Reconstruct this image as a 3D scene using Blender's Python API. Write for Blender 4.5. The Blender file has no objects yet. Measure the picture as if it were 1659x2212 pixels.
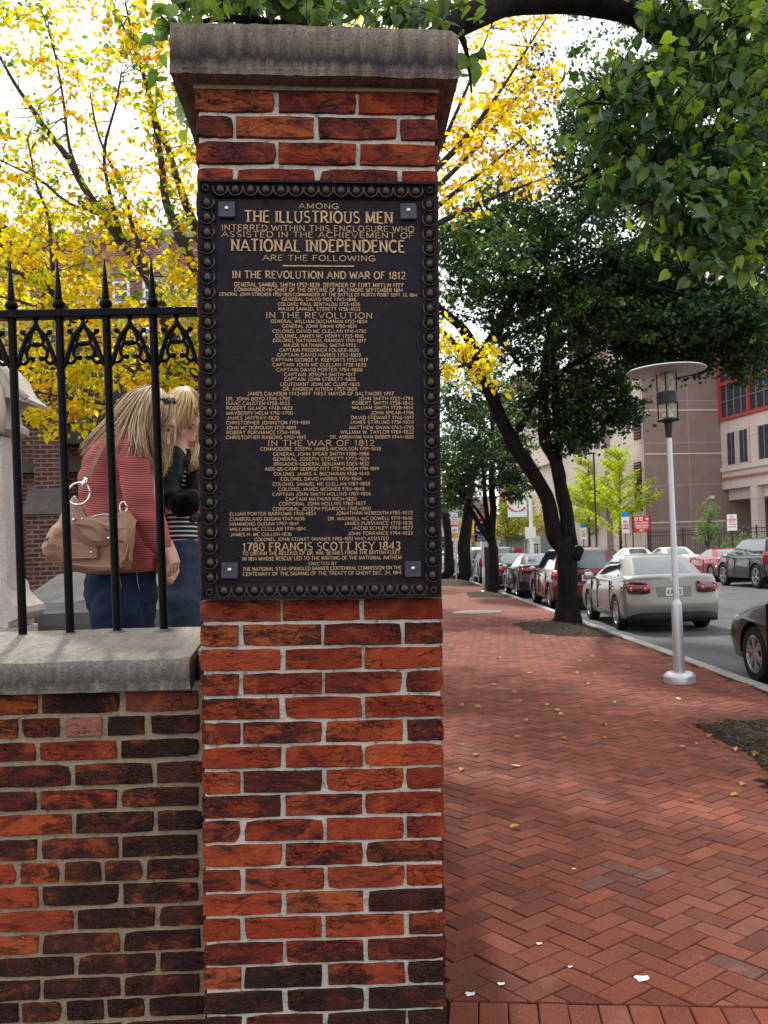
import bpy, bmesh, math, random
import numpy as np
from mathutils import Vector, Matrix, Euler, noise
R = math.radians
rnd = random.Random(7)
nrs = np.random.RandomState(11)
C = bpy.context.scene.collection
SC = bpy.context.scene

# ------------------------------------------------------------------ camera
FPX, PX0, PY0 = 1900.0, 830.0, 1194.0          # working picture is 1659 x 2212 units
ROLL = 0.035
CAMP = Vector((0, 0, 1.55))
cd = bpy.data.cameras.new('camera')
cd.sensor_fit = 'VERTICAL'; cd.sensor_height = 24.0
cd.lens = FPX / 2212 * 24.0
cd.shift_y = (PY0 - 1106) / 2212
cd.clip_start = 0.05; cd.clip_end = 2000
cam = bpy.data.objects.new('camera', cd); C.objects.link(cam)
_R = Vector((math.cos(ROLL), 0, -math.sin(ROLL))); _U = Vector((math.sin(ROLL), 0, math.cos(ROLL))); _F = Vector((0, 1, 0))
cam.matrix_world = Matrix(((_R.x, _U.x, -_F.x, 0), (_R.y, _U.y, -_F.y, 0), (_R.z, _U.z, -_F.z, CAMP.z), (0, 0, 0, 1)))
SC.camera = cam
cd.dof.use_dof = True; cd.dof.focus_distance = 2.5; cd.dof.aperture_fstop = 9.0

def P(px, py, Z):
    """world point seen at picture place px,py at distance Z"""
    return CAMP + ((px - PX0) / FPX * _R + (PY0 - py) / FPX * _U + _F) * Z
def G(px, py, h=0.0):
    d = (px - PX0) / FPX * _R + (PY0 - py) / FPX * _U + _F
    return CAMP + d * ((h - CAMP.z) / d.z)

# ------------------------------------------------------------------ world, sun
SUN_EL, SUN_AZ = R(46), R(-13)                 # azimuth from +Y towards -X
w = bpy.data.worlds.new('World'); SC.world = w; w.use_nodes = True
nt = w.node_tree; nt.nodes.clear()
sky = nt.nodes.new('ShaderNodeTexSky'); sky.sky_type = 'NISHITA'; sky.sun_disc = False
sky.sun_elevation = SUN_EL; sky.sun_rotation = SUN_AZ; sky.air_density = 1.0; sky.dust_density = 2.0
tc = nt.nodes.new('ShaderNodeTexCoord')
nz = nt.nodes.new('ShaderNodeTexNoise'); nz.inputs['Scale'].default_value = 2.2; nz.inputs['Detail'].default_value = 6
mp = nt.nodes.new('ShaderNodeMapping'); mp.inputs['Scale'].default_value = (1, 1, 2.5)
rp = nt.nodes.new('ShaderNodeValToRGB'); rp.color_ramp.elements[0].position = .30; rp.color_ramp.elements[1].position = .52
rp.color_ramp.elements[0].color = (.55, .55, .55, 1)
mx = nt.nodes.new('ShaderNodeMixRGB'); mx.inputs[2].default_value = (8.6, 8.9, 9.3, 1)   # bright thin cloud
bg = nt.nodes.new('ShaderNodeBackground'); bg.inputs['Strength'].default_value = 0.115
out = nt.nodes.new('ShaderNodeOutputWorld')
nt.links.new(tc.outputs['Generated'], mp.inputs[0]); nt.links.new(mp.outputs[0], nz.inputs['Vector'])
nt.links.new(nz.outputs[0], rp.inputs[0]); nt.links.new(rp.outputs[0], mx.inputs[0])
nt.links.new(sky.outputs[0], mx.inputs[1]); nt.links.new(mx.outputs[0], bg.inputs[0]); nt.links.new(bg.outputs[0], out.inputs[0])
sd = bpy.data.lights.new('sun', 'SUN'); sd.energy = 3.2; sd.angle = R(3.0); sd.color = (1.0, .95, .86)
sun = bpy.data.objects.new('sun', sd); C.objects.link(sun)
sdir = Vector((math.sin(SUN_AZ) * math.cos(SUN_EL), math.cos(SUN_AZ) * math.cos(SUN_EL), math.sin(SUN_EL)))
sun.rotation_euler = sdir.to_track_quat('Z', 'Y').to_euler()
vs = SC.view_settings
vs.view_transform = 'Standard'; vs.look = 'None'; vs.gamma = 1; vs.exposure = 0.85; vs.use_curve_mapping = False
SC.cycles.max_bounces = 6; SC.cycles.transparent_max_bounces = 8; SC.cycles.diffuse_bounces = 3; SC.cycles.glossy_bounces = 3
SC.cycles.transmission_bounces = 4; SC.cycles.use_denoising = True; SC.cycles.caustics_reflective = False; SC.cycles.caustics_refractive = False

# ------------------------------------------------------------------ helpers
def tag(o, label=None, cat=None, group=None, kind=None):
    if label: o['label'] = label
    if cat: o['category'] = cat
    if group: o['group'] = group
    if kind: o['kind'] = kind
    return o
def empty(name, loc=(0, 0, 0), rot=(0, 0, 0), label=None, cat=None, group=None):
    o = bpy.data.objects.new(name, None); C.objects.link(o)
    o.location = loc; o.rotation_euler = rot; o.empty_display_size = .1
    return tag(o, label, cat, group)
def link(name, me, parent=None, loc=None, rot=None):
    o = bpy.data.objects.new(name, me); C.objects.link(o)
    if parent is not None: o.parent = parent
    if loc is not None: o.location = loc
    if rot is not None: o.rotation_euler = rot
    return o
def copy_tree(o, parent=None):
    c = o.copy(); C.objects.link(c); c.parent = parent
    for ch in list(o.children): copy_tree(ch, c)
    return c
class MB:
    def __init__(s): s.v = []; s.f = []; s.m = []
    def add(s, vs, fs, m=0):
        n = len(s.v); s.v.extend([tuple(a) for a in vs]); s.f.extend([tuple(i + n for i in f) for f in fs]); s.m.extend([m] * len(fs)); return s
    def box(s, x0, x1, y0, y1, z0, z1, m=0, xf=None):
        vs = [(x0, y0, z0), (x1, y0, z0), (x1, y1, z0), (x0, y1, z0), (x0, y0, z1), (x1, y0, z1), (x1, y1, z1), (x0, y1, z1)]
        if xf: vs = [xf(Vector(a)) for a in vs]
        return s.add(vs, [(0, 3, 2, 1), (4, 5, 6, 7), (0, 1, 5, 4), (1, 2, 6, 5), (2, 3, 7, 6), (3, 0, 4, 7)], m)
    def cbox(s, c, d, m=0, ch=0.0):
        x, y, z = c; a, b, e = d[0] / 2, d[1] / 2, d[2] / 2
        if not ch: return s.box(x - a, x + a, y - b, y + b, z - e, z + e, m)
        vs = []
        for (k, ins) in ((-e, ch), (-e + ch, 0), (e - ch, 0), (e, ch)):
            for (sx, sy) in ((-1, -1), (1, -1), (1, 1), (-1, 1)):
                vs.append((x + sx * (a - ins), y + sy * (b - ins), z + k))
        fs = [(0, 3, 2, 1), (12, 13, 14, 15)]
        for r in range(3):
            for q in range(4):
                fs.append((r * 4 + q, r * 4 + (q + 1) % 4, r * 4 + 4 + (q + 1) % 4, r * 4 + 4 + q))
        return s.add(vs, fs, m)
    def tube(s, pts, rad, n=8, m=0, cap=True):
        pts = [Vector(p) for p in pts]
        if not hasattr(rad, '__len__'): rad = [rad] * len(pts)
        base = len(s.v); vs = []; fs = []
        t = (pts[1] - pts[0]).normalized()
        a = t.orthogonal().normalized()
        for i, p in enumerate(pts):
            t = (pts[min(i + 1, len(pts) - 1)] - pts[max(i - 1, 0)])
            if t.length < 1e-9: t = Vector((0, 0, 1))
            t.normalize(); a = (a - t * a.dot(t))
            if a.length < 1e-6: a = t.orthogonal()
            a.normalize(); b = t.cross(a)
            for k in range(n):
                q = 2 * math.pi * k / n
                vs.append(p + (a * math.cos(q) + b * math.sin(q)) * rad[i])
        for i in range(len(pts) - 1):
            for k in range(n):
                fs.append((i * n + k, i * n + (k + 1) % n, (i + 1) * n + (k + 1) % n, (i + 1) * n + k))
        if cap:
            fs.append(tuple(range(n - 1, -1, -1))); fs.append(tuple(range((len(pts) - 1) * n, len(pts) * n)))
        return s.add(vs, fs, m)
    def lathe(s, prof, c=(0, 0, 0), n=16, m=0, axis='Z', cap=True):
        vs = []; fs = []
        for (r, z) in prof:
            for k in range(n):
                q = 2 * math.pi * k / n
                v = (r * math.cos(q), r * math.sin(q), z)
                if axis == 'Y': v = (v[0], z, v[1])
                if axis == 'X': v = (z, v[0], v[1])
                vs.append((v[0] + c[0], v[1] + c[1], v[2] + c[2]))
        for i in range(len(prof) - 1):
            for k in range(n):
                f = (i * n + k, i * n + (k + 1) % n, (i + 1) * n + (k + 1) % n, (i + 1) * n + k)
                fs.append(f if axis == 'Z' else f[::-1])
        if cap and prof[0][0] > 1e-6: fs.append(tuple(range(n - 1, -1, -1)))
        if cap and prof[-1][0] > 1e-6: fs.append(tuple(range((len(prof) - 1) * n, len(prof) * n)))
        return s.add(vs, fs, m)
    def prism(s, poly, y0, y1, m=0):
        """poly in x,z extruded along y"""
        n = len(poly)
        vs = [(a, y0, b) for a, b in poly] + [(a, y1, b) for a, b in poly]
        fs = [tuple(range(n)), tuple(range(2 * n - 1, n - 1, -1))]
        for k in range(n): fs.append((k, k + n, (k + 1) % n + n, (k + 1) % n))
        return s.add(vs, fs, m)
    def ball(s, c, r, nu=10, nv=7, m=0, sc=(1, 1, 1)):
        pr = [(max(1e-4, math.sin(math.pi * i / nv)), -math.cos(math.pi * i / nv)) for i in range(nv + 1)]
        vs = []; fs = []
        for (a, z) in pr:
            for k in range(nu):
                q = 2 * math.pi * k / nu
                vs.append((c[0] + a * math.cos(q) * r * sc[0], c[1] + a * math.sin(q) * r * sc[1], c[2] + z * r * sc[2]))
        for i in range(nv):
            for k in range(nu): fs.append((i * nu + k, i * nu + (k + 1) % nu, (i + 1) * nu + (k + 1) % nu, (i + 1) * nu + k))
        return s.add(vs, fs, m)
    def mesh(s, name, mats, smooth=False):
        me = bpy.data.meshes.new(name); me.from_pydata(s.v, [], s.f)
        for mm in (mats if isinstance(mats, (list, tuple)) else [mats]): me.materials.append(mm)
        if max(s.m, default=0) > 0: me.polygons.foreach_set('material_index', s.m)
        if smooth:
            me.polygons.foreach_set('use_smooth', [True] * len(me.polygons))
            if smooth is not True: me.set_sharp_from_angle(angle=R(smooth))
        me.update(); return me
    def build(s, name, mats, parent=None, smooth=False, loc=None, rot=None):
        return link(name, s.mesh(name, mats, smooth), parent, loc, rot)
def fixn(o):
    bm = bmesh.new(); bm.from_mesh(o.data); bmesh.ops.recalc_face_normals(bm, faces=bm.faces); bm.to_mesh(o.data); bm.free(); return o

# ------------------------------------------------------------------ materials
class NT:
    def __init__(s, name):
        s.m = bpy.data.materials.new(name); s.m.use_nodes = True; s.t = s.m.node_tree
        s.b = s.t.nodes['Principled BSDF']; s.o = s.t.nodes['Material Output']
    def n(s, t, **k):
        x = s.t.nodes.new('ShaderNode' + t)
        for a, v in k.items():
            if hasattr(x, a): setattr(x, a, v)
            else: x.inputs[a.replace('_', ' ')].default_value = v
        return x
    def l(s, a, b): s.t.links.new(a, b)
    def ramp(s, fac, stops, interp='LINEAR'):
        r = s.n('ValToRGB'); cr = r.color_ramp; cr.interpolation = interp
        while len(cr.elements) < len(stops): cr.elements.new(.5)
        for e, (p, c) in zip(cr.elements, stops):
            e.position = p; e.color = (c if hasattr(c, '__len__') else (c, c, c)) [:3] + (1,) if hasattr(c, '__len__') else (c, c, c, 1)
        s.l(fac, r.inputs[0]); return r.outputs[0]
    def mix(s, f, a, b, mode='MIX'):
        x = s.n('MixRGB'); x.blend_type = mode
        for i, v in ((0, f), (1, a), (2, b)):
            if hasattr(v, 'links') or hasattr(v, 'is_linked'): s.l(v, x.inputs[i])
            elif hasattr(v, '__len__'): x.inputs[i].default_value = tuple(v[:3]) + (1,)
            else: x.inputs[i].default_value = v
        return x.outputs[0]
    def noise(s, sc, det=4, vec=None, rough=.55, dist=0):
        x = s.n('TexNoise'); x.inputs['Scale'].default_value = sc; x.inputs['Detail'].default_value = det
        x.inputs['Roughness'].default_value = rough; x.inputs['Distortion'].default_value = dist
        if vec is not None: s.l(vec, x.inputs['Vector'])
        return x.outputs[0]
    def obj(s): return s.n('TexCoord').outputs['Object']
    def math(s, op, a, b=None, c=None):
        x = s.n('Math'); x.operation = op
        for i, v in enumerate((a, b, c)):
            if v is None: continue
            if isinstance(v, (int, float)): x.inputs[i].default_value = v
            else: s.l(v, x.inputs[i])
        return x.outputs[0]
    def bump(s, h, st=.4, d=.01, nrm=None):
        x = s.n('Bump'); x.inputs['Strength'].default_value = st; x.inputs['Distance'].default_value = d
        s.l(h, x.inputs['Height'])
        if nrm is not None: s.l(nrm, x.inputs['Normal'])
        s.l(x.outputs[0], s.b.inputs['Normal']); return x.outputs[0]
    def base(s, c):
        if hasattr(c, '__len__'): s.b.inputs['Base Color'].default_value = tuple(c[:3]) + (1,)
        else: s.l(c, s.b.inputs['Base Color'])
    def set(s, **k):
        for a, v in k.items():
            i = s.b.inputs[a.replace('_', ' ')]
            if isinstance(v, (int, float)) or hasattr(v, '__len__'): i.default_value = v
            else: s.l(v, i)
def plain(name, col, rough=.6, metal=0, var=.12, sc=12, bump=0, coat=0):
    t = NT(name); nn = t.noise(sc, 5, t.obj())
    c0 = tuple(x * (1 - var) for x in col); c1 = tuple(min(1, x * (1 + var)) for x in col)
    t.base(t.ramp(nn, [(.3, c0), (.7, c1)])); t.set(Roughness=rough, Metallic=metal)
    if coat: t.set(Coat_Weight=coat, Coat_Roughness=.04)
    if bump: t.bump(t.noise(sc * 6, 4, t.obj()), bump, .01)
    return t.m
def vec2(t, sx=1, sy=1, sz=1, rand=0):
    c = t.n('TexCoord').outputs['Object']
    mpn = t.n('Mapping'); mpn.inputs['Scale'].default_value = (sx, sy, sz); t.l(c, mpn.inputs[0])
    if rand:
        oi = t.n('ObjectInfo'); v = t.n('VectorMath'); v.operation = 'SCALE'
        cmb = t.n('CombineXYZ'); a = oi.outputs['Random']
        t.l(t.math('MULTIPLY', a, rand), cmb.inputs[0]); t.l(t.math('MULTIPLY', a, rand * 1.7), cmb.inputs[1]); t.l(t.math('MULTIPLY', a, rand * .7), cmb.inputs[2])
        ad = t.n('VectorMath'); ad.operation = 'ADD'; t.l(mpn.outputs[0], ad.inputs[0]); t.l(cmb.outputs[0], ad.inputs[1])
        return ad.outputs[0]
    return mpn.outputs[0]

def mat_brick(name='hand made brick'):
    # per-brick tone is the brick's own object colour; alpha = how much of its face is burnt dark
    t = NT(name); oi = t.n('ObjectInfo'); v = vec2(t, 1, 1, 1, 37)
    stretch = vec2(t, .55, 1, 1.5, 37)
    n1 = t.noise(20, 9, stretch, .74, .8); n2 = t.noise(150, 4, v, .75); n3 = t.noise(11, 5, v, .6, .4); n4 = t.noise(5, 4, v, .6); n5 = t.noise(420, 2, v, .6)
    hot = t.mix(.6, oi.outputs['Color'], (.50, .095, .022))
    col = t.mix(t.math('MULTIPLY', t.ramp(n3, [(.50, 0.), (.60, 1.)]), .8), oi.outputs['Color'], hot)
    col = t.mix(.5, col, t.mix(1, col, t.ramp(n2, [(.3, .35), (.55, 1.), (.7, 1.5)]), 'MULTIPLY'))
    mott = t.math('ADD', n1, t.math('MULTIPLY', t.math('SUBTRACT', oi.outputs['Alpha'], .5), .5))
    dark = t.ramp(mott, [(.45, 0.), (.58, 1.)])
    col = t.mix(t.math('MULTIPLY', dark, .88), col, (.022, .010, .010))
    col = t.mix(t.math('MULTIPLY', t.ramp(n2, [(.56, 0.), (.66, 1.)]), .6), col, (.018, .010, .010))
    col = t.mix(t.math('MULTIPLY', t.ramp(n5, [(.60, 0.), (.68, 1.)]), .35), col, (.45, .20, .11))
    col = t.mix(t.math('MULTIPLY', t.ramp(n4, [(.66, 0.), (.80, 1.)]), .3), col, (.40, .2, .14))
    wv = t.n('TexVoronoi'); wv.feature = 'DISTANCE_TO_EDGE'; wv.inputs['Scale'].default_value = 30
    ds = t.n('VectorMath'); ds.operation = 'ADD'; cc = t.n('TexNoise'); cc.inputs['Scale'].default_value = 40; t.l(v, cc.inputs['Vector'])
    sc_ = t.n('VectorMath'); sc_.operation = 'SCALE'; sc_.inputs['Scale'].default_value = .05; t.l(cc.outputs['Color'], sc_.inputs[0])
    t.l(vec2(t, .35, 1, 1.7, 37), ds.inputs[0]); t.l(sc_.outputs[0], ds.inputs[1]); t.l(ds.outputs[0], wv.inputs['Vector'])
    crack = t.ramp(wv.outputs['Distance'], [(.0, 0.), (.045, 1.)])
    cm = t.ramp(t.noise(10, 3, v), [(.46, 0.), (.58, 1.)])
    crk = t.mix(cm, (1, 1, 1), crack)
    col = t.mix(.8, col, t.mix(1, col, crk, 'MULTIPLY'))
    t.base(col); t.set(Roughness=t.ramp(n1, [(.3, .95), (.7, .7)]))
    h = t.mix(.5, n1, n2); h = t.mix(.7, h, crk, 'MULTIPLY')
    t.bump(h, 1.0, .012); return t.m
def mat_mortar(name, col, dirt=(.09, .08, .07), amt=.5):
    t = NT(name); o = t.obj(); n1 = t.noise(7, 6, o, .65); n2 = t.noise(160, 4, o, .7); n3 = t.noise(45, 5, o, .7)
    c = t.ramp(n2, [(.3, tuple(x * .72 for x in col)), (.65, col)])
    c = t.mix(t.math('MULTIPLY', t.ramp(n1, [(.48, 0.), (.7, 1.)]), amt), c, dirt)
    c = t.mix(t.math('MULTIPLY', t.ramp(n3, [(.56, 0.), (.68, 1.)]), .75), c, dirt)
    n5 = t.noise(380, 2, o, .6); c = t.mix(t.math('MULTIPLY', t.ramp(n5, [(.60, 0.), (.68, 1.)]), .5), c, tuple(x * .35 for x in col))
    t.base(c); t.set(Roughness=.95); t.bump(t.mix(.5, n2, n3), 1.0, .012); return t.m
def mat_stone(name, a, b, spk=(.02, .02, .022), streak=0, lichen=0, zdark=None):
    t = NT(name); o = t.obj(); n1 = t.noise(4, 7, o, .6); n2 = t.noise(190, 3, o, .6); n3 = t.noise(70, 4, o, .65)
    c = t.ramp(n1, [(.3, a), (.7, b)])
    c = t.mix(t.math('MULTIPLY', t.ramp(n2, [(.5, 0.), (.62, 1.)]), .5), c, spk)
    c = t.mix(t.math('MULTIPLY', t.ramp(n3, [(.56, 0.), (.68, 1.)]), .35), c, tuple(min(1, x * 1.7) for x in b))
    if streak:
        s = t.noise(12, 6, vec2(t, 3.2, 1, .35), .7)
        c = t.mix(t.math('MULTIPLY', t.ramp(s, [(.45, 0.), (.66, 1.)]), streak), c, spk)
    if zdark:
        z0, z1, zc, am = zdark                                   # a drip stain band across the face
        sp = t.n('SeparateXYZ'); t.l(o, sp.inputs[0])
        zz = t.math('ADD', sp.outputs[2], t.math('MULTIPLY', t.math('SUBTRACT', t.noise(14, 6, vec2(t, 2.5, 1, .5), .7), .5), .09))
        band = t.ramp(t.math('ADD', t.math('MULTIPLY', zz, 4.0), .5), [(0, 0.), (z0, 0.), (zc, 1.), (z1, 0.)])
        c = t.mix(t.math('MULTIPLY', band, am), c, (.012, .011, .016))
    t.base(c); t.set(Roughness=.85); t.bump(t.mix(.5, n2, n3), .7, .004); return t.m
def mat_wallbrick(name, c1, c2, mortar, scale=1.0, rough=.85, bw=.215, rh=.072, ms=.010):
    t = NT(name); o = t.obj(); sp = t.n('SeparateXYZ'); t.l(o, sp.inputs[0]); cb = t.n('CombineXYZ')
    t.l(t.math('ADD', sp.outputs[0], sp.outputs[1]), cb.inputs[0]); t.l(sp.outputs[2], cb.inputs[1])
    b = t.n('TexBrick'); b.inputs['Scale'].default_value = scale; b.inputs['Brick Width'].default_value = bw; b.inputs['Row Height'].default_value = rh
    b.inputs['Mortar Size'].default_value = ms; b.inputs['Mortar Smooth'].default_value = .2; b.inputs['Bias'].default_value = 0
    t.l(cb.outputs[0], b.inputs['Vector'])
    b.inputs['Color1'].default_value = c1 + (1,); b.inputs['Color2'].default_value = c2 + (1,); b.inputs['Mortar'].default_value = mortar + (1,)
    n1 = t.noise(3, 6, o); c = t.mix(t.math('MULTIPLY', t.ramp(n1, [(.4, 0.), (.75, 1.)]), .5), b.outputs[0], tuple(x * .4 for x in c1))
    t.base(c); t.set(Roughness=rough); t.bump(b.outputs['Fac'], -.5, .01); return t.m
def mat_leaf(name, cols, trans=.45, rough=.45, tr_gain=1.3):
    t = NT(name); at = t.n('Attribute'); at.attribute_name = 'tint'
    stops = [(i / (len(cols) - 1), c) for i, c in enumerate(cols)]
    c = t.ramp(at.outputs['Fac'], stops); t.base(c); t.set(Roughness=rough)
    try: t.b.inputs['Specular IOR Level'].default_value = .45
    except Exception: pass
    tr = t.n('BsdfTranslucent'); t.l(t.mix(1, c, (tr_gain * 1.15, tr_gain * 1.1, tr_gain * .45), 'MULTIPLY'), tr.inputs[0])
    ms = t.n('MixShader'); ms.inputs[0].default_value = trans
    t.l(t.b.outputs[0], ms.inputs[1]); t.l(tr.outputs[0], ms.inputs[2]); t.l(ms.outputs[0], t.o.inputs[0]); return t.m
def mat_bark(name, a=(.005, .004, .004), b=(.022, .017, .015)):
    t = NT(name); v = vec2(t, 1, 1, .25); n1 = t.noise(14, 7, v, .7, .6); n2 = t.noise(60, 4, v)
    c = t.ramp(n1, [(.35, a), (.7, b)]); c = t.mix(t.math('MULTIPLY', t.ramp(t.noise(3, 4, t.obj()), [(.6, 0.), (.72, 1.)]), .35), c, (.03, .034, .02))
    t.base(c); t.set(Roughness=.9)
    t.bump(t.mix(.4, n1, n2), 1.0, .06); return t.m
def mat_glass_dark(name, col=(.02, .025, .03), rough=.04, spec=.9):
    t = NT(name); n = t.noise(2, 2, t.obj()); t.base(t.ramp(n, [(.3, tuple(x * .7 for x in col)), (.7, tuple(x * 1.3 for x in col))]))
    t.set(Roughness=rough, Coat_Weight=spec, Coat_Roughness=.02); return t.m
# ================================================================== materials for the front
M_BRICK = mat_brick()
M_MORT_P = mat_mortar('pale pillar mortar', (.70, .65, .565), amt=.35)
M_MORT_W = mat_mortar('tan wall mortar', (.40, .31, .205), (.11, .085, .06), .4)
M_CAP = mat_stone('weathered brown cap stone', (.17, .13, .10), (.27, .21, .16), (.03, .026, .03), .5, zdark=(.24, .66, .40, .9))
M_COPE = mat_stone('grey granite coping', (.21, .19, .165), (.37, .33, .27), (.05, .048, .055), .3, zdark=(.42, .90, .62, .75))
M_IRON = plain('black painted iron', (.0035, .0035, .004), .33, 0, .3, 30, .25)
M_BRONZE = plain('dark bronze plate', (.015, .012, .015), .45, .55, .25, 30, .25)
M_BRONZE_R = plain('rubbed bronze', (.05, .036, .034), .3, .7, .35, 60, .2)
M_IRON.node_tree.nodes['Principled BSDF'].inputs['Specular IOR Level'].default_value = .08
M_GOLD = plain('polished bronze lettering', (.46, .30, .165), .45, .35, .2, 90, .2)
M_BOLTP = plain('slate grey bolt plate', (.06, .055, .07), .45, .4, .2, 25, .2)
M_SILVER = plain('bare steel', (.55, .55, .53), .3, .8, .1, 20)

# ================================================================== brick variants
def brick_mesh(L, H, D, seed, chip=.004, name='brick'):
    """a worn brick: irregular outline front, chamfered, origin at the middle of its front face, front looks to -y"""
    r = random.Random(seed); nx, nz = 6, 2
    out = []
    for i in range(nx): out.append((-L / 2 + L * i / nx, -H / 2))
    for i in range(nz): out.append((L / 2, -H / 2 + H * i / nz))
    for i in range(nx): out.append((L / 2 - L * i / nx, H / 2))
    for i in range(nz): out.append((-L / 2, H / 2 - H * i / nz))
    n = len(out); corners = (0, nx, nx + nz, 2 * nx + nz)
    a, b = [], []
    for k, (x, z) in enumerate(out):
        cut = ((abs(r.gauss(0, .35)) if r.random() < .8 else r.uniform(.6, 1.6)) * chip if k in corners else 0)
        x0 = x - math.copysign(cut, x) + r.uniform(-.4, .4) * chip; z0 = z - math.copysign(cut, z) + r.uniform(-.35, .35) * chip
        if abs(abs(x) - L / 2) < 1e-6: x0 = math.copysign(min(abs(x0), L / 2 + .001), x)
        a.append((x0, .004, z0))
        ins = .0014 + r.uniform(0, .35) * chip
        b.append((x0 - math.copysign(min(ins, abs(x0)), x0) if abs(abs(x) - L / 2) < 1e-6 or k in corners else x0, r.uniform(-.0012, .0012),
                  z0 - math.copysign(ins, z0) if (abs(abs(z) - H / 2) < 1e-6) else z0))
    back = [(x, D, z) for (x, y, z) in a]
    mb = MB(); mb.add(back + a + b, [])
    for k in range(n):
        q = (k + 1) % n
        mb.f.append((k, q, n + q, n + k)); mb.f.append((n + k, n + q, 2 * n + q, 2 * n + k)); mb.m += [0, 0]
    mb.v.append((0, r.uniform(-.0012, .0012), 0))
    for k in range(n): mb.f.append((2 * n + k, 2 * n + (k + 1) % n, 3 * n)); mb.m.append(0)
    me = mb.mesh(name, M_BRICK); return me
_bm = {}
def brick_obj(parent, x0, x1, z0, z1, y=0.0, D=.09, col=None, burnt=.4, chip=.0040):
    L, H = x1 - x0, z1 - z0
    key = (round(L, 3), round(H, 3), rnd.randrange(5))
    if key not in _bm: _bm[key] = brick_mesh(key[0], key[1], D, len(_bm) + 5, chip)
    o = link('brick', _bm[key], parent, ((x0 + x1) / 2, y + rnd.uniform(-.0025, .0012), (z0 + z1) / 2), (rnd.uniform(-.012, .012), rnd.uniform(-.006, .006), rnd.uniform(-.005, .005)))
    o.color = (col[0], col[1], col[2], burnt)
    return o
REDS = [(.29, .040, .016), (.23, .031, .014), (.32, .050, .019), (.18, .025, .013), (.27, .046, .022), (.34, .058, .020), (.16, .024, .015), (.26, .036, .014)]
DARKS = [(.036, .014, .012), (.055, .018, .013), (.022, .010, .010), (.075, .022, .015)]

# ================================================================== brick pillar with plaque
PS = 812.0
_mid = P(696, 1290, 2.34)
YAW, TILT = R(2.9), 0.0255
PH = _mid.z / math.cos(TILT)
_up = Vector((math.sin(TILT) * math.cos(YAW), math.sin(TILT) * math.sin(YAW), math.cos(TILT)))
_pb = _mid - _up * PH
prot = (Matrix.Rotation(YAW, 3, 'Z') @ Matrix.Rotation(TILT, 3, 'Y')).to_euler()
pillar = empty('brick_pillar', _pb, prot, 'tall red brick gate pillar with a wide stone cap carrying the bronze plaque', 'pillar')
def lx(px, py): return (px - 696 - .0098 * (py - 1290)) / PS
def lz(px, py):
    xc = 696 + .0098 * (py - 1290); s = -2.65e-5 * (py - 900)
    return PH + (1290 - (py - (px - xc) * s)) / PS
HW, PD = .322, .66
ztop = lz(690, 194)
mb = MB(); mb.box(-HW + .008, HW - .008, .0075, PD - .007, -.3, ztop + .004)
mb.build('mortar_core', M_MORT_P, pillar)
rows = []
for k in range(3): rows.append((195 + 56 * k, 242 + 56 * k))
ys = [364, 416]
for k in range(17): 
    t = 364 + 54.76 * k; rows.append((t, t + 46.6))
for k in range(-1, 22): rows.append((1347.8 + 52.66 * k, 1347.8 + 52.66 * k + 46.2))
rows[3:20] = [(364 + 54.76 * k, 364 + 54.76 * k + 48.2) for k in range(17)]
for i, (a, b) in enumerate(rows):
    z1, z0 = PH + (1290 - a) / PS, PH + (1290 - b) / PS
    if z1 < -.02: continue
    soot = 1 if a > 2072 else 0
    j = rnd.uniform(-.003, .003)
    W = HW
    third = 2 * W / 3
    if i % 2 == 0 and i < 20 or (i >= 20 and (i - 20) % 2 == 0):
        xs = [(-W, -W + third - .0048), (-W + third + .0048, W - third - .0048), (W - third + .0048, W)]
    else:
        h = 2 * W * .163
        m = .0048
        xs = [(-W, -W + h - m), (-W + h + m, -.0055 + j), (.0055 + j, W - h - m), (W - h + m, W)]
    for (x0, x1) in xs:
        jx = rnd.uniform(-.003, .003)
        col = rnd.choice(REDS); burnt = min(1, max(0, rnd.gauss(.44, .10)))
        if soot and rnd.random() < .85: col = rnd.choice(DARKS); burnt = .75
        elif rnd.random() < .10: burnt = .66
        elif rnd.random() < .07: col = (.40, .09, .03); burnt = .5
        if i in (0, 1, 2) and rnd.random() < .5: col = (.14, .024, .022); burnt = .5
        brick_obj(pillar, x0 + (jx if x0 > -W + .01 else 0), x1 + (jx if x1 < W - .01 else 0), z0 + rnd.uniform(-.001, .001), z1, 0, .11, col, burnt)
    # bricks on the two sides, coursed into the front ones
    for sx in (-1, 1):
        yy = .118
        off = (0 if len(xs) == 3 else .1)
        y0 = yy; 
        cuts = [.118 + off] if off else []
        y = .118
        first = .1 if len(xs) == 3 else .2
        while y < PD - .02:
            y2 = min(PD, y + (first if y == .118 else .2))
            L = y2 - y - .012
            if L > .03:
                key = ('s', round(L, 2), round(z1 - z0, 3), rnd.randrange(2))
                if key not in _bm: _bm[key] = brick_mesh(key[1], key[2], .09, len(_bm) + 5)
                o = link('brick', _bm[key], pillar, (sx * (HW - .001), y + .006 + L / 2, (z0 + z1) / 2), (0, 0, sx * math.pi / 2))
                c_ = rnd.choice(REDS); o.color = (c_[0], c_[1], c_[2], rnd.uniform(.2, .6))
            y = y2
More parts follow.
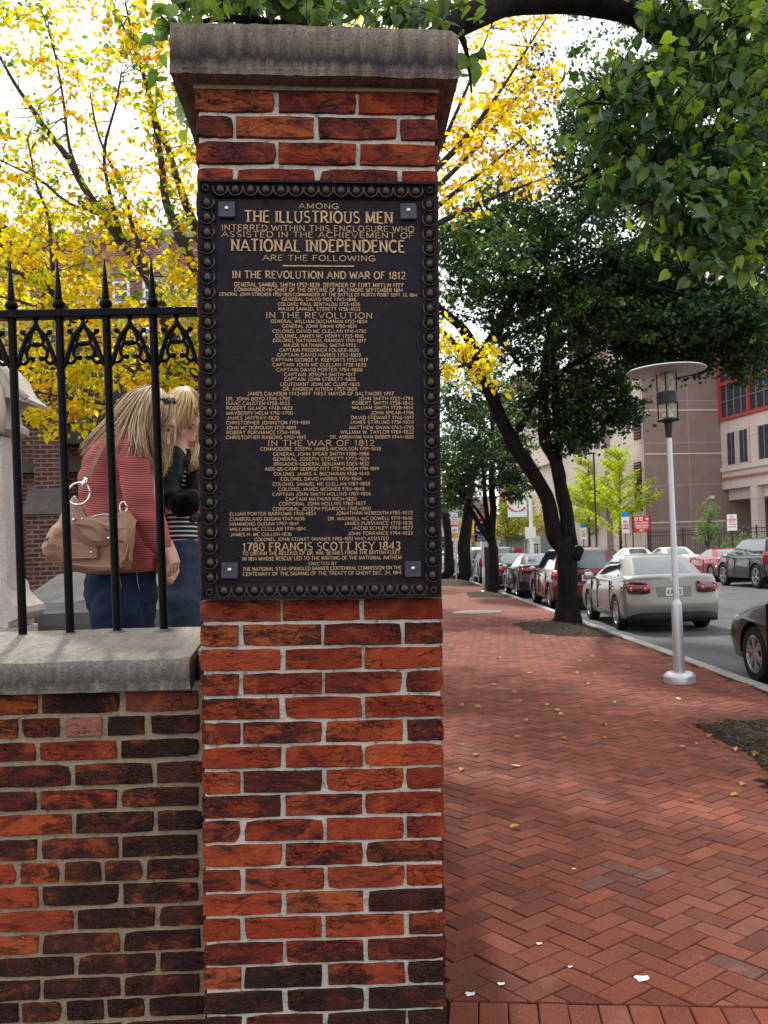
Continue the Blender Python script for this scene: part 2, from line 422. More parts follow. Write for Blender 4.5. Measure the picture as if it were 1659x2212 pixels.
# cap stone: one block with a worn, slightly domed top and a broken corner
def rough_block(x0, x1, y0, y1, z0, z1, nx, ny, nz, amp, chips=(), seed=3, dome=0):
    bm = bmesh.new(); bmesh.ops.create_grid(bm, x_segments=1, y_segments=1, size=1); bm.clear()
    vs = {}; r = random.Random(seed)
    def V_(i, j, k):
        key = (i, j, k)
        if key in vs: return vs[key]
        p = Vector((x0 + (x1 - x0) * i / nx, y0 + (y1 - y0) * j / ny, z0 + (z1 - z0) * k / nz))
        if k == nz and dome: p.z += dome * (1 - (2 * i / nx - 1) ** 2 * .5 - (2 * j / ny - 1) ** 2 * .5)
        n = noise.noise_vector(p * 9 + Vector((seed, 0, 0))) * amp + noise.noise_vector(p * 42) * amp * .6
        edge = sum((i in (0, nx), j in (0, ny), k in (0, nz)))
        p += n * (1.0 if edge >= 2 else .5)
        c = Vector(((x0 + x1) / 2, (y0 + y1) / 2, (z0 + z1) / 2))
        if edge >= 2:
            for a_, nn_ in enumerate((nx, ny, nz)):
                if (i, j, k)[a_] in (0, nn_): p[a_] -= math.copysign(amp * (1.2 + r.random()), p[a_] - c[a_])
        for (cx, cy, cz, rr) in chips:
            d = (p - Vector((cx, cy, cz)))
            if d.length < rr: p = Vector((cx, cy, cz)) + d.normalized() * (rr * .9 + d.length * .1) if d.dot(c - Vector((cx, cy, cz))) > 0 else p + (c - p).normalized() * (rr - d.length) * .7
        vs[key] = bm.verts.new(p); return vs[key]
    for (a, b, fn) in ((nx, ny, lambda i, j: (i, j, 0)), (nx, ny, lambda i, j: (i, j, nz)), (nx, nz, lambda i, j: (i, 0, j)), (nx, nz, lambda i, j: (i, ny, j)),
                       (ny, nz, lambda i, j: (0, i, j)), (ny, nz, lambda i, j: (nx, i, j))):
        for i in range(a):
            for j in range(b):
                try: bm.faces.new([V_(*fn(i, j)), V_(*fn(i + 1, j)), V_(*fn(i + 1, j + 1)), V_(*fn(i, j + 1))])
                except ValueError: pass
    bmesh.ops.recalc_face_normals(bm, faces=bm.faces)
    me = bpy.data.meshes.new('block'); bm.to_mesh(me); bm.free()
    return me
capz0 = ztop + .006; ch = .135
me = rough_block(-.378, .378, -.057, PD + .057, -ch / 2, ch / 2, 34, 26, 8, .0022, [(.385, -.06, ch / 2 + .008, .03)], 4, .006)
me.materials.append(M_CAP)
cap = link('cap_stone', me, pillar, (-.003, 0, capz0 + ch / 2), (0, R(.25), 0))
mb = MB(); mb.box(-HW - .004, HW + .004, -.006, PD + .006, ztop - .004, capz0 + .004); mb.build('mortar_bed', M_MORT_W, pillar)

# ================================================================== stroke lettering
def arc(cx, cy, rx, ry, a0, a1, n=7):
    return [(cx + rx * math.cos(R(a0 + (a1 - a0) * i / n)), cy + ry * math.sin(R(a0 + (a1 - a0) * i / n))) for i in range(n + 1)]
GL = {}
def g(ch, w, strokes, serif=()): GL[ch] = (w, strokes, serif)
g('A', .8, [[(0, 0), (.4, 1)], [(.4, 1), (.8, 0)], [(.13, .33), (.67, .33)]], [(0, 0), (.8, 0)])
g('B', .66, [[(.08, 0), (.08, 1)], [(.08, 1)] + arc(.36, .77, .24, .23, 90, -90) + [(.08, .54)], [(.08, .54)] + arc(.38, .27, .28, .27, 90, -90) + [(.08, 0)]], [(.08, 0), (.08, 1)])
g('C', .74, [arc(.42, .5, .40, .5, 48, 312, 12)])
g('D', .74, [[(.08, 0), (.08, 1)], [(.08, 1)] + arc(.30, .5, .42, .5, 90, -90, 9) + [(.08, 0)]], [(.08, 0), (.08, 1)])
g('E', .6, [[(.08, 0), (.08, 1)], [(.08, 1), (.56, 1)], [(.08, .53), (.46, .53)], [(.08, 0), (.58, 0)]], [(.08, 0), (.08, 1)])
g('F', .58, [[(.08, 0), (.08, 1)], [(.08, 1), (.56, 1)], [(.08, .52), (.45, .52)]], [(.08, 0), (.08, 1)])
g('G', .78, [arc(.42, .5, .40, .5, 48, 330, 12), [(.46, .42), (.78, .42)], [(.76, .42), (.76, .1)]])
g('H', .76, [[(.08, 0), (.08, 1)], [(.68, 0), (.68, 1)], [(.08, .52), (.68, .52)]], [(.08, 0), (.08, 1), (.68, 0), (.68, 1)])
g('I', .22, [[(.11, 0), (.11, 1)]], [(.11, 0), (.11, 1)])
g('J', .46, [[(.36, 1), (.36, .25)] + arc(.2, .22, .16, .22, 0, -150, 6)], [(.36, 1)])
g('K', .72, [[(.08, 0), (.08, 1)], [(.62, 1), (.1, .42)], [(.28, .6), (.68, 0)]], [(.08, 0), (.08, 1), (.62, 1), (.68, 0)])
g('L', .56, [[(.08, 0), (.08, 1)], [(.08, 0), (.54, 0)]], [(.08, 0), (.08, 1)])
g('M', .92, [[(.1, 0), (.1, 1)], [(.1, 1), (.46, .1)], [(.46, .1), (.82, 1)], [(.82, 1), (.82, 0)]], [(.1, 0), (.82, 0), (.1, 1), (.82, 1)])
g('N', .78, [[(.1, 0), (.1, 1)], [(.1, 1), (.68, 0)], [(.68, 0), (.68, 1)]], [(.1, 0), (.1, 1), (.68, 1)])
g('O', .84, [arc(.42, .5, .38, .5, 0, 360, 16)])
g('P', .64, [[(.08, 0), (.08, 1)], [(.08, 1)] + arc(.34, .74, .26, .26, 90, -90) + [(.08, .48)]], [(.08, 0), (.08, 1)])
g('Q', .84, [arc(.42, .5, .38, .5, 0, 360, 16), [(.5, .22), (.8, -.1)]])
g('R', .7, [[(.08, 0), (.08, 1)], [(.08, 1)] + arc(.34, .75, .26, .25, 90, -90) + [(.08, .5)], [(.32, .5), (.66, 0)]], [(.08, 0), (.08, 1), (.66, 0)])
g('S', .6, [arc(.3, .75, .23, .25, 35, 250, 8) + arc(.3, .26, .25, .26, 80, -145, 8)])
g('T', .7, [[(.35, 0), (.35, 1)], [(0, 1), (.7, 1)]], [(.35, 0)])
g('U', .74, [[(.08, 1), (.08, .3)] + arc(.37, .3, .29, .3, 180, 360, 8) + [(.66, 1)]], [(.08, 1), (.66, 1)])
g('V', .76, [[(0, 1), (.38, 0)], [(.38, 0), (.76, 1)]], [(0, 1), (.76, 1)])
g('W', 1.06, [[(0, 1), (.27, 0)], [(.27, 0), (.53, .9)], [(.53, .9), (.79, 0)], [(.79, 0), (1.06, 1)]], [(0, 1), (1.06, 1)])
g('X', .72, [[(0, 0), (.7, 1)], [(0, 1), (.7, 0)]], [(0, 0), (.7, 0), (0, 1), (.7, 1)])
g('Y', .72, [[(0, 1), (.36, .5)], [(.72, 1), (.36, .5)], [(.36, .5), (.36, 0)]], [(0, 1), (.72, 1), (.36, 0)])
g('Z', .64, [[(.02, 1), (.6, 1), (.02, 0), (.62, 0)]])
g('0', .64, [arc(.32, .5, .27, .5, 0, 360, 14)])
g('1', .34, [[(.0, .8), (.18, 1), (.18, 0)]], [(.18, 0)])
g('2', .6, [arc(.3, .72, .24, .28, 160, -30, 8) + [(.04, 0), (.58, 0)]])
g('3', .58, [arc(.28, .76, .22, .24, 150, -80, 7) + arc(.28, .26, .25, .27, 80, -150, 8)])
g('4', .64, [[(.46, 0), (.46, 1), (.02, .3), (.62, .3)]])
g('5', .58, [[(.52, 1), (.12, 1), (.09, .56)] + arc(.28, .3, .25, .32, 110, -150, 9)])
g('6', .6, [[(.5, .98)] + arc(.3, .5, .26, .48, 110, 180, 4) + arc(.3, .28, .25, .28, 180, -180, 12)])
g('7', .58, [[(.02, 1), (.56, 1), (.2, 0)]])
g('8', .6, [arc(.3, .76, .21, .23, 0, 360, 12), arc(.3, .27, .26, .27, 0, 360, 12)])
g('9', .6, [arc(.3, .71, .25, .28, 0, 360, 12), [(.55, .7), (.5, .25), (.14, .0)]])
g('-', .44, [[(.04, .46), (.40, .46)]]); g('.', .2, [[(.1, 0), (.1, .13)]]); g(',', .2, [[(.12, .12), (.06, -.14)]]); g("'", .2, [[(.1, 1), (.1, .75)]])
g(':', .2, [[(.1, .12), (.1, .26)], [(.1, .6), (.1, .74)]]); g('/', .5, [[(0, 0), (.5, 1)]]); g('>', .9, [[(0, .5), (.8, .5)], [(.45, .9), (.85, .5), (.45, .1)]])
g('<', .9, [[(.9, .5), (.1, .5)], [(.45, .9), (.05, .5), (.45, .1)]])
def text_width(s, gap=.16, sp=.42):
    x = 0
    for c in s:
        x += sp if c == ' ' else GL[c][0] + gap
    return x - gap
def text_mb(s, x0, x1, zb, h, y0, y1, th=.13, serif=False, mb=None, xform=None, gap=.16, natural=False):
    """letters on the plane y=y0 (back) to y=y1 (front); th = stroke width / cap height"""
    mb = mb or MB(); wd = text_width(s, gap); kx = (x1 - x0) / wd
    if natural: kx = min(kx, h); x0 = (x0 + x1) / 2 - wd * kx / 2
    t = th * h / 2; x = x0
    def bar(pts, t):
        n = len(pts); L = []; Rr = []
        for i in range(n):
            a = Vector(pts[max(0, i - 1)]); b = Vector(pts[min(n - 1, i + 1)])
            d = (b - a); d = d.normalized() if d.length > 1e-9 else Vector((1, 0)); nn = Vector((-d.y, d.x)); k = 1
            if 0 < i < n - 1:
                d1 = (Vector(pts[i]) - a).normalized(); k = 1 / max(.5, abs(Vector((-d1.y, d1.x)).dot(nn)))
            p = Vector(pts[i]); L.append(p + nn * t * k); Rr.append(p - nn * t * k)
        vs = []
        for q in (L, Rr):
            for p in q: vs.append((p.x, y1, p.y))
        for q in (L, Rr):
            for p in q: vs.append((p.x, y0, p.y))
        fs = []
        for i in range(n - 1):
            fs.append((i, i + 1, n + i + 1, n + i))
            fs.append((i, 2 * n + i, 2 * n + i + 1, i + 1)); fs.append((n + i, n + i + 1, 3 * n + i + 1, 3 * n + i))
        fs.append((0, n, 3 * n, 2 * n)); fs.append((n - 1, 3 * n - 1, 4 * n - 1, 2 * n - 1))
        if xform: vs = [xform(v) for v in vs]
        mb.add(vs, fs)
    for c in s:
        if c == ' ': x += .42 * kx; continue
        w_, st, sf = GL[c]
        for pl in st: bar([(x + a * kx, zb + b * h) for a, b in pl], t * (1 if abs(pl[0][0] - pl[-1][0]) < .5 * w_ or not serif else .72))
        if serif:
            for (a, b) in sf: bar([(x + a * kx - 1.9 * t, zb + b * h + (t * .5 if b < .5 else -t * .5)), (x + a * kx + 1.9 * t, zb + b * h + (t * .5 if b < .5 else -t * .5))], t * .5)
        x += (w_ + gap) * kx
    return mb

# ================================================================== the bronze plaque
plq = empty('bronze_plaque', tuple(pillar.matrix_basis @ Vector((0, 0, 0)) if False else _pb), prot,
            'dark bronze memorial plaque with gold raised lettering listing names, egg and dart border', 'plaque')
X0, X1, ZT, ZB = lx(435, 404) - .001, lx(943, 404), lz(690, 404), lz(698, 1292)
mb = MB(); mb.box(X0 + .002, X1 - .002, -.022, -.003, ZB + .002, ZT - .002); mb.build('back_plate', M_BRONZE, plq)
mb = MB()
def ringf(mb, a, wd, y0, y1, yi=None):
    """four mitred bars, a = inset of the outer edge"""
    o = [(X0 + a, ZB + a), (X1 - a, ZB + a), (X1 - a, ZT - a), (X0 + a, ZT - a)]
    i_ = [(X0 + a + wd, ZB + a + wd), (X1 - a - wd, ZB + a + wd), (X1 - a - wd, ZT - a - wd), (X0 + a + wd, ZT - a - wd)]
    yi = y1 if yi is None else yi
    for k in range(4):
        q = (k + 1) % 4
        vs = [(o[k][0], y0, o[k][1]), (o[q][0], y0, o[q][1]), (o[q][0], y1, o[q][1]), (o[k][0], y1, o[k][1]),
              (i_[k][0], y0, i_[k][1]), (i_[q][0], y0, i_[q][1]), (i_[q][0], yi, i_[q][1]), (i_[k][0], yi, i_[k][1])]
        mb.add(vs, [(0, 1, 2, 3), (3, 2, 6, 7), (7, 6, 5, 4)])
ringf(mb, 0, .006, -.003, -.044); ringf(mb, .006, .004, -.02, -.036, -.034); ringf(mb, .010, .022, -.02, -.031, -.026)
ringf(mb, .032, .004, -.02, -.034, -.030); ringf(mb, .036, .006, -.02, -.029, -.024)
mb.build('frame', M_BRONZE, plq)
e = MB(); e.ball((0, -.031, 0), .0130, 12, 8, 0, (.92, .8, 1.12))
pts = [(.0182 * math.cos(R(a)), -.033, .002 + .0182 * math.sin(R(a))) for a in range(160, 381, 20)]
pts = [(-.0182, -.033, .010)] + pts + [(.0182, -.033, .010)]
e.tube(pts, .0024, 6, 0); e.tube([(.0198, -.032, .010), (.0198, -.034, -.002), (.0198, -.031, -.012)], [.0016, .0024, .0008], 6, 0)
egg_me = e.mesh('egg_and_dart', M_BRONZE_R, True)
W_, H_ = X1 - X0, ZT - ZB; ins = .0215
nxe, nze = 14, 26
for k in range(nxe):
    x = X0 + ins + .016 + (W_ - 2 * ins - .032) * (k + .5) / nxe
    link('egg_and_dart', egg_me, plq, (x, 0, ZT - ins)); link('egg_and_dart', egg_me, plq, (x, 0, ZB + ins + .001))
for k in range(nze):
    z = ZB + ins + .016 + (H_ - 2 * ins - .032) * (k + .5) / nze
    link('egg_and_dart', egg_me, plq, (X0 + ins, 0, z)); link('egg_and_dart', egg_me, plq, (X1 - ins, 0, z))
cl = MB()
for a in range(0, 360, 45):
    cl.tube([(0, -.03, 0), (.008 * math.cos(R(a)), -.038, .008 * math.sin(R(a))), (.014 * math.cos(R(a)), -.03, .014 * math.sin(R(a)))], [.001, .0034, .001], 6)
cme = cl.mesh('corner_leaf', M_BRONZE_R, True)
for sx in (X0 + ins - .002, X1 - ins + .002):
    for sz in (ZT - ins + .002, ZB + ins - .002): link('corner_leaf', cme, plq, (sx, 0, sz))
LINES2 = [
 ("AMONG", 218, 705, 955, 32, 1), ("THE ILLUSTRIOUS MEN", 287, 370, 1295, 70, 2), ("INTERRED WITHIN THIS ENCLOSURE WHO", 357, 228, 1430, 34, 1),
 ("ASSISTED IN THE ACHIEVEMENT OF", 398, 228, 1428, 34, 1), ("NATIONAL INDEPENDENCE", 467, 288, 1370, 72, 2), ("ARE THE FOLLOWING", 543, 482, 1185, 34, 1),
 ("IN THE REVOLUTION AND WAR OF 1812", 650, 295, 1375, 44, 2),
 ("GENERAL SAMUEL SMITH 1752-1839  DEFENDER OF FORT MIFFLIN 1777", 711, 307, 1360, 24, 0), ("COMMANDER-IN-CHIEF OF THE DEFENSE OF BALTIMORE SEPTEMBER 1814", 742, 307, 1358, 22, 0),
 ("GENERAL JOHN STRICKER 1759-1825 COMMANDER AT THE BATTLE OF NORTH POINT SEPT. 12, 1814", 772, 215, 1448, 20, 0),
 ("GENERAL DAVID POE 1743-1816", 802, 602, 1065, 20, 0), ("COLONEL PAUL BENTALOU 1735-1826", 832, 578, 1090, 20, 0), ("MAJOR SAMUEL STERETT 1756-1833", 862, 580, 1090, 20, 0),
 ("IN THE REVOLUTION", 902, 503, 1168, 36, 1), ("GENERAL WILLIAM BUCHANAN 1732-1804", 940, 535, 1135, 20, 0), ("GENERAL JOHN SWAN 1750-1821", 970, 605, 1068, 20, 0),
 ("COLONEL DAVID MC CLELLAN 1741-1790", 1001, 545, 1128, 20, 0), ("COLONEL JAMES MC HENRY 1755-1816", 1031, 562, 1112, 20, 0), ("COLONEL NATHANIEL RAMSAY 1741-1817", 1059, 547, 1125, 20, 0),
 ("MAJOR NATHANIEL SMITH-1793", 1089, 612, 1062, 20, 0), ("CAPTAIN FREDERICK FOLGER-1820", 1120, 587, 1083, 20, 0), ("CAPTAIN DAVID HARRIS 1753-1809", 1150, 572, 1095, 20, 0),
 ("CAPTAIN GEORGE P. KEEPORTS 1753-1817", 1180, 540, 1138, 20, 0), ("CAPTAIN JOHN MC CLELLAN 1738-1820", 1211, 545, 1128, 20, 0), ("CAPTAIN DAVID PORTER 1754-1808", 1242, 569, 1105, 20, 0),
 ("CAPTAIN JOSEPH SMITH-1817", 1272, 618, 1060, 20, 0), ("CAPTAIN JOHN STERETT-1805", 1302, 617, 1062, 20, 0), ("LIEUTENANT JOHN MC CLURE-1825", 1333, 593, 1087, 20, 0),
 ("DR. ANDREW AITKEN 1757-1809", 1363, 608, 1072, 20, 0), ("JAMES CALHOUN 1743-1817  FIRST MAYOR OF BALTIMORE 1797", 1392, 388, 1300, 21, 0)]
LINES3 = [
 ("DR. JOHN BOYD 1746-1790", 80, 258, 652, 20, 0), ("ISAAC CAUSTEN 1758-1833", 109, 258, 650, 20, 0), ("ROBERT GILMOR 1748-1822", 139, 258, 668, 20, 0), ("MAYBERRY HELM 1710-1790", 170, 258, 670, 20, 0),
 ("JAMES JAFFRAY-1820", 200, 262, 585, 20, 0), ("CHRISTOPHER JOHNSTON 1751-1819", 230, 258, 775, 20, 0), ("JOHN MC DONOUGH 1737-1809", 261, 260, 690, 20, 0), ("ROBERT PURVIANCE 1734-1806", 291, 260, 715, 20, 0),
 ("CHRISTOPHER RABORG 1750-1815", 322, 258, 752, 20, 0),
 ("JOHN SMITH 1722-1794", 80, 1080, 1425, 20, 0), ("ROBERT SMITH 1758-1842", 108, 1040, 1424, 20, 0), ("WILLIAM SMITH 1728-1814", 137, 1040, 1424, 20, 0), ("JOHN SPEAR-1796", 169, 1158, 1427, 20, 0),
 ("DAVID STEWART 1746-1817", 199, 1035, 1427, 20, 0), ("JAMES STIRLING 1751-1820", 228, 1028, 1428, 20, 0), ("MATTHEW SWAN 1743-1795", 261, 1023, 1428, 20, 0), ("WILLIAM W. TAYLOR 1769-1832", 289, 968, 1427, 20, 0),
 ("DR. ABRAHAM VAN BIBBER 1744-1805", 320, 902, 1428, 20, 0),
 ("IN THE WAR OF 1812", 358, 515, 1180, 34, 1), ("COMMODORE JOSEPH JAMES NICHOLSON 1791-1838", 394, 470, 1222, 20, 0), ("GENERAL JOHN SPEAR SMITH 1786-1866", 426, 548, 1148, 20, 0),
 ("GENERAL JOSEPH STERETT 1773-1821", 457, 548, 1148, 20, 0), ("BRIGADIER-GENERAL BENJAMIN EDES-1832", 488, 552, 1146, 20, 0), ("AIDE-DE-CAMP GEORGE PITT STEVENSON 1791-1819", 519, 497, 1208, 20, 0),
 ("COLONEL JAMES A. BUCHANAN 1768-1840", 550, 552, 1147, 20, 0), ("COLONEL DAVID HARRIS 1770-1844", 582, 595, 1100, 20, 0), ("COLONEL SAMUEL MC CLELLAN 1787-1858", 614, 546, 1153, 20, 0),
 ("COLONEL JAMES MOSHER 1761-1845", 646, 580, 1118, 20, 0), ("CAPTAIN JOHN SMITH HOLLINS 1787-1856", 677, 545, 1158, 20, 0), ("CAPTAIN MATHIAS RICH-1820", 708, 625, 1068, 20, 0),
 ("CORPORAL JOHN HOLLINS 1760-1827", 737, 585, 1125, 20, 0), ("CORPORAL JOSEPH PEARSON 1785-1860", 769, 545, 1157, 20, 0),
 ("ELIJAH PORTER BARROWS 1768-1854", 800, 280, 815, 20, 0), ("CUMBERLAND DUGAN 1747-1836", 832, 280, 745, 20, 0), ("HAMMOND DUGAN 1797-1841", 863, 280, 705, 20, 0), ("WILLIAM MC CLELLAN 1771-1814", 895, 282, 750, 20, 0),
 ("JAMES H. MC CULLOH-1836", 929, 285, 663, 20, 0), ("JONATHAN MEREDITH 1785-1872", 796, 940, 1420, 20, 0), ("DR. MAXWELL MC DOWELL 1771-1848", 830, 890, 1420, 20, 0), ("JAMES PURVIANCE 1772-1836", 860, 992, 1422, 20, 0),
 ("JACOB SCHLEY 1783-1827", 890, 1037, 1422, 20, 0), ("JOHN TORRANCE 1794-1832", 923, 1015, 1422, 20, 0), ("COLONEL JOHN STUART SKINNER 1788-1851 WHO ASSISTED", 958, 432, 1270, 20, 0),
 ("1780 FRANCIS SCOTT KEY 1843", 1004, 362, 1343, 48, 2), ("TO OBTAIN THE RELEASE OF DR. WM. BEANES FROM THE BRITISH FLEET", 1045, 358, 1343, 22, 0),
 ("IN 1814 WHOSE RESCUE LED TO THE WRITING OF THE NATIONAL ANTHEM", 1078, 358, 1350, 22, 0), ("ERECTED BY", 1112, 768, 945, 18, 0),
 ("THE NATIONAL STAR-SPANGLED BANNER CENTENNIAL COMMISSION ON THE", 1142, 360, 1350, 21, 0), ("CENTENARY OF THE SIGNING OF THE TREATY OF GHENT DEC. 24, 1814", 1173, 362, 1350, 21, 0)]
KQ = 2.9257
for (LN, oy) in ((LINES2, 378.0), (LINES3, 837.0)):
    for (s, yc, xa, xb, h, st) in LN:
        pa, pb_ = 405 + xa / KQ, 405 + xb / KQ; py = oy + yc / KQ
        za = lz((pa + pb_) / 2, py); hh = h / KQ / PS
        sl = 2.65e-5 * (py - 900)           # lines follow the plaque, not the picture
        m_ = text_mb(s, lx(pa, py), lx(pb_, py), za - hh / 2, hh, -.0215, -.0245 - (.001 if st == 2 else 0), .15 if st == 2 else (.125 if st == 1 else .15), st > 0)
        m_.build('lettering', M_GOLD, plq)
pa, pb_ = 405 + 607 / KQ, 405 + 1052 / KQ; py = 378 + 593 / KQ
mb = MB(); mb.box(lx(pa, py), lx(pb_, py), -.0245, -.0215, lz(695, py) - .0015, lz(695, py) + .0015); mb.build('divider_rule', M_GOLD, plq)
for (qx, qy, o_) in ((262, 245, 378), (1393, 258, 378), (281, 1155, 837), (1422, 1148, 837)):
    px, py = 405 + qx / KQ, o_ + qy / KQ; c = (lx(px, py), -.028, lz(px, py))
    mb = MB(); mb.cbox((0, 0, 0), (.042, .012, .042), 0, .002); bp = mb.build('bolt_plate', M_BOLTP, plq, False, c, (0, rnd.uniform(-.03, .03), 0))
    mb = MB(); mb.ball((0, 0, 0), .006, 12, 8, 0, (1, .7, 1)); mb.build('bolt', M_SILVER, bp, True, (0, -.007, .002))

# ================================================================== low wall
WD = 2.415
WS = FPX / WD
wt = .018
_wm = P(250, 1500, WD)
wup = Vector((math.sin(wt) * math.cos(YAW), math.sin(wt) * math.sin(YAW), math.cos(wt)))
WH = _wm.z
wrot = (Matrix.Rotation(YAW, 3, 'Z') @ Matrix.Rotation(wt, 3, 'Y')).to_euler()
wall = empty('brick_wall', _wm - wup * WH, wrot, 'low brick wall with buff mortar under the black iron fence, left of the pillar', 'wall')
def wx(px, py): return (px - 250 - .0098 * (py - 1500)) / WS
def wz(px, py): return WH + (1500 - py - (px - 250) * (.021)) / WS
XR = wx(436, 1700)
K4 = 2.5665
def c4(X): return X / K4
rowsW = [(375, 485), (510, 612), (642, 742), (770, 885), (912, 1015), (1040, 1152), (1178, 1290), (1310, 1420), (1440, 1552), (1575, 1682), (1706, 1812), (1832, 1934), (1955, 2062), (2080, 2182)]
for k in range(8): rowsW.append((2212 + 131 * k, 2212 + 131 * k + 104))
HEAD = {1, 7, 13, 19}
special = {0: [(-200, 215), (238, 660), (695, 1095)], 1: [(-95, 105), (130, 332), (365, 565), (597, 795), (833, 1100)]}
ztopW = WH + (1500 - (1350 + 375 / K4 + 0) + 0) / WS
mb = MB(); mb.box(-2.4, XR + .035, .0078, .36, -.3, ztopW + .02); mb.build('mortar_core', M_MORT_W, wall)
for i, (a, b) in enumerate(rowsW):
    ya, yb = 1350 + a / K4, 1350 + b / K4
    # rows were read at x ~ 600 of the close-up
    z1, z0 = WH + (1500 - ya) / WS, WH + (1500 - yb) / WS
    if z1 < 0: continue
    if i in special: xs = list(special[i])
    elif i in HEAD: xs = [(90 + 228 * k - (0 if i == 7 else -30 if i == 13 else 0), 90 + 228 * k + 205) for k in (4, 3, 2, 1, 0)] ; xs = [(105, 315), (345, 545), (567, 770), (795, 1085)]
    else:
        if i % 2 == (0 if i < 2 or i > 7 else 0): xs = [(222, 640), (664, 1085)]
        else: xs = [(412, 836), (862, 1108)]
    full = 441 if i not in HEAD else 227
    xs = sorted(xs)
    while c4(xs[0][0]) > 250 - 2.3 * WS: xs.insert(0, (xs[0][0] - full, xs[0][0] - 24))
    for n_, (x0, x1) in enumerate(xs):
        X0_, X1_ = wx(c4(x0), 1500), wx(c4(x1), 1500)
        if x1 > 1050: X1_ += rnd.uniform(-.006, .008)
        depth = (a - 375) / 1800.0
        rightness = (x0 + x1) / 2 / 1100
        pdark = max(0, min(1, .12 + depth * .95 + (rightness - .2) * 1.25 if i > 0 else .25 + rightness * .2))
        if rnd.random() < pdark: col = rnd.choice(DARKS); burnt = rnd.uniform(.45, .8)
        else: col = rnd.choice(REDS + [(.38, .085, .025)]); burnt = rnd.uniform(.3, .65)
        if i == 1 and n_ == len(xs) - 3: col = (.36, .13, .10); burnt = .25
        if i == 0 and x1 > 1000: col = (.16, .045, .03); burnt = .15
        brick_obj(wall, X0_, X1_, z0, z1, rnd.uniform(-.002, .0), .1, col, burnt, .0040)
mb = MB(); mb.box(XR + .0, XR + .034, .016, .3, -.3, ztopW - .1); mb.build('mortar_fillet', M_MORT_W, wall)
# coping stone with a sloped top
cz0 = WH + (1500 - 1492) / WS + .002
CY0, CY1 = -.045, .44
me = rough_block(-2.4, wx(416, 1450), CY0, CY1, 0, .088, 90, 18, 6, .0016, [(wx(418, 1450), CY0, .088, .02)], 9)
for v in me.vertices:
    v.co.z += (max(0, v.co.z - .03) / .058) * (v.co.y - CY0) * .104
me.materials.append(M_COPE)
cope = link('coping_stone', me, wall, (0, 0, cz0), (0, R(-.35), 0))
me = rough_block(wx(418, 1450), XR + .032, .05, CY1, 0, .088, 6, 12, 6, .003, [], 15)
for v in me.vertices: v.co.z += (max(0, v.co.z - .03) / .058) * (v.co.y - CY0) * .104
me.materials.append(M_COPE); link('coping_stone', me, wall, (0, 0, cz0), (0, R(-.35), 0))

# ================================================================== iron fence
FZ = 2.76; FS = FPX / FZ
fb0 = P(50, 1372, FZ)
fyaw = YAW
fence = empty('iron_fence', fb0, (0, 0, fyaw), 'black wrought iron fence with spikes and gothic arches on the coping', 'fence')
fence_inv = Matrix.Rotation(-fyaw, 4, 'Z') @ Matrix.Translation(-fb0)
sp_ = 100.5 / FS
ztop_r = (1372 - 690) / FS; th_r = .026
bar = MB(); bar.tube([(0, 0, -.03), (0, 0, ztop_r)], .0132, 12)
bar_me = bar.mesh('bar', M_IRON, 50)
spk = MB(); spk.lathe([(.0001, 0), (.011, 0), (.0105, .004), (.019, .010), (.0205, .019), (.017, .028), (.010, .033), (.0125, .036), (.0118, .04), (.0022, .158), (.0001, .162)], n=14)
spk_me = spk.mesh('spike', M_IRON, 60)
col_ = MB(); col_.lathe([(.032, 0), (.03, .004), (.022, .007), (.014, .009)], n=14)
for v_i, v in enumerate(col_.v): col_.v[v_i] = (v[0] * (1 + .25 * noise.noise(Vector(v) * 60)), v[1] * (1 + .3 * noise.noise(Vector(v) * 70)), v[2])
col_me = col_.mesh('lead_collar', plain('grey lead', (.16, .16, .165), .5, .4, .3, 60, .4), True)
for k in range(-9, 4):
    link('bar', bar_me, fence, (k * sp_, 0, 0)); link('spike', spk_me, fence, (k * sp_, 0, ztop_r + th_r))
    link('lead_collar', col_me, fence, (k * sp_, 0, -.006), (0, 0, k))
mb = MB(); mb.cbox(((-9.6 * sp_ + 4.15 * sp_) / 2, 0, ztop_r + th_r / 2), (13.75 * sp_, .040, th_r), 0, .003); mb.build('top_rail', M_IRON, fence)
def tz(dx, dy): return (dx / 3.6145 / FS, ztop_r - (dy - 700) / 3.6145 / FS)
half = [(0, 740), (-8, 762), (-30, 792), (-60, 825), (-75, 850), (-92, 890), (-110, 940), (-128, 1000), (-140, 1045), (-165, 1078)]
inner1 = [(-28, 800), (-42, 840), (-52, 872), (-48, 895), (-30, 903), (-14, 900)]
inner2 = [(-52, 905), (-72, 935), (-80, 965), (-74, 995), (-58, 1008), (-36, 1008)]
inner3 = [(-128, 1040), (-100, 1050), (-78, 1035), (-62, 1012)]
spur = [(-66, 838), (-84, 822), (-102, 805)]
tr = MB(); 
def crv(pts):  # Catmull-Rom
    o = []; 
    for i in range(len(pts) - 1):
        p0, p1, p2, p3 = pts[max(0, i - 1)], pts[i], pts[i + 1], pts[min(len(pts) - 1, i + 2)]
        for s_ in range(3):
            t = s_ / 3
            o.append(tuple(.5 * ((2 * p1[q]) + (-p0[q] + p2[q]) * t + (2 * p0[q] - 5 * p1[q] + 4 * p2[q] - p3[q]) * t * t + (-p0[q] + 3 * p1[q] - 3 * p2[q] + p3[q]) * t ** 3) for q in range(len(p1))))
    o.append(pts[-1]); return o
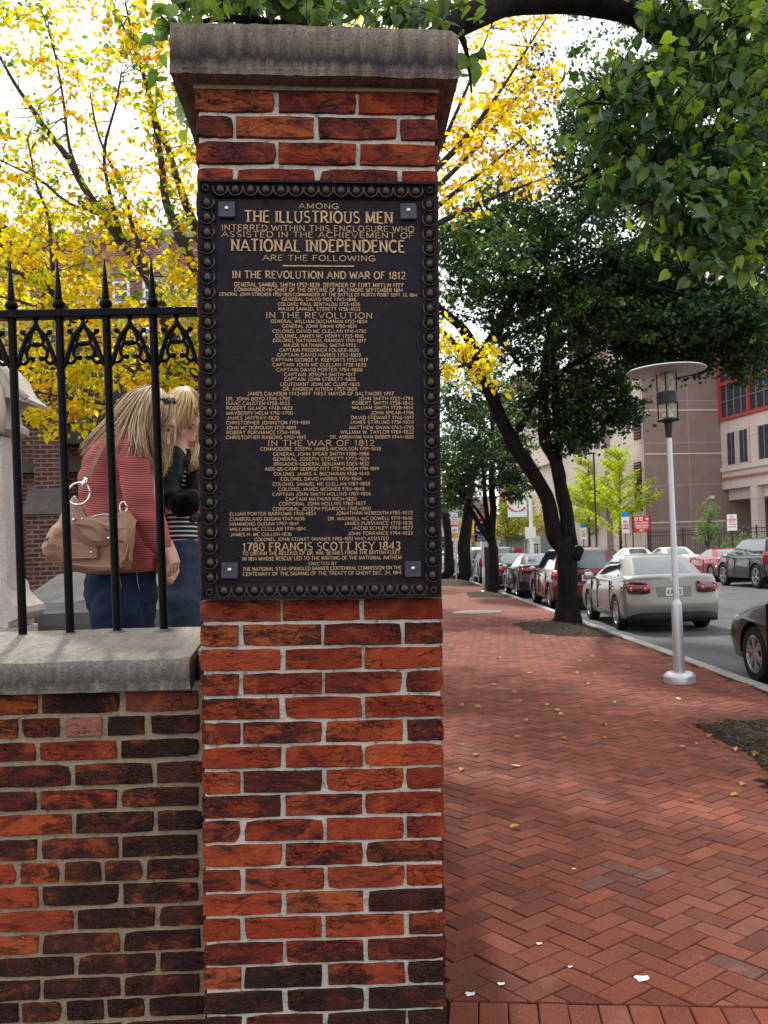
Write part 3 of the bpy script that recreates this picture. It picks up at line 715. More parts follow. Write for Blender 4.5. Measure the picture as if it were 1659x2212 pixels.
for s_ in (-1, 1):
    for (pl, r0, r1) in ((half, .0078, .0078), (inner1, .0052, .006), (inner2, .0062, .0058), (inner3, .007, .005), (spur, .008, .004)):
        q = crv(pl); pts = [(s_ * tz(a, b)[0], 0, tz(a, b)[1]) for a, b in q]
        tr.tube(pts, [r0 + (r1 - r0) * i / (len(q) - 1) for i in range(len(q))], 7)
    for (a, b) in ((-12, 900), (-34, 1009), (-104, 803), (-168, 1080)):
        x_, z_ = tz(a, b); tr.ball((s_ * x_, 0, z_), .0092, 8, 6)
tr.tube([(0, 0, ztop_r), (0, 0, ztop_r - .012), (0, 0, ztop_r - .02)], [.010, .006, .007], 8)
tr_me = tr.mesh('tracery_arch', M_IRON, True)
for k in range(-9, 4):
    link('tracery_arch', tr_me, fence, ((k + .5) * sp_, 0, 0))
# ================================================================== ground, sidewalk, road
def mat_asphalt():
    t = NT('worn asphalt'); o = t.obj(); n1 = t.noise(1.3, 6, o, .65); n2 = t.noise(150, 3, o); n3 = t.noise(.35, 4, vec2(t, 3, .6, 1), .6)
    c = t.ramp(n1, [(.3, (.05, .05, .053)), (.7, (.09, .09, .088))]); c = t.mix(t.math('MULTIPLY', t.ramp(n2, [(.45, 0.), (.7, 1.)]), .4), c, (.15, .148, .143))
    c = t.mix(t.math('MULTIPLY', t.ramp(n3, [(.5, 0.), (.7, 1.)]), .45), c, (.15, .148, .143))
    t.base(c); t.set(Roughness=.85); t.bump(n2, .5, .01); return t.m
def mat_soil(name, a, b, sc=20):
    t = NT(name); o = t.obj(); n1 = t.noise(sc, 8, o, .75); n2 = t.noise(sc * 5, 5, o, .7)
    c = t.ramp(t.mix(.5, n1, n2), [(.4, a), (.6, b)]); t.base(c); t.set(Roughness=.95); t.bump(t.mix(.5, n1, n2), 1, .02); return t.m
def mat_paver(src):
    t = NT('paving brick ' + src); o = t.n('TexCoord').outputs['Object']
    if src == 'object': tint = t.n('ObjectInfo').outputs['Color']
    else: at = t.n('Attribute'); at.attribute_name = 'pcol'; tint = at.outputs['Color']
    g_ = t.n('NewGeometry').outputs['Position']
    n1 = t.noise(.9, 5, g_, .6); n2 = t.noise(260, 3, g_, .7); n3 = t.noise(30, 6, g_, .7); n4 = t.noise(4.5, 5, g_, .6)
    c = t.mix(t.math('MULTIPLY', t.ramp(n2, [(.35, 1.), (.55, 0.)]), .35), tint, (.06, .025, .018))
    c = t.mix(t.math('MULTIPLY', t.ramp(n2, [(.55, 0.), (.7, 1.)]), .35), c, (.55, .30, .22))
    c = t.mix(t.math('MULTIPLY', t.ramp(n3, [(.55, 0.), (.75, 1.)]), .35), c, (.07, .04, .035))
    c = t.mix(t.math('MULTIPLY', t.ramp(n1, [(.5, 0.), (.75, 1.)]), .5), c, (.09, .045, .036))
    c = t.mix(t.math('MULTIPLY', t.ramp(n4, [(.6, 0.), (.75, 1.)]), .25), c, (.42, .24, .19))
    t.base(c); t.set(Roughness=.82); t.bump(t.mix(.5, n2, n3), .45, .004); return t.m
M_ASPH = mat_asphalt()
M_SOIL = mat_soil('brown bark mulch', (.012, .008, .006), (.06, .04, .028))
M_JOINT = mat_soil('sandy joint', (.018, .012, .010), (.05, .03, .024), 40)
M_KERB = mat_mortar('granite kerb', (.42, .40, .36), (.12, .11, .1), .6)
M_CONC = mat_mortar('grey concrete', (.30, .29, .275), (.1, .1, .1), .4)
M_PAVO, M_PAVS = mat_paver('object'), mat_paver('mesh')
ROADZ = -.12
def kx(Y): return 3.80 + .0085 * Y
def sheet(name, pts, z, mat, kind='structure'):
    mb = MB(); mb.add([(a, b, z) for a, b in pts], [tuple(range(len(pts)))]); o = mb.build(name, mat); o['kind'] = kind; return o
sheet('ground', [(-400, -60), (500, -60), (500, 900), (-400, 900)], -.20, mat_soil('bare earth', (.03, .028, .02), (.09, .08, .06), 2))
FARK = 15.3
mb = MB(); mb.box(3.6, FARK + .1, -30, 400, -.3, ROADZ); o = mb.build('road', M_ASPH); o['kind'] = 'structure'
mb = MB(); mb.box(-120, 3.7, 57, 66, -.3, ROADZ + .001); o = mb.build('cross_street', M_ASPH); o['kind'] = 'structure'
# far sidewalk
mb = MB(); mb.box(FARK, 40, -30, 400, -.3, .0); o = mb.build('far_sidewalk', M_CONC); o['kind'] = 'structure'
mb = MB(); mb.box(-120, 3.7, 66.5, 300, -.3, -.005); o = mb.build('far_block_ground', mat_soil('lot paving', (.15, .15, .14), (.25, .24, .23), 3)); o['kind'] = 'structure'
mb = MB(); mb.box(FARK - .16, FARK - .003, -30, 400, -.25, .012); o = mb.build('far_kerb', M_KERB); o['kind'] = 'structure'
# near sidewalk bed (the pavers lie on it)
SWE = 56.0
mb = MB(); mb.add([(-4, -12, -.012), (kx(-12), -12, -.012), (kx(SWE), SWE, -.012), (-1.6, SWE, -.012), (-4, 4, -.012)], [(0, 1, 2, 3, 4)])
sidewalk = mb.build('sidewalk', M_JOINT); sidewalk['kind'] = 'structure'
# kerb stones
kerb = empty('kerb', (0, 0, 0)); kerb['kind'] = 'structure'
kme = [MB().cbox((0, 0, 0), (.15, 1.79 + .01 * k, .30), 0, .012).mesh('kerb_stone', M_KERB) for k in range(3)]
y = -9.0; ang = -math.atan(.0085)
while y < SWE:
    link('kerb_stone', kme[rnd.randrange(3)], kerb, (kx(y) + .075 + rnd.uniform(-.004, .004), y, -.142 + rnd.uniform(-.003, .003)), (0, 0, ang)); y += 1.81
# tree pits
def in_poly(x, y, poly):
    c = False; n = len(poly)
    for i in range(n):
        x1, y1 = poly[i]; x2, y2 = poly[(i + 1) % n]
        if (y1 > y) != (y2 > y) and x < (x2 - x1) * (y - y1) / (y2 - y1) + x1: c = not c
    return c
def g2(px, py): v = G(px, py); return (v.x, v.y)
a_, b_ = g2(1486, 1563), g2(1659, 1557)
c_, d_ = g2(1547, 1597), g2(1636, 1645)
PIT1 = [a_, (3.1, a_[1] + .05), (kx(a_[1]) - .02, a_[1] + .06), (kx(4.6) - .02, 4.6), (2.6, 4.6), (2.22, 5.0), d_, c_]
PIT2 = [g2(1108, 1347), g2(1150, 1368), g2(1200, 1373), (kx(14.6), 14.6), (kx(18.3) - .01, 18.3), (3.0, 18.5)]
PIT3 = [(2.7, 28.6), (kx(27.6), 27.6), (kx(32), 32.), (2.9, 32.)]
PIT4 = [(2.2, 38.5), (kx(38), 38.), (kx(45), 45.), (1.9, 45.)]
PITS = [PIT1, PIT2, PIT3, PIT4]
for k, pit in enumerate(PITS):
    cx = sum(p[0] for p in pit) / len(pit); cy = sum(p[1] for p in pit) / len(pit)
    bm = bmesh.new(); n = 14; ringsN = 8; vs = []
    per = []
    for i in range(len(pit)):
        p, q = pit[i], pit[(i + 1) % len(pit)]
        for s_ in range(6): per.append((p[0] + (q[0] - p[0]) * s_ / 6, p[1] + (q[1] - p[1]) * s_ / 6))
    for r_ in range(ringsN + 1):
        f = r_ / ringsN
        for (x_, y_) in per:
            X_, Y_ = cx + (x_ - cx) * (1 - f), cy + (y_ - cy) * (1 - f)
            hgt = (.05 if k == 0 else .10 if k < 3 else .2) * (1 - (1 - f) ** 2) - .008 + noise.noise(Vector((X_ * 6, Y_ * 6, k))) * .02
            vs.append(bm.verts.new((X_, Y_, hgt)))
    m_ = len(per)
    for r_ in range(ringsN):
        for i in range(m_):
            bm.faces.new([vs[r_ * m_ + i], vs[r_ * m_ + (i + 1) % m_], vs[(r_ + 1) * m_ + (i + 1) % m_], vs[(r_ + 1) * m_ + i]])
    bmesh.ops.remove_doubles(bm, verts=bm.verts, dist=.0005); bmesh.ops.recalc_face_normals(bm, faces=bm.faces)
    # shredded bark chips
    r = random.Random(k); 
    cnt = {0: 2600, 1: 1800, 2: 500, 3: 300}[k]
    chips = MB()
    for _ in range(cnt):
        for _t in range(20):
            X_ = r.uniform(min(p[0] for p in pit), max(p[0] for p in pit)); Y_ = r.uniform(min(p[1] for p in pit), max(p[1] for p in pit))
            if in_poly(X_, Y_, pit): break
        a = r.uniform(0, 6.28); L = r.uniform(.01, .035); W = r.uniform(.003, .008)
        f = 1 - max(abs(X_ - cx), 0) / 3
        z = .035 if k == 0 else .07
        z = z * (1 - min(1, math.hypot(X_ - cx, (Y_ - cy) * .5) / 1.3) ** 2) + .008
        dx, dy = math.cos(a), math.sin(a); tz_ = r.uniform(-.012, .014)
        chips.add([(X_ - dx * L - dy * W, Y_ - dy * L + dx * W, z), (X_ - dx * L + dy * W, Y_ - dy * L - dx * W, z + .003), (X_ + dx * L + dy * W, Y_ + dy * L - dx * W, z + tz_), (X_ + dx * L - dy * W, Y_ + dy * L + dx * W, z + tz_ + .002)], [(0, 1, 2, 3)])
    me = bpy.data.meshes.new('mulch'); bm.to_mesh(me); bm.free(); me.materials.append(M_SOIL)
    o = link('mulch', me); o['kind'] = 'stuff'
    o = chips.build('bark_chips', [plain('bark chip %d' % k, (.07, .048, .034), .9, 0, .6, 40)]); o['kind'] = 'stuff'
# herringbone pavers
def paver_verts(L, W, seed):
    r = random.Random(seed); ch = .0035; e = lambda: r.uniform(-.0012, .0012)
    a, b = L / 2 - .0022, W / 2 - .0022
    o = [(-a + e(), -b + e()), (0, -b + e()), (a + e(), -b + e()), (a + e(), b + e()), (0, b + e()), (-a + e(), b + e())]
    v = [(x, y, -.05) for x, y in o] + [(x, y, -ch) for x, y in o] + [(x - math.copysign(ch, x) * (x != 0), y - math.copysign(ch, y), 0) for x, y in o]
    f = []
    for r_ in range(2):
        for k in range(6): f.append((r_ * 6 + k, r_ * 6 + (k + 1) % 6, r_ * 6 + 6 + (k + 1) % 6, r_ * 6 + 6 + k))
    f.append(tuple(range(12, 18))); return v, f
PVS = [paver_verts(.2, .1, k) for k in range(6)]
pme = []
for v, f in PVS:
    m_ = bpy.data.meshes.new('paver'); m_.from_pydata(v, [], f); m_.materials.append(M_PAVO); pme.append(m_)
def pav_col():
    b = rnd.choice([(.25, .085, .052), (.22, .073, .045), (.27, .098, .063), (.19, .064, .043), (.24, .078, .047), (.28, .11, .075), (.17, .062, .046), (.26, .083, .047), (.215, .073, .047)])
    k = rnd.uniform(.85, 1.15)
    if rnd.random() < .02: return (.12, .052, .040)
    if rnd.random() < .002: return (.24, .13, .095)
    return (b[0] * k * .70, b[1] * k * .56, b[2] * k * .52)
e0, e1 = Vector(g2(971, 2161)), Vector(g2(1659, 2175))
ed = (e1 - e0).normalized(); en = Vector((-ed.y, ed.x))          # en points away from the camera
ha = math.atan2(ed.y, ed.x) + R(45) - R(1.5)
hx, hy = Vector((math.cos(ha), math.sin(ha))), Vector((-math.sin(ha), math.cos(ha)))
cand = []
def allowed(p, m=.0):
    if p.x > kx(p.y) - .06: return False
    for q in PITS:
        if in_poly(p.x, p.y, q): return False
    if p.y > 2.25 and p.x < .14 - .05 * (p.y - 2.4): return False
    return True
cuts = []
for i in range(-260, 260):
    for j in range(-260, 260):
        m4 = (i - j) % 4
        if m4 == 0: c = hx * (i + 1) * .1 + hy * (j + .5) * .1; aa = ha
        elif m4 == 3: c = hx * (i + .5) * .1 + hy * (j + 1) * .1; aa = ha + math.pi / 2
        else: continue
        p = e0 + c
        if p.y > 20.5 or p.y < 1.4 or p.x < -1.2 or not allowed(p): continue
        t = (p - e0).dot(en)
        if -.42 < t < .115:
            # cut bricks where the herringbone meets the soldier course
            dx_, dy_ = Vector((math.cos(aa), math.sin(aa))), Vector((-math.sin(aa), math.cos(aa)))
            qd = [p + dx_ * sx * .0978 + dy_ * sy * .0478 for sx, sy in ((-1, -1), (1, -1), (1, 1), (-1, 1))]
            for (off, sg) in ((.002, 1), (-.214, -1)):
                dd = [((q - e0).dot(en) - off) * sg for q in qd]
                if all(d < 0 for d in dd): continue
                if max(dd) < .006: continue
                po = []
                for k_ in range(4):
                    a_q, b_q, da, db = qd[k_], qd[(k_ + 1) % 4], dd[k_], dd[(k_ + 1) % 4]
                    if da >= 0: po.append(a_q)
                    if (da >= 0) != (db >= 0): po.append(a_q + (b_q - a_q) * (da / (da - db)))
                if len(po) >= 3: cuts.append(po)
            continue
        cand.append((p, aa))
for k in range(-14, 34):     # soldier course across the walk
    p = e0 + ed * (k * .1 + .05) - en * .105
    if allowed(p): cand.append((p, math.atan2(en.y, en.x)))
# infill cut bricks between soldier course and herringbone: small triangles
edge_b = []
# brick-on-edge border of the near tree pit
for (a, b) in ((c_, d_), (a_, c_)):
    a, b = Vector(a), Vector(b); L = (b - a).length; n = max(1, int(L / .2)); d = (b - a) / L
    for k in range(n): edge_b.append((a + d * (k + .5) * L / n - Vector((d.y, -d.x)) * -.02, math.atan2(d.y, d.x)))
def scr(p):
    q = Vector((p.x, p.y, 0)) - CAMP; Z = q.y
    return PX0 + FPX * q.dot(_R) / Z, PY0 - FPX * q.dot(_U) / Z, Z
inview, rest = [], []
for (p, a) in cand:
    sx, sy, Z = scr(p)
    (inview if (965 < sx < 1690 and sy < 2240) else rest).append((Z, p, a))
inview.sort(key=lambda q: q[0])
parts_, rest = inview[:300], rest + inview[300:]
for (Z, p, a) in parts_:
    o = link('paver', rnd.choice(pme), sidewalk, (p.x, p.y, rnd.uniform(-.0022, .0022)), (rnd.uniform(-.008, .008), rnd.uniform(-.006, .006), a + (math.pi if rnd.random() < .5 else 0) + rnd.uniform(-.008, .008)))
    c_o = pav_col(); o.color = c_o + (1,)
VV, FF, CC = [], [], []; nb = 0
pv = [np.array(v) for v, f in PVS]; pf = PVS[0][1]
arrs = []
for (Z, p, a) in rest:
    v = pv[rnd.randrange(6)]; ca, sa = math.cos(a), math.sin(a)
    z = rnd.uniform(-.0022, .0022); tx, ty = rnd.uniform(-.008, .008), rnd.uniform(-.008, .008)
    q = np.empty_like(v); q[:, 0] = v[:, 0] * ca - v[:, 1] * sa + p.x; q[:, 1] = v[:, 0] * sa + v[:, 1] * ca + p.y; q[:, 2] = v[:, 2] + z + v[:, 0] * tx + v[:, 1] * ty
    arrs.append(q); cc = pav_col(); CC += [cc] * len(pf)
    FF += [tuple(i + nb for i in f) for f in pf]; nb += len(v)
m_ = bpy.data.meshes.new('pavers'); m_.from_pydata(np.concatenate(arrs).tolist(), [], FF)
at = m_.attributes.new('pcol', 'FLOAT_COLOR', 'FACE'); at.data.foreach_set('color', np.c_[np.array(CC), np.ones(len(CC))].astype(np.float32).ravel())
m_.materials.append(M_PAVS); o = link('pavers', m_, sidewalk); o['kind'] = 'stuff'
for po in cuts:
    c_ = sum(po, Vector((0, 0))) / len(po); sx, sy, Z = scr(c_); z = rnd.uniform(-.002, .002); n_ = len(po)
    mb = MB(); ins = [q + (c_ - q).normalized() * .004 for q in po]
    mb.add([(q.x - c_.x, q.y - c_.y, -.05) for q in po] + [(q.x - c_.x, q.y - c_.y, -.0035) for q in po] + [(q.x - c_.x, q.y - c_.y, 0) for q in ins],
           [(k_ + r_ * n_, (k_ + 1) % n_ + r_ * n_, (k_ + 1) % n_ + n_ + r_ * n_, k_ + n_ + r_ * n_) for r_ in (0, 1) for k_ in range(n_)] + [tuple(range(2 * n_, 3 * n_))])
    if c_.x < .0 or c_.x > 1.5: continue
    o = mb.build('cut_paver', M_PAVO, sidewalk, False, (c_.x, c_.y, z)); o.color = pav_col() + (1,)
for (p, a) in edge_b:
    o = link('edging_brick', pme[0], sidewalk, (p.x, p.y, .004), (0, 0, a)); o.scale = (1, .5, 1); o.color = pav_col() + (1,)
# beyond the picked-apart pavers the walk goes on as a sheet at the same level
def mat_farpave():
    t = NT('far brick paving'); o = t.obj(); n1 = t.noise(1.2, 6, o); v = t.n('TexVoronoi'); v.inputs['Scale'].default_value = 9; t.l(o, v.inputs['Vector'])
    c = t.mix(.5, t.ramp(n1, [(.3, (.105, .038, .026)), (.7, (.15, .056, .038))]), t.ramp(t.n('SeparateXYZ').outputs[0], [(0, (.2, .07, .05)), (1, (.3, .11, .07))]))
    t.base(t.mix(.3, c, v.outputs['Color'], 'OVERLAY')); t.set(Roughness=.85); return t.m
mb = MB(); y0 = 20.45
mb.add([(-1.5, y0, -.003), (kx(y0) - .0, y0, -.003), (kx(SWE), SWE, -.003), (-3.4, SWE, -.003)], [(0, 1, 2, 3)])
o = mb.build('far_paving', mat_farpave(), sidewalk); 
# round concrete access cover on the walk
pc = G(1030, 1322); mb = MB(); mb.lathe([(.62, -.02), (.62, .006), (.60, .009), (.0001, .009)], n=28)
tag(mb.build('utility_cover', M_CONC, None, False, (pc.x, pc.y, 0)), 'pale round concrete utility cover let into the brick sidewalk', 'manhole cover')
# raised churchyard ground
def mat_yard():
    t = NT('churchyard earth'); o = t.obj(); n1 = t.noise(2, 7, o, .7); n2 = t.noise(30, 5, o, .7)
    c = t.ramp(n1, [(.35, (.05, .045, .035)), (.6, (.12, .10, .075))]); c = t.mix(t.math('MULTIPLY', t.ramp(n2, [(.58, 0.), (.7, 1.)]), .5), c, (.25, .16, .05))
    t.base(c); t.set(Roughness=.95); t.bump(n2, .8, .02); return t.m
YZ = .62
mb = MB(); mb.add([(-60, 2.86, YZ), (.12, 2.96, YZ), (-2.3, 50, YZ), (-60, 50, YZ)], [(0, 1, 2, 3)])
o = mb.build('churchyard_ground', mat_yard()); o['kind'] = 'structure'
# street side wall of the churchyard, running back behind the pillar
M_SIDE = mat_wallbrick('side wall brick', (.22, .06, .035), (.10, .03, .022), (.30, .26, .21))
sw = empty('churchyard_wall', (-.05, 3.05, 0), (0, 0, R(2.9)), 'long brick wall with stone coping running back behind the pillar along the sidewalk', 'wall')
mb = MB(); mb.box(-.17, .17, 0, 47, -.2, 1.12); mb.build('brickwork', M_SIDE, sw)
mb = MB(); mb.box(-.21, .21, -.02, 47, 1.12, 1.26); mb.build('coping', M_COPE, sw)
# ================================================================== street furniture
M_ALU = plain('brushed aluminium', (.52, .51, .53), .38, .55, .08, 3)
M_DKMET = plain('dark grey metal', (.04, .042, .045), .45, .4, .15)
M_WHITE = plain('white painted metal', (.72, .72, .70), .6, 0, .05)
M_REDP = plain('red sign paint', (.50, .02, .03), .5, 0, .05)
M_BLUEP = plain('blue sign paint', (.02, .05, .28), .5, 0, .05)
M_NAVY = plain('navy sign paint', (.010, .016, .075), .5, 0, .05)
M_SKYB = plain('light blue sign paint', (.02, .20, .60), .5, 0, .05)
M_YEL = plain('yellow paint', (.75, .45, .03), .5, 0, .05)
M_ORG = plain('orange sign paint', (.62, .27, .03), .5, 0, .05)
M_GREENP = plain('green sign paint', (.01, .25, .16), .5, 0, .05)
def mat_clear():
    t = NT('clear lantern plastic'); t.base((.62, .58, .50)); t.set(Roughness=.12)
    tr = t.n('BsdfTransparent'); tr.inputs[0].default_value = (.92, .9, .86, 1); m = t.n('MixShader'); m.inputs[0].default_value = .72
    t.l(t.b.outputs[0], m.inputs[1]); t.l(tr.outputs[0], m.inputs[2]); t.l(m.outputs[0], t.o.inputs[0]); return t.m
M_CLEAR = mat_clear()
LA = .009
def lamp(loc, lean=0, h=3.46, label='', group='slim street lamps with a flat disc on top'):
    t = empty('street_lamp', loc, (0, -lean, 0), label, 'street lamp', group)
    mb = MB(); mb.lathe([(.172, 0), (.172, .075), (.168, .082), (.135, .115), (.128, .118), (.06, .118)], n=28); mb.build('base', M_ALU, t, 40)
    mb = MB(); mb.lathe([(.064, .11), (.062, .30), (.055, .86), (.050, .885), (.036, .91), (.034, .93), (.029, h - .72)], n=20); mb.build('pole', M_ALU, t, 40)
    mb = MB(); mb.lathe([(.034, h - .76), (.036, h - .72), (.046, h - .60), (.05, h - .585)], n=18); mb.build('socket', M_DKMET, t, 40)
    mb = MB(); mb.lathe([(.05, h - .585), (.115, h - .575), (.125, h - .56), (.09, h - .545), (.06, h - .54)], n=24); mb.build('lantern_base', M_DKMET, t, 40)
    mb = MB(); mb.lathe([(.086, h - .545), (.086, h - .06)], n=24, cap=False); mb.build('lantern_glass', M_CLEAR, t, True)
    mb = MB(); mb.lathe([(.082, h - .54), (.05, h - .50), (.018, h - .44), (.016, h - .40), (.0001, h - .39)], n=20); mb.build('reflector', (M_REFL := plain('pale reflector', (.55, .48, .38), .3, .3, .1)), t, True); mb = MB(); mb.lathe([(.0001, h - .2), (.018, h - .17), (.05, h - .10), (.082, h - .055)], n=20); mb.build('reflector', M_REFL, t, True)
    mb = MB(); mb.lathe([(.096, h - .375), (.1135, h - .373), (.1135, h - .255), (.096, h - .253), (.096, h - .375)], n=28); mb.build('lantern_band', M_DKMET, t, 40)
    for k in range(4):
        a = R(45 + 90 * k + 20); mb = MB(); mb.tube([(.104 * math.cos(a), .104 * math.sin(a), h - .56), (.104 * math.cos(a), .104 * math.sin(a), h - .03)], .008, 8); mb.build('rod', M_DKMET, t, True)
    mb = MB(); mb.lathe([(.0001, h - .045), (.10, h - .045), (.40, h - .03), (.425, h - .022), (.428, h - .014), (.41, h - .004), (.0001, h + .02)], n=48); mb.build('disc_shade', plain('pale grey disc', (.50, .49, .48), .4, .2, .1), t, 50)
    return t
lp = G(1469, 1474)
lamp(lp, LA, 3.47, 'nearest slim aluminium street lamp with clear lantern under a flat disc')
for (px, Z, lab) in ((1018, 44.5, 'distant flat disc street lamp half hidden by leaves behind the blue parking sign'), (976, 52, 'farthest slim street lamp with a flat disc, close beside the brick pillar edge')):
    p = P(px, 1190, Z); lamp((p.x, p.y, 0), 0, 3.47, lab)
def sign_post(loc, h, label, cat, boards, pole_r=.028, polemat=None, base=False, rotz=0, group=None):
    """boards: (z centre, w, h, face material, [(text or shape...)])"""
    t = empty('sign_post', loc, (0, 0, rotz), label, cat, group)
    mb = MB(); mb.tube([(0, 0, 0), (0, 0, h)], pole_r, 10); mb.build('pole', polemat or M_ALU, t, 40)
    if base: mb = MB(); mb.lathe([(.10, 0), (.10, .05), (.05, .07), (.045, .9), (.03, .92)], n=14); mb.build('base', polemat or M_ALU, t, 40)
    for (z, w_, hh, bm_, items) in boards:
        mb = MB(); mb.cbox((0, -pole_r - .012, z), (w_, .012, hh), 0, .002)
        b = mb.build('sign_board', bm_, t)
        for it in items:
            if it[0] == 't':
                _, s, x0, x1, zb, th, m_ = it
                text_mb(s, x0 * w_, x1 * w_, z + zb * hh, th * hh, -pole_r - .018, -pole_r - .022, .17).build('lettering', m_, b)
            elif it[0] == 'r':
                _, x0, x1, z0, z1, m_ = it
                mb = MB(); mb.box(x0 * w_, x1 * w_, -pole_r - .0225, -pole_r - .017, z + z0 * hh, z + z1 * hh); mb.build('panel', m_, b)
            elif it[0] == 'ring':
                _, x, zc, r0, r1, m_ = it
                mb = MB(); n = 24; vs = []
                for k in range(n):
                    a = 2 * math.pi * k / n
                    vs += [(x * w_ + r0 * math.cos(a), -pole_r - .023, z + zc * hh + r0 * math.sin(a)), (x * w_ + r1 * math.cos(a), -pole_r - .023, z + zc * hh + r1 * math.sin(a))]
                fs = [(2 * k, 2 * k + 1, (2 * k + 3) % (2 * n), (2 * k + 2) % (2 * n)) for k in range(n)]
                mb.add(vs, fs); mb.build('emblem', m_, b)
    return t
W_T, R_T = M_WHITE, M_REDP
# pay here sign (near tree B)
p = P(1043, 1190, 31.6)
sign_post((p.x, p.y, 0), 3.3, 'blue PAY HERE parking sign on a grey post, partly behind a thin trunk', 'sign',
 [(2.16, .56, .66, M_NAVY, [('t', 'PAY', -.28, .28, -.30, .13, W_T), ('t', 'HERE', -.34, .34, -.46, .13, W_T), ('r', -.48, .48, -.115, -.10, W_T), ('ring', -.2, .22, .07, .11, W_T), ('ring', .22, .22, .02, .10, M_SKYB), ('r', -.3, .0, .1, .14, W_T)]),
  (2.88, .46, .68, W_T, [('t', 'NO', -.05, .30, .28, .14, R_T), ('t', 'STOPPING', -.4, .4, .10, .12, R_T), ('t', 'ANYTIME', -.4, .4, -.08, .12, R_T), ('t', 'TOW', -.4, .4, -.26, .12, R_T), ('r', -.5, .5, -.5, -.33, R_T)])], .035, M_ALU, True)
# meter box
p = P(1064, 1190, 32.2)
t = empty('parking_meter', (p.x - .02, p.y + .3, 0), (0, 0, 0), 'tall black parking pay station with a blue P badge behind the thin trunk', 'parking meter')
mb = MB(); mb.cbox((0, 0, .82), (.52, .35, 1.64), 0, .03); mb.build('cabinet', M_DKMET, t)
mb = MB(); mb.cbox((0, 0, .12), (.42, .3, .24), 0, .01); mb.build('plinth', M_DKMET, t)
mb = MB(); mb.lathe([(.0001, -.012), (.15, -.012), (.15, 0)], n=24, axis='Y', c=(.02, -.176, 1.42)); pb = mb.build('badge', M_BLUEP, t)
text_mb('P', -.05, .08, 1.33, .18, -.19, -.193, .2).build('lettering', M_WHITE, pb)
mb = MB(); mb.cbox((.03, -.18, 1.12), (.22, .01, .2), 0); mb.build('screen', plain('green display', (.05, .13, .06), .3), t)
mb = MB(); mb.cbox((.06, -.18, .82), (.16, .01, .24), 0); mb.build('notice', M_SKYB, t)
# stacked restriction signs by the far trunk
p = P(984, 1190, 41)
sign_post((p.x, p.y, 0), 3.3, 'grey post with stacked red and white parking rules above an orange plate', 'sign',
 [(2.97, .32, .62, W_T, [('t', 'NO', -.2, .2, .3, .12, R_T), ('t', 'PARKING', -.4, .4, .13, .11, R_T), ('t', '7AM-9AM', -.4, .4, -.04, .1, R_T), ('t', '4PM-6PM', -.4, .4, -.2, .1, R_T), ('t', 'MON-FRI', -.4, .4, -.34, .09, R_T), ('r', -.5, .5, -.5, -.38, R_T)]),
  (2.50, .30, .26, W_T, [('ring', -.22, -.1, .035, .055, M_NAVY), ('ring', .22, -.1, .035, .055, M_NAVY), ('r', -.03, .03, -.3, .35, M_NAVY)]),
  (2.24, .28, .2, M_ORG, []), (2.06, .28, .1, W_T, [('t', '>', -.3, .3, -.3, .6, M_DKMET)])], .03, M_ALU)
# signs across the street
p = P(1388, 1190, 53)
t = empty('hospital_sign', (p.x, p.y, 0), (0, 0, 0), 'red board with white cross, arrow and NO STOPPING lettering on two dark posts', 'sign')
for sx in (-.53, .53):
    mb = MB(); mb.tube([(sx, 0, -.01), (sx, 0, 3.25)], .04, 10); mb.build('post', M_DKMET, t, 40)
bw, bh, bz = 1.0, .98, 2.72
mb = MB(); mb.cbox((0, -.03, bz), (bw, .04, bh), 0, .01); b = mb.build('sign_board', M_REDP, t)
for (x0, x1) in ((-.42, -.22), (-.13, .07)):
    mb = MB(); mb.box(x0, x1, -.056, -.05, bz + .22, bz + .42); mb.build('symbol_tile', W_T, b)
mb = MB(); mb.box(-.345, -.295, -.061, -.057, bz + .25, bz + .39); mb.box(-.39, -.25, -.064, -.062, bz + .295, bz + .345); mb.build('cross', M_REDP, b)
mb = MB(); mb.box(-.11, .05, -.061, -.057, bz + .28, bz + .34); mb.box(-.06, .0, -.064, -.062, bz + .34, bz + .36); mb.build('symbol', M_REDP, b)
text_mb('>', .18, .42, bz + .22, .2, -.05, -.056, .2).build('arrow', W_T, b)
text_mb('NO STOPPING', -.40, .40, bz + .04, .10, -.05, -.056, .2).build('lettering', W_T, b)
mb = MB(); mb.box(-.42, .42, -.056, -.051, bz - .02, bz - .008); mb.build('divider', W_T, b)
text_mb('EMERGENCY VEHICLES', -.40, .40, bz - .13, .08, -.05, -.056, .2).build('lettering', W_T, b)
text_mb('AND MD SHUTTLE', -.34, .34, bz - .25, .08, -.05, -.056, .2).build('lettering', W_T, b)
text_mb('ONLY', -.14, .14, bz - .41, .10, -.05, -.056, .2).build('lettering', W_T, b)
def rules(px, Z, top, w_, h_, blue, label):
    p = P(px, 1190, Z)
    items = [('t', 'BUS', -.3, .3, -.02, .12, R_T), ('t', '2 HOUR', -.4, .4, -.18, .10, R_T), ('t', 'PARKING', -.4, .4, -.32, .09, R_T)]
    if blue: items += [('r', -.5, .5, .28, .5, M_SKYB), ('t', 'P', .1, .35, .30, .14, W_T)]
    else: items += [('t', 'NO', -.2, .2, .3, .12, R_T), ('t', 'PARKING', -.42, .42, .12, .12, R_T)]
    sign_post((p.x, p.y, 0), top, label, 'sign', [(top - h_ / 2, w_, h_, W_T, items)], .035, M_DKMET)
rules(1353, 55, 3.55, .46, 1.3, True, 'tall white bus and parking sign with blue head, just left of the red board')
rules(1262, 60, 3.0, .38, 1.0, True, 'small white sign with blue band before the lime ginkgo, right of the leaning trunk')
rules(1583, 39.5, 2.72, .44, .72, False, 'pinkish white no parking sign at right, in front of the dark fence')
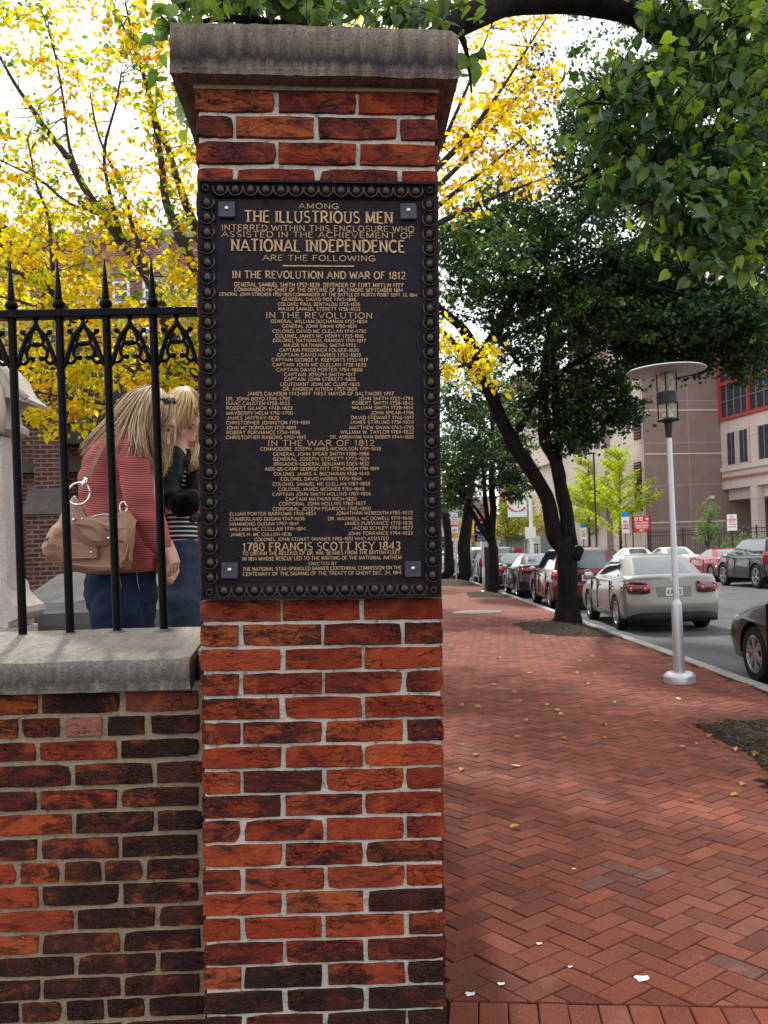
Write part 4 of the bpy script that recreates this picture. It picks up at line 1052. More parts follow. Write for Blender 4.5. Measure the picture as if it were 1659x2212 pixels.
# street name sign, traffic light far off
p = P(998, 1100, 54)
t = empty('street_name_sign', (p.x + .55, p.y, 0), (0, 0, 0), 'green street name blade reading E ST. on a grey pole near the far corner', 'sign')
mb = MB(); mb.tube([(-1.0, 0, -.01), (-1.0, 0, 4.6)], .07, 10); mb.build('pole', M_ALU, t, 40)
mb = MB(); mb.cbox((0, -.02, 3.72), (1.9, .03, .36)); b = mb.build('sign_board', M_GREENP, t)
text_mb('E ST.', .05, .8, 3.6, .24, -.036, -.04, .2).build('lettering', M_WHITE, b)
mb = MB(); mb.cbox((.0, -.02, 3.0), (.34, .3, .9), 0, .02); hd = mb.build('traffic_light', M_YEL, t)
# banner pole with a dome emblem
p = P(1150, 1190, 62)
t = empty('banner_pole', (p.x, p.y, -.1), (0, 0, 0), 'tall white pole with a white university banner showing a domed hall emblem', 'banner')
mb = MB(); mb.tube([(0, 0, 0), (0, 0, 8.6)], [.16, .11], 12); mb.build('pole', M_WHITE, t, 40)
mb = MB(); mb.cbox((-.95, 0, 5.6), (1.35, .03, 3.5)); b = mb.build('banner', M_WHITE, t)
M_BLK = plain('black print', (.02, .02, .02), .6)
mb = MB()
for k in range(4): mb.box(-1.32 + k * .22, -1.24 + k * .22, -.03, -.02, 4.7, 5.7)
pts = arc(-.95, 5.75, .5, .45, 0, 180, 10)
for q in range(len(pts) - 1): mb.box(min(pts[q][0], pts[q + 1][0]), max(pts[q][0], pts[q + 1][0]) + .01, -.03, -.02, min(pts[q][1], pts[q + 1][1]), max(pts[q][1], pts[q + 1][1]) + .07)
mb.build('emblem', M_BLK, b)
mb = MB(); pts = arc(-.95, 5.0, .75, .8, 205, 320, 8)
for q in range(len(pts) - 1): mb.box(pts[q][0], pts[q + 1][0], -.03, -.02, min(pts[q][1], pts[q + 1][1]), max(pts[q][1], pts[q + 1][1]) + .05)
mb.build('swoosh', M_REDP, b)
mb = MB(); mb.box(-1.6, -.3, -.03, -.02, 6.95, 7.3); mb.build('banner_top', M_YEL, b)
mb = MB(); mb.cbox((-.1, -.2, 2.7), (.75, .05, .8)); mb.build('plate', M_WHITE, t)
p = P(1042 , 1190, 66)
t = empty('banner_pole', (p.x, p.y, -.1), (0, 0, 0), 'white pole behind the thin trunks carrying a yellow banner strip', 'banner')
mb = MB(); mb.tube([(0, 0, 0), (0, 0, 8)], .12, 10); mb.build('pole', M_WHITE, t, 40)
mb = MB(); mb.cbox((.9, 0, 4.2), (.55, .03, 2.1)); mb.build('banner', M_YEL, t)
# white flag pole in front of the far brick block
p = P(1247, 1190, 90)
t = empty('flag_pole', (p.x, p.y, -.1), (0, 0, 0), 'tall thin white pole standing before the far red brick block', 'pole')
mb = MB(); mb.tube([(0, 0, 0), (0, 0, 11.5)], [.25, .16], 10); mb.build('shaft', M_WHITE, t, 40); mb = MB(); mb.ball((0, 0, 11.6), .25); mb.build('finial', M_WHITE, t, True)
p = P(1290, 1190, 57)
t = empty('utility_pole', (p.x, p.y, 0), (0, 0, 0), 'slim dark pole standing before the pale hospital wall', 'pole')
mb = MB(); mb.tube([(0, 0, 0), (0, 0, 7.6)], .06, 8); mb.build('shaft', M_DKMET, t, 40); mb = MB(); mb.cbox((-.3, 0, 7.5), (.8, .12, .08)); mb.build('lamp_arm', M_DKMET, t)
# construction boards at the far corner
p = P(1155, 1190, 72)
t = empty('hoarding', (p.x, p.y, -.005), (0, 0, 0), 'grey site hoarding with a white emblem panel at the far corner', 'hoarding')
for k in range(3):
    mb = MB(); mb.cbox((-1.8 + k * 2.0, 0, 1.35), (1.96, .08, 2.5)); mb.build('panel', plain('grey hoarding', (.25, .26, .27), .6), t)
mb = MB(); mb.cbox((.5, 0, .12), (6, .3, .25)); mb.build('kerb_board', M_DKMET, t)
mb = MB(); mb.cbox((-.05, -.06, 1.4), (1.1, .03, 2.2)); b = mb.build('emblem_panel', M_WHITE, t)
mb = MB()
for k in range(4): mb.box(-.4 + k * .2, -.32 + k * .2, -.09, -.08, .9, 1.7)
mb.box(-.45, .35, -.09, -.08, 1.75, 1.85); mb.build('emblem', M_BLK, b)
for (px, Z, mm, lab, rr) in ((1037 + 0, 70, M_WHITE, 'white stand sign with a red no entry ring by the far shrubs', True), (1060, 71, M_NAVY, 'small blue and red stand sign beside the white one', False)):
    p = P(px + 0, 1190, Z); px2 = px
    t = empty('stand_sign', (P(px + 82 - (20 if rr else 14), 1190, Z).x if False else P((1098 if rr else 1118), 1190, Z).x, Z, -.005), (0, 0, 0), lab, 'sign')
    mb = MB(); mb.cbox((0, 0, 1.0), (.72, .06, 1.1)); b = mb.build('sign_board', mm, t)
    for sx in (-.3, .3): mb = MB(); mb.cbox((sx, 0, .23), (.06, .06, .45)); mb.build('leg', M_DKMET, t)
    if rr:
        mb = MB(); vs = [(.26 * math.cos(a * math.pi / 8), -.035, 1.05 + .26 * math.sin(a * math.pi / 8)) for a in range(16)]; mb.add(vs, [tuple(range(16))]); mb.build('disc', M_REDP, b); mb = MB(); mb.box(-.18, .18, -.042, -.037, 1.0, 1.1); mb.build('bar', M_WHITE, b)
    else: mb = MB(); mb.box(-.36, .36, -.04, -.032, 1.2, 1.55); mb.build('band', M_REDP, b)
p = P(1167, 1200, 62); t = empty('waste_bin', (P(1163, 1190, 60).x, 60, -.12), (0, 0, 0), 'lime green newspaper box with a red panel at the far corner', 'newspaper box')
mb = MB(); mb.cbox((0, 0, .72), (.95, .6, .9), 0, .05); mb.build('box', plain('lime paint', (.25, .55, .12), .5), t); mb = MB(); mb.cbox((0, -.31, .65), (.5, .02, .4)); mb.build('panel', M_REDP, t); mb = MB(); mb.cbox((0, 0, .15), (.4, .4, .3)); mb.build('foot', M_DKMET, t)
# ================================================================== cars
def mat_paint(name, col, metal=.35, rough=.32, flake=True):
    t = NT(name); n = t.noise(5, 3, t.obj()); z = t.n('SeparateXYZ'); t.l(t.obj(), z.inputs[0])
    dust = t.math('MULTIPLY', t.ramp(z.outputs[2], [(.15, 1.), (.5, 0.)]), .35)
    c = t.ramp(n, [(.3, tuple(x * .92 for x in col)), (.7, tuple(min(1, x * 1.06) for x in col))])
    t.base(t.mix(dust, c, (.16, .14, .12))); t.set(Roughness=rough, Metallic=metal, Coat_Weight=.6, Coat_Roughness=.05); t.b.inputs['Specular IOR Level'].default_value = .3; return t.m
M_GLASS = mat_glass_dark('tinted car glass', (.02, .026, .026))
M_GLASS_L = mat_glass_dark('car rear glass', (.06, .08, .085), .03, 1)
M_TYRE = plain('tyre rubber', (.018, .018, .019), .85, 0, .2, 30, .3)
M_RIM = plain('alloy rim', (.50, .50, .52), .3, .8, .1)
M_BLKP = plain('black plastic', (.014, .014, .015), .55, 0, .2)
M_TAIL = plain('red tail lens', (.42, .006, .012), .12, 0, .2, 30, 0, 1)
M_TAILD = plain('dark tail lens', (.09, .006, .01), .12, 0, .2, 30, 0, 1)
M_CHROME = plain('chrome', (.75, .75, .76), .12, 1, .03)
M_PLATE = plain('licence plate', (.62, .60, .58), .4, 0, .1)
M_LAMP = plain('clear lamp lens', (.6, .62, .62), .1, .3, .1, 20, 0, 1)
M_PLTXT = plain('plate print', (.05, .05, .06), .5)
def offset_poly(poly, d):
    n = len(poly); o = []
    for i in range(n):
        a, b, c = Vector(poly[i - 1]), Vector(poly[i]), Vector(poly[(i + 1) % n])
        e1, e2 = (b - a).normalized(), (c - b).normalized()
        n1, n2 = Vector((-e1.y, e1.x)), Vector((-e2.y, e2.x)); m = (n1 + n2)
        if m.length < .2: m = n1
        m.normalize(); o.append(b + m * d / max(.6, m.dot(n1)))
    return o
_wheel = {}
def wheel_meshes(Rr, spokes, wid):
    k = (round(Rr, 3), spokes)
    if k in _wheel: return _wheel[k]
    ty = MB(); r = Rr * .70
    ty.lathe([(r, -wid / 2), (Rr * .93, -wid / 2), (Rr, -wid * .36), (Rr, wid * .36), (Rr * .93, wid / 2), (r, wid / 2)], n=32, axis='Y', cap=False); tm = ty.mesh('tyre', M_TYRE, 40)
    rm = MB(); rm.lathe([(r * .99, -wid * .46), (r * .90, -wid * .48), (r * .86, -wid * .30), (r * .86, wid * .3), (r * .99, wid * .45)], n=32, axis='Y', cap=False)
    rm.lathe([(.0001, -wid * .42), (r * .2, -wid * .42), (r * .24, -wid * .34), (.0001, -wid * .3)], n=14, axis='Y')
    for q in range(spokes):
        a = 2 * math.pi * q / spokes
        for da in (-.11, .11):
            a1, a2 = a + da * .6, a + da * 1.3
            d1 = Vector((math.cos(a1), 0, math.sin(a1))); d2 = Vector((math.cos(a2), 0, math.sin(a2))); w = r * .075
            s = Vector((-math.sin(a), 0, math.cos(a))) * w
            p0, p1 = d1 * r * .15, d2 * r * .88; Y = Vector((0, 1, 0))
            vs = [p0 - s - Y * wid * .42, p0 + s - Y * wid * .42, p1 + s * .8 - Y * wid * .44, p1 - s * .8 - Y * wid * .44]
            vs += [v + Y * wid * .12 for v in vs]
            rm.add(vs, [(0, 1, 2, 3), (7, 6, 5, 4), (0, 4, 5, 1), (1, 5, 6, 2), (2, 6, 7, 3), (3, 7, 4, 0)])
    rme = rm.mesh('rim', M_RIM, 35)
    hb = MB(); hb.lathe([(.0001, -wid * .1), (r * .86, -wid * .1), (r * .86, wid * .2), (.0001, wid * .2)], n=20, axis='Y'); hm = hb.mesh('brake', M_BLKP)
    _wheel[k] = (tm, rme, hm); return _wheel[k]
def car(loc, rotz, label, paint, S, group='parked cars along the street'):
    """x from rear (0) to front (L), y across (+y is the car's left), z up"""
    t = empty('parked_car', loc, (0, 0, rotz), label, S.get('cat', 'car'), group)
    L, W, H = S['L'], S['W'] / 2, S['H']; Rw = S.get('Rw', .32); xr, xf = S['xr'], S['xf']; aR = Rw * 1.16
    top = S['top']; zb = S.get('zb', .22)
    # outline, counter clockwise seen from -y : rear bottom -> front bottom -> front -> top -> rear
    poly = [(.10, zb + .06), (xr - aR, zb)]
    for q in range(11): a = math.pi - math.pi * q / 10; poly.append((xr + aR * math.cos(a), Rw + aR * math.sin(a) * 1.0))
    poly += [(xr + aR, zb - .01), (xf - aR, zb - .01)]
    for q in range(11): a = math.pi - math.pi * q / 10; poly.append((xf + aR * math.cos(a), Rw + aR * math.sin(a)))
    poly += [(xf + aR, zb), (L - .1, zb + .02)]
    poly += [(a, b) for a, b in S['front']] + [(a, b) for a, b in top] + [(a, b) for a, b in S['rear']]
    sl = [(-1.0, .055), (-.985, .025), (-.94, .0), (-.80, -.0), (-.45, 0), (0, 0), (.45, 0), (.80, 0), (.94, .0), (.985, .025), (1.0, .055)]
    mb = MB(); n = len(poly)
    for (f, ins) in sl:
        pl = offset_poly(poly, ins); plan = S.get('plan', .16) * abs(f) ** 4; crown = -.025 * f * f
        for (x, z), (ox, oz) in zip(poly, pl):
            fx = (x / L); x2 = ox + plan * max(0, 1 - fx / .22) * (1 if z > .3 else .7) - plan * 1.3 * max(0, 1 - (1 - fx) / .25)
            arch = (abs(math.hypot(x - xr, z - Rw) - aR) < .01 or abs(math.hypot(x - xf, z - Rw) - aR) < .01)
            if arch: x2, oz = x, z
            # side tuck: narrower low down
            wid = W * f * (1 - .05 * max(0, (.5 - z) / .5) - .035 * max(0, (z - .72) / .3))
            mb.v.append((x2, wid, oz + (crown if z > S['belt'] - .25 and not arch else 0)))
    m = len(sl)
    for i in range(m - 1):
        for k in range(n):
            q = (k + 1) % n; mb.f.append((i * n + k, i * n + q, (i + 1) * n + q, (i + 1) * n + k)); mb.m.append(0)
    mb.f.append(tuple(range(n - 1, -1, -1))); mb.f.append(tuple(range((m - 1) * n, m * n))); mb.m += [0, 0]
    body = fixn(mb.build('body', paint, t, 38))
    mb = MB(); mb.box(.35, L - .4, -W * .62, W * .62, zb - .02, S['belt'] - .12); mb.build('underbody', M_BLKP, body)
    # cabin as rings
    cb = S['cab']  # list of (z, xrear, xfront, halfwidth)
    NS, NE = 10, 8
    rings = []
    for (z, x0, x1, hw) in cb:
        rr = .10 if z < cb[-1][0] - .01 else .16
        pts = []
        for k in range(NE + 1): f = -1 + 2 * k / NE; pts.append((x0 + .06 * f * f * 1.2 + (rr * .5 if abs(f) == 1 else 0), -hw * f * .95 if abs(f) < 1 else -hw * f * .93))
        # left(+y) first: k=0 -> y=+hw
        L1 = pts
        side1 = [(x0 + .12 + (x1 - x0 - .3) * (k + .0) / NS, -hw) for k in range(NS + 1)]
        fr = []
        for k in range(NE + 1): f = -1 + 2 * k / NE; fr.append((x1 - .13 * f * f - (rr * .4 if abs(f) == 1 else 0), hw * f * .95 if abs(f) < 1 else hw * f * .93))
        side2 = [(x1 - .18 - (x1 - x0 - .3) * k / NS, hw) for k in range(NS + 1)]
        rings.append([(x, y, z) for x, y in L1 + side1 + fr + side2])
    nn = len(rings[0]); a_ = NE + 1; b_ = a_ + NS + 1; c_ = b_ + NE + 1
    shell = MB(); glass = {k: MB() for k in ('rear', 'front', 's1', 's2', 's3', 's4')}
    allv = [v for r_ in rings for v in r_]
    shell.v = list(allv)
    for g_ in glass.values(): g_.v = [tuple(v) for v in allv]
    nr = len(rings); bp = S.get('bp', .5)
    for i in range(nr - 1):
        for k in range(nn):
            q = (k + 1) % nn; f = (i * nn + k, i * nn + q, (i + 1) * nn + q, (i + 1) * nn + k); dst = None
            gl = 1 <= i < nr - 3
            if gl:
                if k < NE and 0 < k < NE - 0 and k < NE: dst = 'rear' if 0 < k < NE - 0 and k != NE - 1 or (0 < k < NE - 1) else None
                elif a_ <= k < b_ - 1:
                    u = (k - a_ + .5) / NS; w0, w1 = S.get('glassu', (.06, .95))
                    if w0 < u < w1 and abs(u - bp) > .5 / NS: dst = 's1' if u < bp else 's2'
                elif b_ <= k < c_ - 1 and b_ < k < c_ - 2: dst = 'front'
                elif c_ <= k < nn - 1:
                    u = 1 - (k - c_ + .5) / NS; w0, w1 = S.get('glassu', (.06, .95))
                    if w0 < u < w1 and abs(u - bp) > .5 / NS: dst = 's3' if u < bp else 's4'
            if dst: glass[dst].f.append(f); glass[dst].m.append(0)
            else: shell.f.append(f); shell.m.append(0)
    shell.f.append(tuple(range((nr - 1) * nn, nr * nn))); shell.m.append(0)
    fixn(shell.build('roof', paint, t, 50))
    for k, g_ in glass.items():
        if not g_.f: continue
        used = sorted({i for f in g_.f for i in f}); mp_ = {u: j for j, u in enumerate(used)}
        g_.v = [g_.v[u] for u in used]; g_.f = [tuple(mp_[i] for i in f) for f in g_.f]
        o = g_.build({'rear': 'rear_window', 'front': 'windscreen'}.get(k, 'window'), M_GLASS_L if k in ('rear', 'front') else M_GLASS, t, True); fixn(o)
    # wheels
    tm, rme, hm = wheel_meshes(Rw, S.get('spokes', 5), .21)
    for x in (xr, xf):
        for sy in (-1, 1):
            wo = empty('wheel', (x, sy * (W - .115), Rw), (0, R(20 * sy), 0 if sy < 0 else math.pi)); wo.parent = t
            link('tyre', tm, wo); link('rim', rme, wo); link('brake', hm, wo)
    def xface(z, y):  # rear face x at height z
        pts = S['rear'] + [(.10, zb + .06)]
        pts = sorted(pts + [top[-1]], key=lambda p: p[1])
        x = pts[0][0]
        for (p, q) in zip(pts, pts[1:]):
            if p[1] <= z <= q[1]: x = p[0] + (q[0] - p[0]) * (z - p[1]) / max(1e-6, q[1] - p[1])
        f = y / W
        return x + S.get('plan', .16) * abs(f) ** 4
    tl = S['tail']        # (y0,y1,z0,z1, wrap)
    for sy in (-1, 1):
        mb = MB(); N = 8; vs = []
        for k in range(N + 1):
            y = tl[0] + (tl[1] - tl[0]) * k / N; hs = 1 - .25 * max(0, 1 - k / 2) 
            z0, z1 = tl[2] + (1 - hs) * .06, tl[3] - (1 - hs) * .03
            wrap = 0 if y < W * .88 else ((y - W * .88) / (W * .12)) * tl[4]
            yy = min(y, W * (.975))
            for zz, e_ in ((z0, 0), ((z0 + z1) / 2, .022), (z1, 0)):
                vs.append((xface(zz, min(y, W)) - .022 - e_ * .5 + wrap, sy * (yy + (.018 if y > W * .95 else 0)), zz))
        fs = []
        for k in range(N):
            for r_ in range(2): fs.append((k * 3 + r_, k * 3 + r_ + 1, k * 3 + 4 + r_, k * 3 + 3 + r_))
        mb.add(vs, fs); o = mb.build('tail_light', M_TAILD if S.get('rings') else M_TAIL, t, True)
        md = o.modifiers.new('s', 'SOLIDIFY'); md.thickness = .03; md.offset = 0
        if S.get('rings'):
            for (yy, rr) in ((tl[0] + .09, .058), (tl[1] - .13, .068)):
                z = (tl[2] + tl[3]) / 2; mb = MB(); mb.lathe([(rr * .42, -.012), (rr * .5, -.03), (rr, -.026), (rr * 1.02, 0)], n=20, axis='X', c=(xface(z, yy) - .035, sy * yy, z)); mb.build('lens', M_TAIL, o, True)
                mb = MB(); mb.ball((xface(z, yy) - .05, sy * yy, z), rr * .36, 10, 8); mb.build('bulb', M_LAMP, o, True)
        mb = MB(); z = S['belt'] - .02; xm = cb[0][2] - .52
        mb.ball((xm, sy * (W + .10), z + .06), .11, 12, 8, 0, (.55, 1, .72)); mb.tube([(xm, sy * (W - .06), z - .01), (xm, sy * (W + .08), z + .03)], .025, 6); mo = mb.build('mirror', paint, t, True)
        mb = MB(); mb.ball((xm - .035, sy * (W + .10), z + .06), .092, 12, 8, 0, (.4, 1, .72)); mb.build('mirror_glass', M_LAMP, mo, True)
        for hx_ in S.get('handles', (xr + .28, (xr + xf) / 2 + .15)):
            mb = MB(); mb.cbox((hx_, sy * (W * .985 + .012), S['belt'] - .14), (.17, .03, .028), 0, .008); mb.build('door_handle', paint if not S.get('chh') else M_CHROME, t, 40)
        # head lamp
        mb = MB(); mb.ball((L - .22, sy * (W - .22), S.get('hz', .68)), .15, 12, 8, 0, (1.1, 1.0, .55)); mb.build('headlight', M_LAMP, t, True)
        # door shut lines (fine dark gaps)
        for xs in S.get('doors', (xr + .42, (xr + xf) / 2 + .30, xf - .42)):
            mb = MB(); mb.cbox((xs, sy * W * .992, (S['belt'] + zb + .1) / 2), (.008, .03, S['belt'] - zb - .16)); mb.build('door_gap', M_BLKP, t)
    zp = S.get('plz', .78); xp = xface(zp, 0) - .012
    mb = MB(); mb.cbox((xp + .004, 0, zp), (.02, .62, .20), 0, .006); rc = mb.build('plate_recess', paint if S.get('rings') else M_BLKP, t, 30)
    mb = MB(); mb.cbox((xp - .012, 0, zp), (.012, .31, .155), 0, .003); pl = mb.build('licence_plate', M_PLATE, t)
    s = S.get('plate', 'A4 772'); text_mb(s, -.13, .13, zp - .045, .085, 0, 0, .17, mb=(tm_ := MB()), xform=lambda v: (xp - .0205, -v[0], v[2])); tm_.build('lettering', M_PLTXT, pl)
    eb = MB(); ez = S.get('ez', zp + .2); pts = [(xface(ez, 0) - .012, .055 * math.cos(R(a)) * S.get('ew', 1), ez + .045 * math.sin(R(a))) for a in range(0, 361, 24)]; eb.tube(pts, .006, 6); eo = eb.build('emblem', M_CHROME, t, True)
    if S.get('rings'):
        eb = MB(); X_ = xface(ez, 0) - .014
        eb.tube([(X_, .03, ez + .033), (X_, .016, ez), (X_, 0, ez + .03), (X_, -.016, ez), (X_, -.03, ez + .033)], .004, 5); eb.tube([(X_, .03, ez - .0), (X_, .014, ez - .035), (X_, 0, ez - .005), (X_, -.014, ez - .035), (X_, -.03, ez)], .004, 5); eb.build('emblem', M_CHROME, t, True)
    mb = MB(); zz = zb + .13
    vs = []
    for k in range(9):
        f = -1 + 2 * k / 8; xx = S.get('plan', .16) * abs(f) ** 4 + S.get('bx', .02) - .016
        for z in (zb - .02, zz + (.02 if abs(f) < .8 else -.02)): vs.append((xx + (.02 if z < zz else 0), f * W * .93, z))
    mb.add(vs, [(2 * k, 2 * k + 1, 2 * k + 3, 2 * k + 2) for k in range(8)]); o = mb.build('lower_bumper', M_BLKP, t, True); md = o.modifiers.new('s', 'SOLIDIFY'); md.thickness = .05; md.offset = 0
    if S.get('antenna'):
        ax_, az_ = cb[-1][1] + .32, cb[-1][0] - .0
        mb = MB(); mb.tube([(ax_, 0, az_), (ax_ - .06, 0, az_ + .06), (ax_ - .16, 0, az_ + .19)], [.012, .008, .004], 6); mb.build('antenna', M_BLKP, t, True)
    if S.get('wiper'):
        mb = MB(); zz = S['belt'] + .06; mb.tube([(cb[0][1] + .0, .05, zz), (cb[0][1] - .01, .45, zz + .02)], .014, 6); mb.build('wiper', M_BLKP, t)
    if S.get('spoiler'):
        mb = MB(); mb.cbox((S['spoiler'][0], 0, S['spoiler'][1]), (.22, W * 1.55, .035), 0, .012); mb.build('spoiler', paint, t, 30)
    return t
SED = dict(L=4.55, W=1.78, H=1.46, xr=.98, xf=3.60, Rw=.33, belt=.98, plan=.2,
  front=[(4.50, .34), (4.55, .5), (4.50, .68), (4.30, .82)], top=[(3.9, .91), (3.4, .99), (2.9, 1.0), (1.6, 1.0), (.75, 1.06), (.42, 1.085), (.20, 1.07)],
  rear=[(.11, 1.00), (.075, .86), (.035, .66), (.0, .6), (.0, .42)],
  cab=[(.96, .52, 3.42, .80), (1.04, .66, 3.22, .775), (1.2, .92, 2.86, .70), (1.34, 1.18, 2.52, .64), (1.40, 1.30, 2.36, .61), (1.445, 1.48, 2.18, .54), (1.46, 1.7, 1.95, .30)],
  tail=(.44, .90, .74, .95, .16), rings=True, plz=.76, ez=.955, antenna=True, spokes=5, plate='4 A Y72')
HATCH = dict(L=4.4, W=1.8, H=1.63, xr=.85, xf=3.45, Rw=.35, belt=1.02, plan=.14, cat='car',
  front=[(4.33, .36), (4.4, .55), (4.33, .75), (4.1, .92)], top=[(3.7, 1.0), (3.3, 1.06), (2.8, 1.05), (.6, 1.08), (.25, 1.08), (.16, 1.06)],
  rear=[(.10, .98), (.07, .72), (.0, .66), (.0, .42)],
  cab=[(1.0, .16, 3.35, .84), (1.08, .19, 3.15, .82), (1.28, .27, 2.8, .77), (1.48, .36, 2.45, .71), (1.56, .42, 2.3, .68), (1.61, .55, 2.12, .60), (1.63, .8, 1.9, .35)],
  tail=(.60, .90, .82, 1.04, .14), plz=.84, ez=1.0, wiper=True, glassu=(.04, .96), zb=.26, spokes=5, plate='7GW 418', ew=1.4)
SLK = dict(SED, L=4.8, W=1.84, rings=False, tail=(.48, .93, .86, .99, .34), spokes=7, plate='1DK 935', plz=.72, ez=.98, chh=True,
  top=[(3.9, .93), (3.4, 1.01), (2.9, 1.02), (1.6, 1.02), (.7, 1.10), (.35, 1.13), (.14, 1.10)], rear=[(.09, 1.02), (.12, .86), (.045, .66), (.0, .6), (.0, .42)], xf=3.85, xr=1.0,
  front=[(4.72, .34), (4.8, .5), (4.72, .68), (4.45, .82)])
SUV = dict(HATCH, L=4.7, W=1.86, H=1.75, belt=1.08, cab=[(1.06, .12, 3.6, .87), (1.14, .15, 3.4, .85), (1.36, .24, 3.0, .80), (1.58, .32, 2.65, .74), (1.66, .38, 2.5, .70), (1.73, .5, 2.3, .60), (1.75, .8, 2.0, .35)],
  top=[(3.9, 1.06), (3.5, 1.12), (2.8, 1.12), (.6, 1.14), (.25, 1.14), (.14, 1.12)], xf=3.65, xr=.9, Rw=.37, wiper=True, tail=(.68, .93, .85, 1.25, .06), zb=.3)
COUPE = dict(SED, L=4.75, W=1.87, H=1.38, rings=False, Rw=.345, belt=.95, plan=.14, xr=1.0, xf=3.75,
  front=[(4.7, .34), (4.75, .5), (4.72, .72), (4.6, .84)], top=[(4.1, .94), (3.3, .99), (2.7, 1.0), (1.6, .99), (.8, 1.04), (.3, 1.03), (.16, 1.02)],
  rear=[(.08, .95), (.05, .75), (.0, .66), (.0, .42)],
  cab=[(.95, .75, 3.1, .80), (1.02, .95, 2.9, .77), (1.15, 1.15, 2.65, .70), (1.26, 1.38, 2.4, .64), (1.31, 1.5, 2.28, .61), (1.355, 1.7, 2.1, .52), (1.37, 1.85, 1.98, .3)],
  tail=(.50, .88, .72, .88, .02), plz=.56, ez=.80, spoiler=(.22, 1.13), antenna=False, bp=.42, handles=(2.05,), doors=(1.75, 3.15), spokes=5, plate='M 5HN')
P_SILV = mat_paint('champagne silver paint', (.20, .19, .165), .35, .4)
P_RED = mat_paint('dark red paint', (.13, .008, .018), .3); P_RED2 = mat_paint('bright red paint', (.26, .008, .014), .1)
P_BLACK = mat_paint('black paint', (.003, .003, .005), .0, .3); P_BLACK.node_tree.nodes['Principled BSDF'].inputs['Coat Weight'].default_value = .4; P_GREY = mat_paint('grey paint', (.09, .09, .095), .4)
P_WHITE = mat_paint('white paint', (.68, .68, .67), .05, .35); P_GREEN = mat_paint('dark green grey paint', (.05, .06, .05), .4); P_TAN = mat_paint('beige silver paint', (.32, .30, .25), .4)
UP = math.pi / 2
def park(px, Z, rot, *a, **k):
    p = P(px, 1190, Z); return car((p.x, Z, ROADZ), UP + rot, *a, **k)
X_ = 5.28
car((5.36, 16.3, ROADZ), UP - .03, 'champagne silver sedan with round red tail lights parked behind the nearest lamp post', P_SILV, SED)
car((5.25, 22.7, ROADZ), UP - .012, 'dark red hatchback parked between the leaning trunk and the silver sedan', P_RED, HATCH)
car((5.33, 28.8, ROADZ), UP - .01, 'glossy black sedan with long red tail light parked left of the leaning trunk', P_BLACK, SLK)
car((5.45, 35.8, ROADZ), UP - .01, 'black sedan second beyond the leaning trunk, half hidden by the glossy one', P_BLACK, dict(SED, rings=False, plate='3CB 220'))
car((5.5, 42.2, ROADZ), UP - .01, 'dark grey green sport utility parked behind the PAY HERE sign', P_GREEN, SUV)
car((5.6, 50, ROADZ), UP, 'beige sport utility parked between two far trunks near the pillar edge', P_TAN, SUV)
# the near car at the right edge: only its front kerb side corner is in the frame
car((5.19, 6.45, ROADZ), UP - .0, 'black car with silver alloy wheel cut off by the right edge of the photo', P_BLACK, dict(SLK, L=4.75, spokes=6, plate='2BX 118'))
# across the street
car((14.35, 35.2, ROADZ), UP + .03, 'red two door coupe with rear spoiler parked across the street at right', P_RED2, COUPE)
car((14.2, 41.5, ROADZ), UP + .02, 'white sedan parked just in front of the red coupe across the street', P_WHITE, dict(SED, rings=False, plate='8FA 301', antenna=False))
car((14.25, 48.3, ROADZ), UP + .02, 'white sedan farther off with lower roof, left of the other white sedan', P_WHITE, dict(SLK, plate='5AR 662', chh=False))
car((14.3, 55.6, ROADZ), UP + .02, 'grey sedan parked beyond the white sedans across the street', P_GREY, dict(SED, rings=False, antenna=False))
car((14.3, 62.5, ROADZ), UP + .02, 'black hatchback parked beneath the lime ginkgo trees across the street', P_BLACK, HATCH)
car((14.35, 69, ROADZ), UP + .02, 'silver hatchback farthest in the row across the street', P_SILV, dict(HATCH, plate='6RD 775'))
car((13.6, 29.2, ROADZ), UP + .02, 'dark brown sport utility cut off by the right edge, behind the red coupe', mat_paint('dark plum paint', (.022, .014, .016), .3), dict(SUV, Rw=.41, zb=.36))
# far lot beyond the corner
for (px, Z, m, S_, lab) in ((985, 78, P_WHITE, SUV, 'white van like car far off beside the pillar edge'), (1004, 84, P_WHITE, SED, 'small white sedan far beyond the stacked signs'), (1095, 88, P_WHITE, SUV, 'white pickup like vehicle far behind the small autumn trees'),
                            (1128, 86, P_WHITE, SED, 'white car far off above the two walkers'), (1060, 60, P_RED2, SED, 'red car far off behind the pay station')):
    p = P(px, 1190, Z); car((p.x, Z, ROADZ if Z < 66 else 0), rnd.choice((0, math.pi)) + .1 if Z > 66 else UP, lab, m, dict(S_, rings=False, antenna=False), 'cars beyond the far corner')
# ================================================================== hospital block across the street
def mat_panel(name, a, b, joint=(.35, .28, .25), w=3.2, h=1.9, off=0, jn=.02):
    t = NT(name); o = t.obj(); n1 = t.noise(1.2, 5, o); n2 = t.noise(45, 3, o); sp = t.n('SeparateXYZ'); t.l(o, sp.inputs[0])
    c = t.ramp(t.mix(.35, n1, n2), [(.3, a), (.7, b)])
    br = t.n('TexBrick'); br.offset = 0; br.inputs['Scale'].default_value = 1; br.inputs['Brick Width'].default_value = w; br.inputs['Row Height'].default_value = h; br.inputs['Mortar Size'].default_value = jn
    cb = t.n('CombineXYZ'); t.l(t.math('ADD', sp.outputs[0], sp.outputs[1]), cb.inputs[0]); t.l(t.math('ADD', sp.outputs[2], off), cb.inputs[1]); t.l(cb.outputs[0], br.inputs['Vector'])
    c = t.mix(t.math('MULTIPLY', br.outputs['Fac'], .8), c, joint); t.base(c); t.set(Roughness=.85); return t.m
HA = R(11.5)
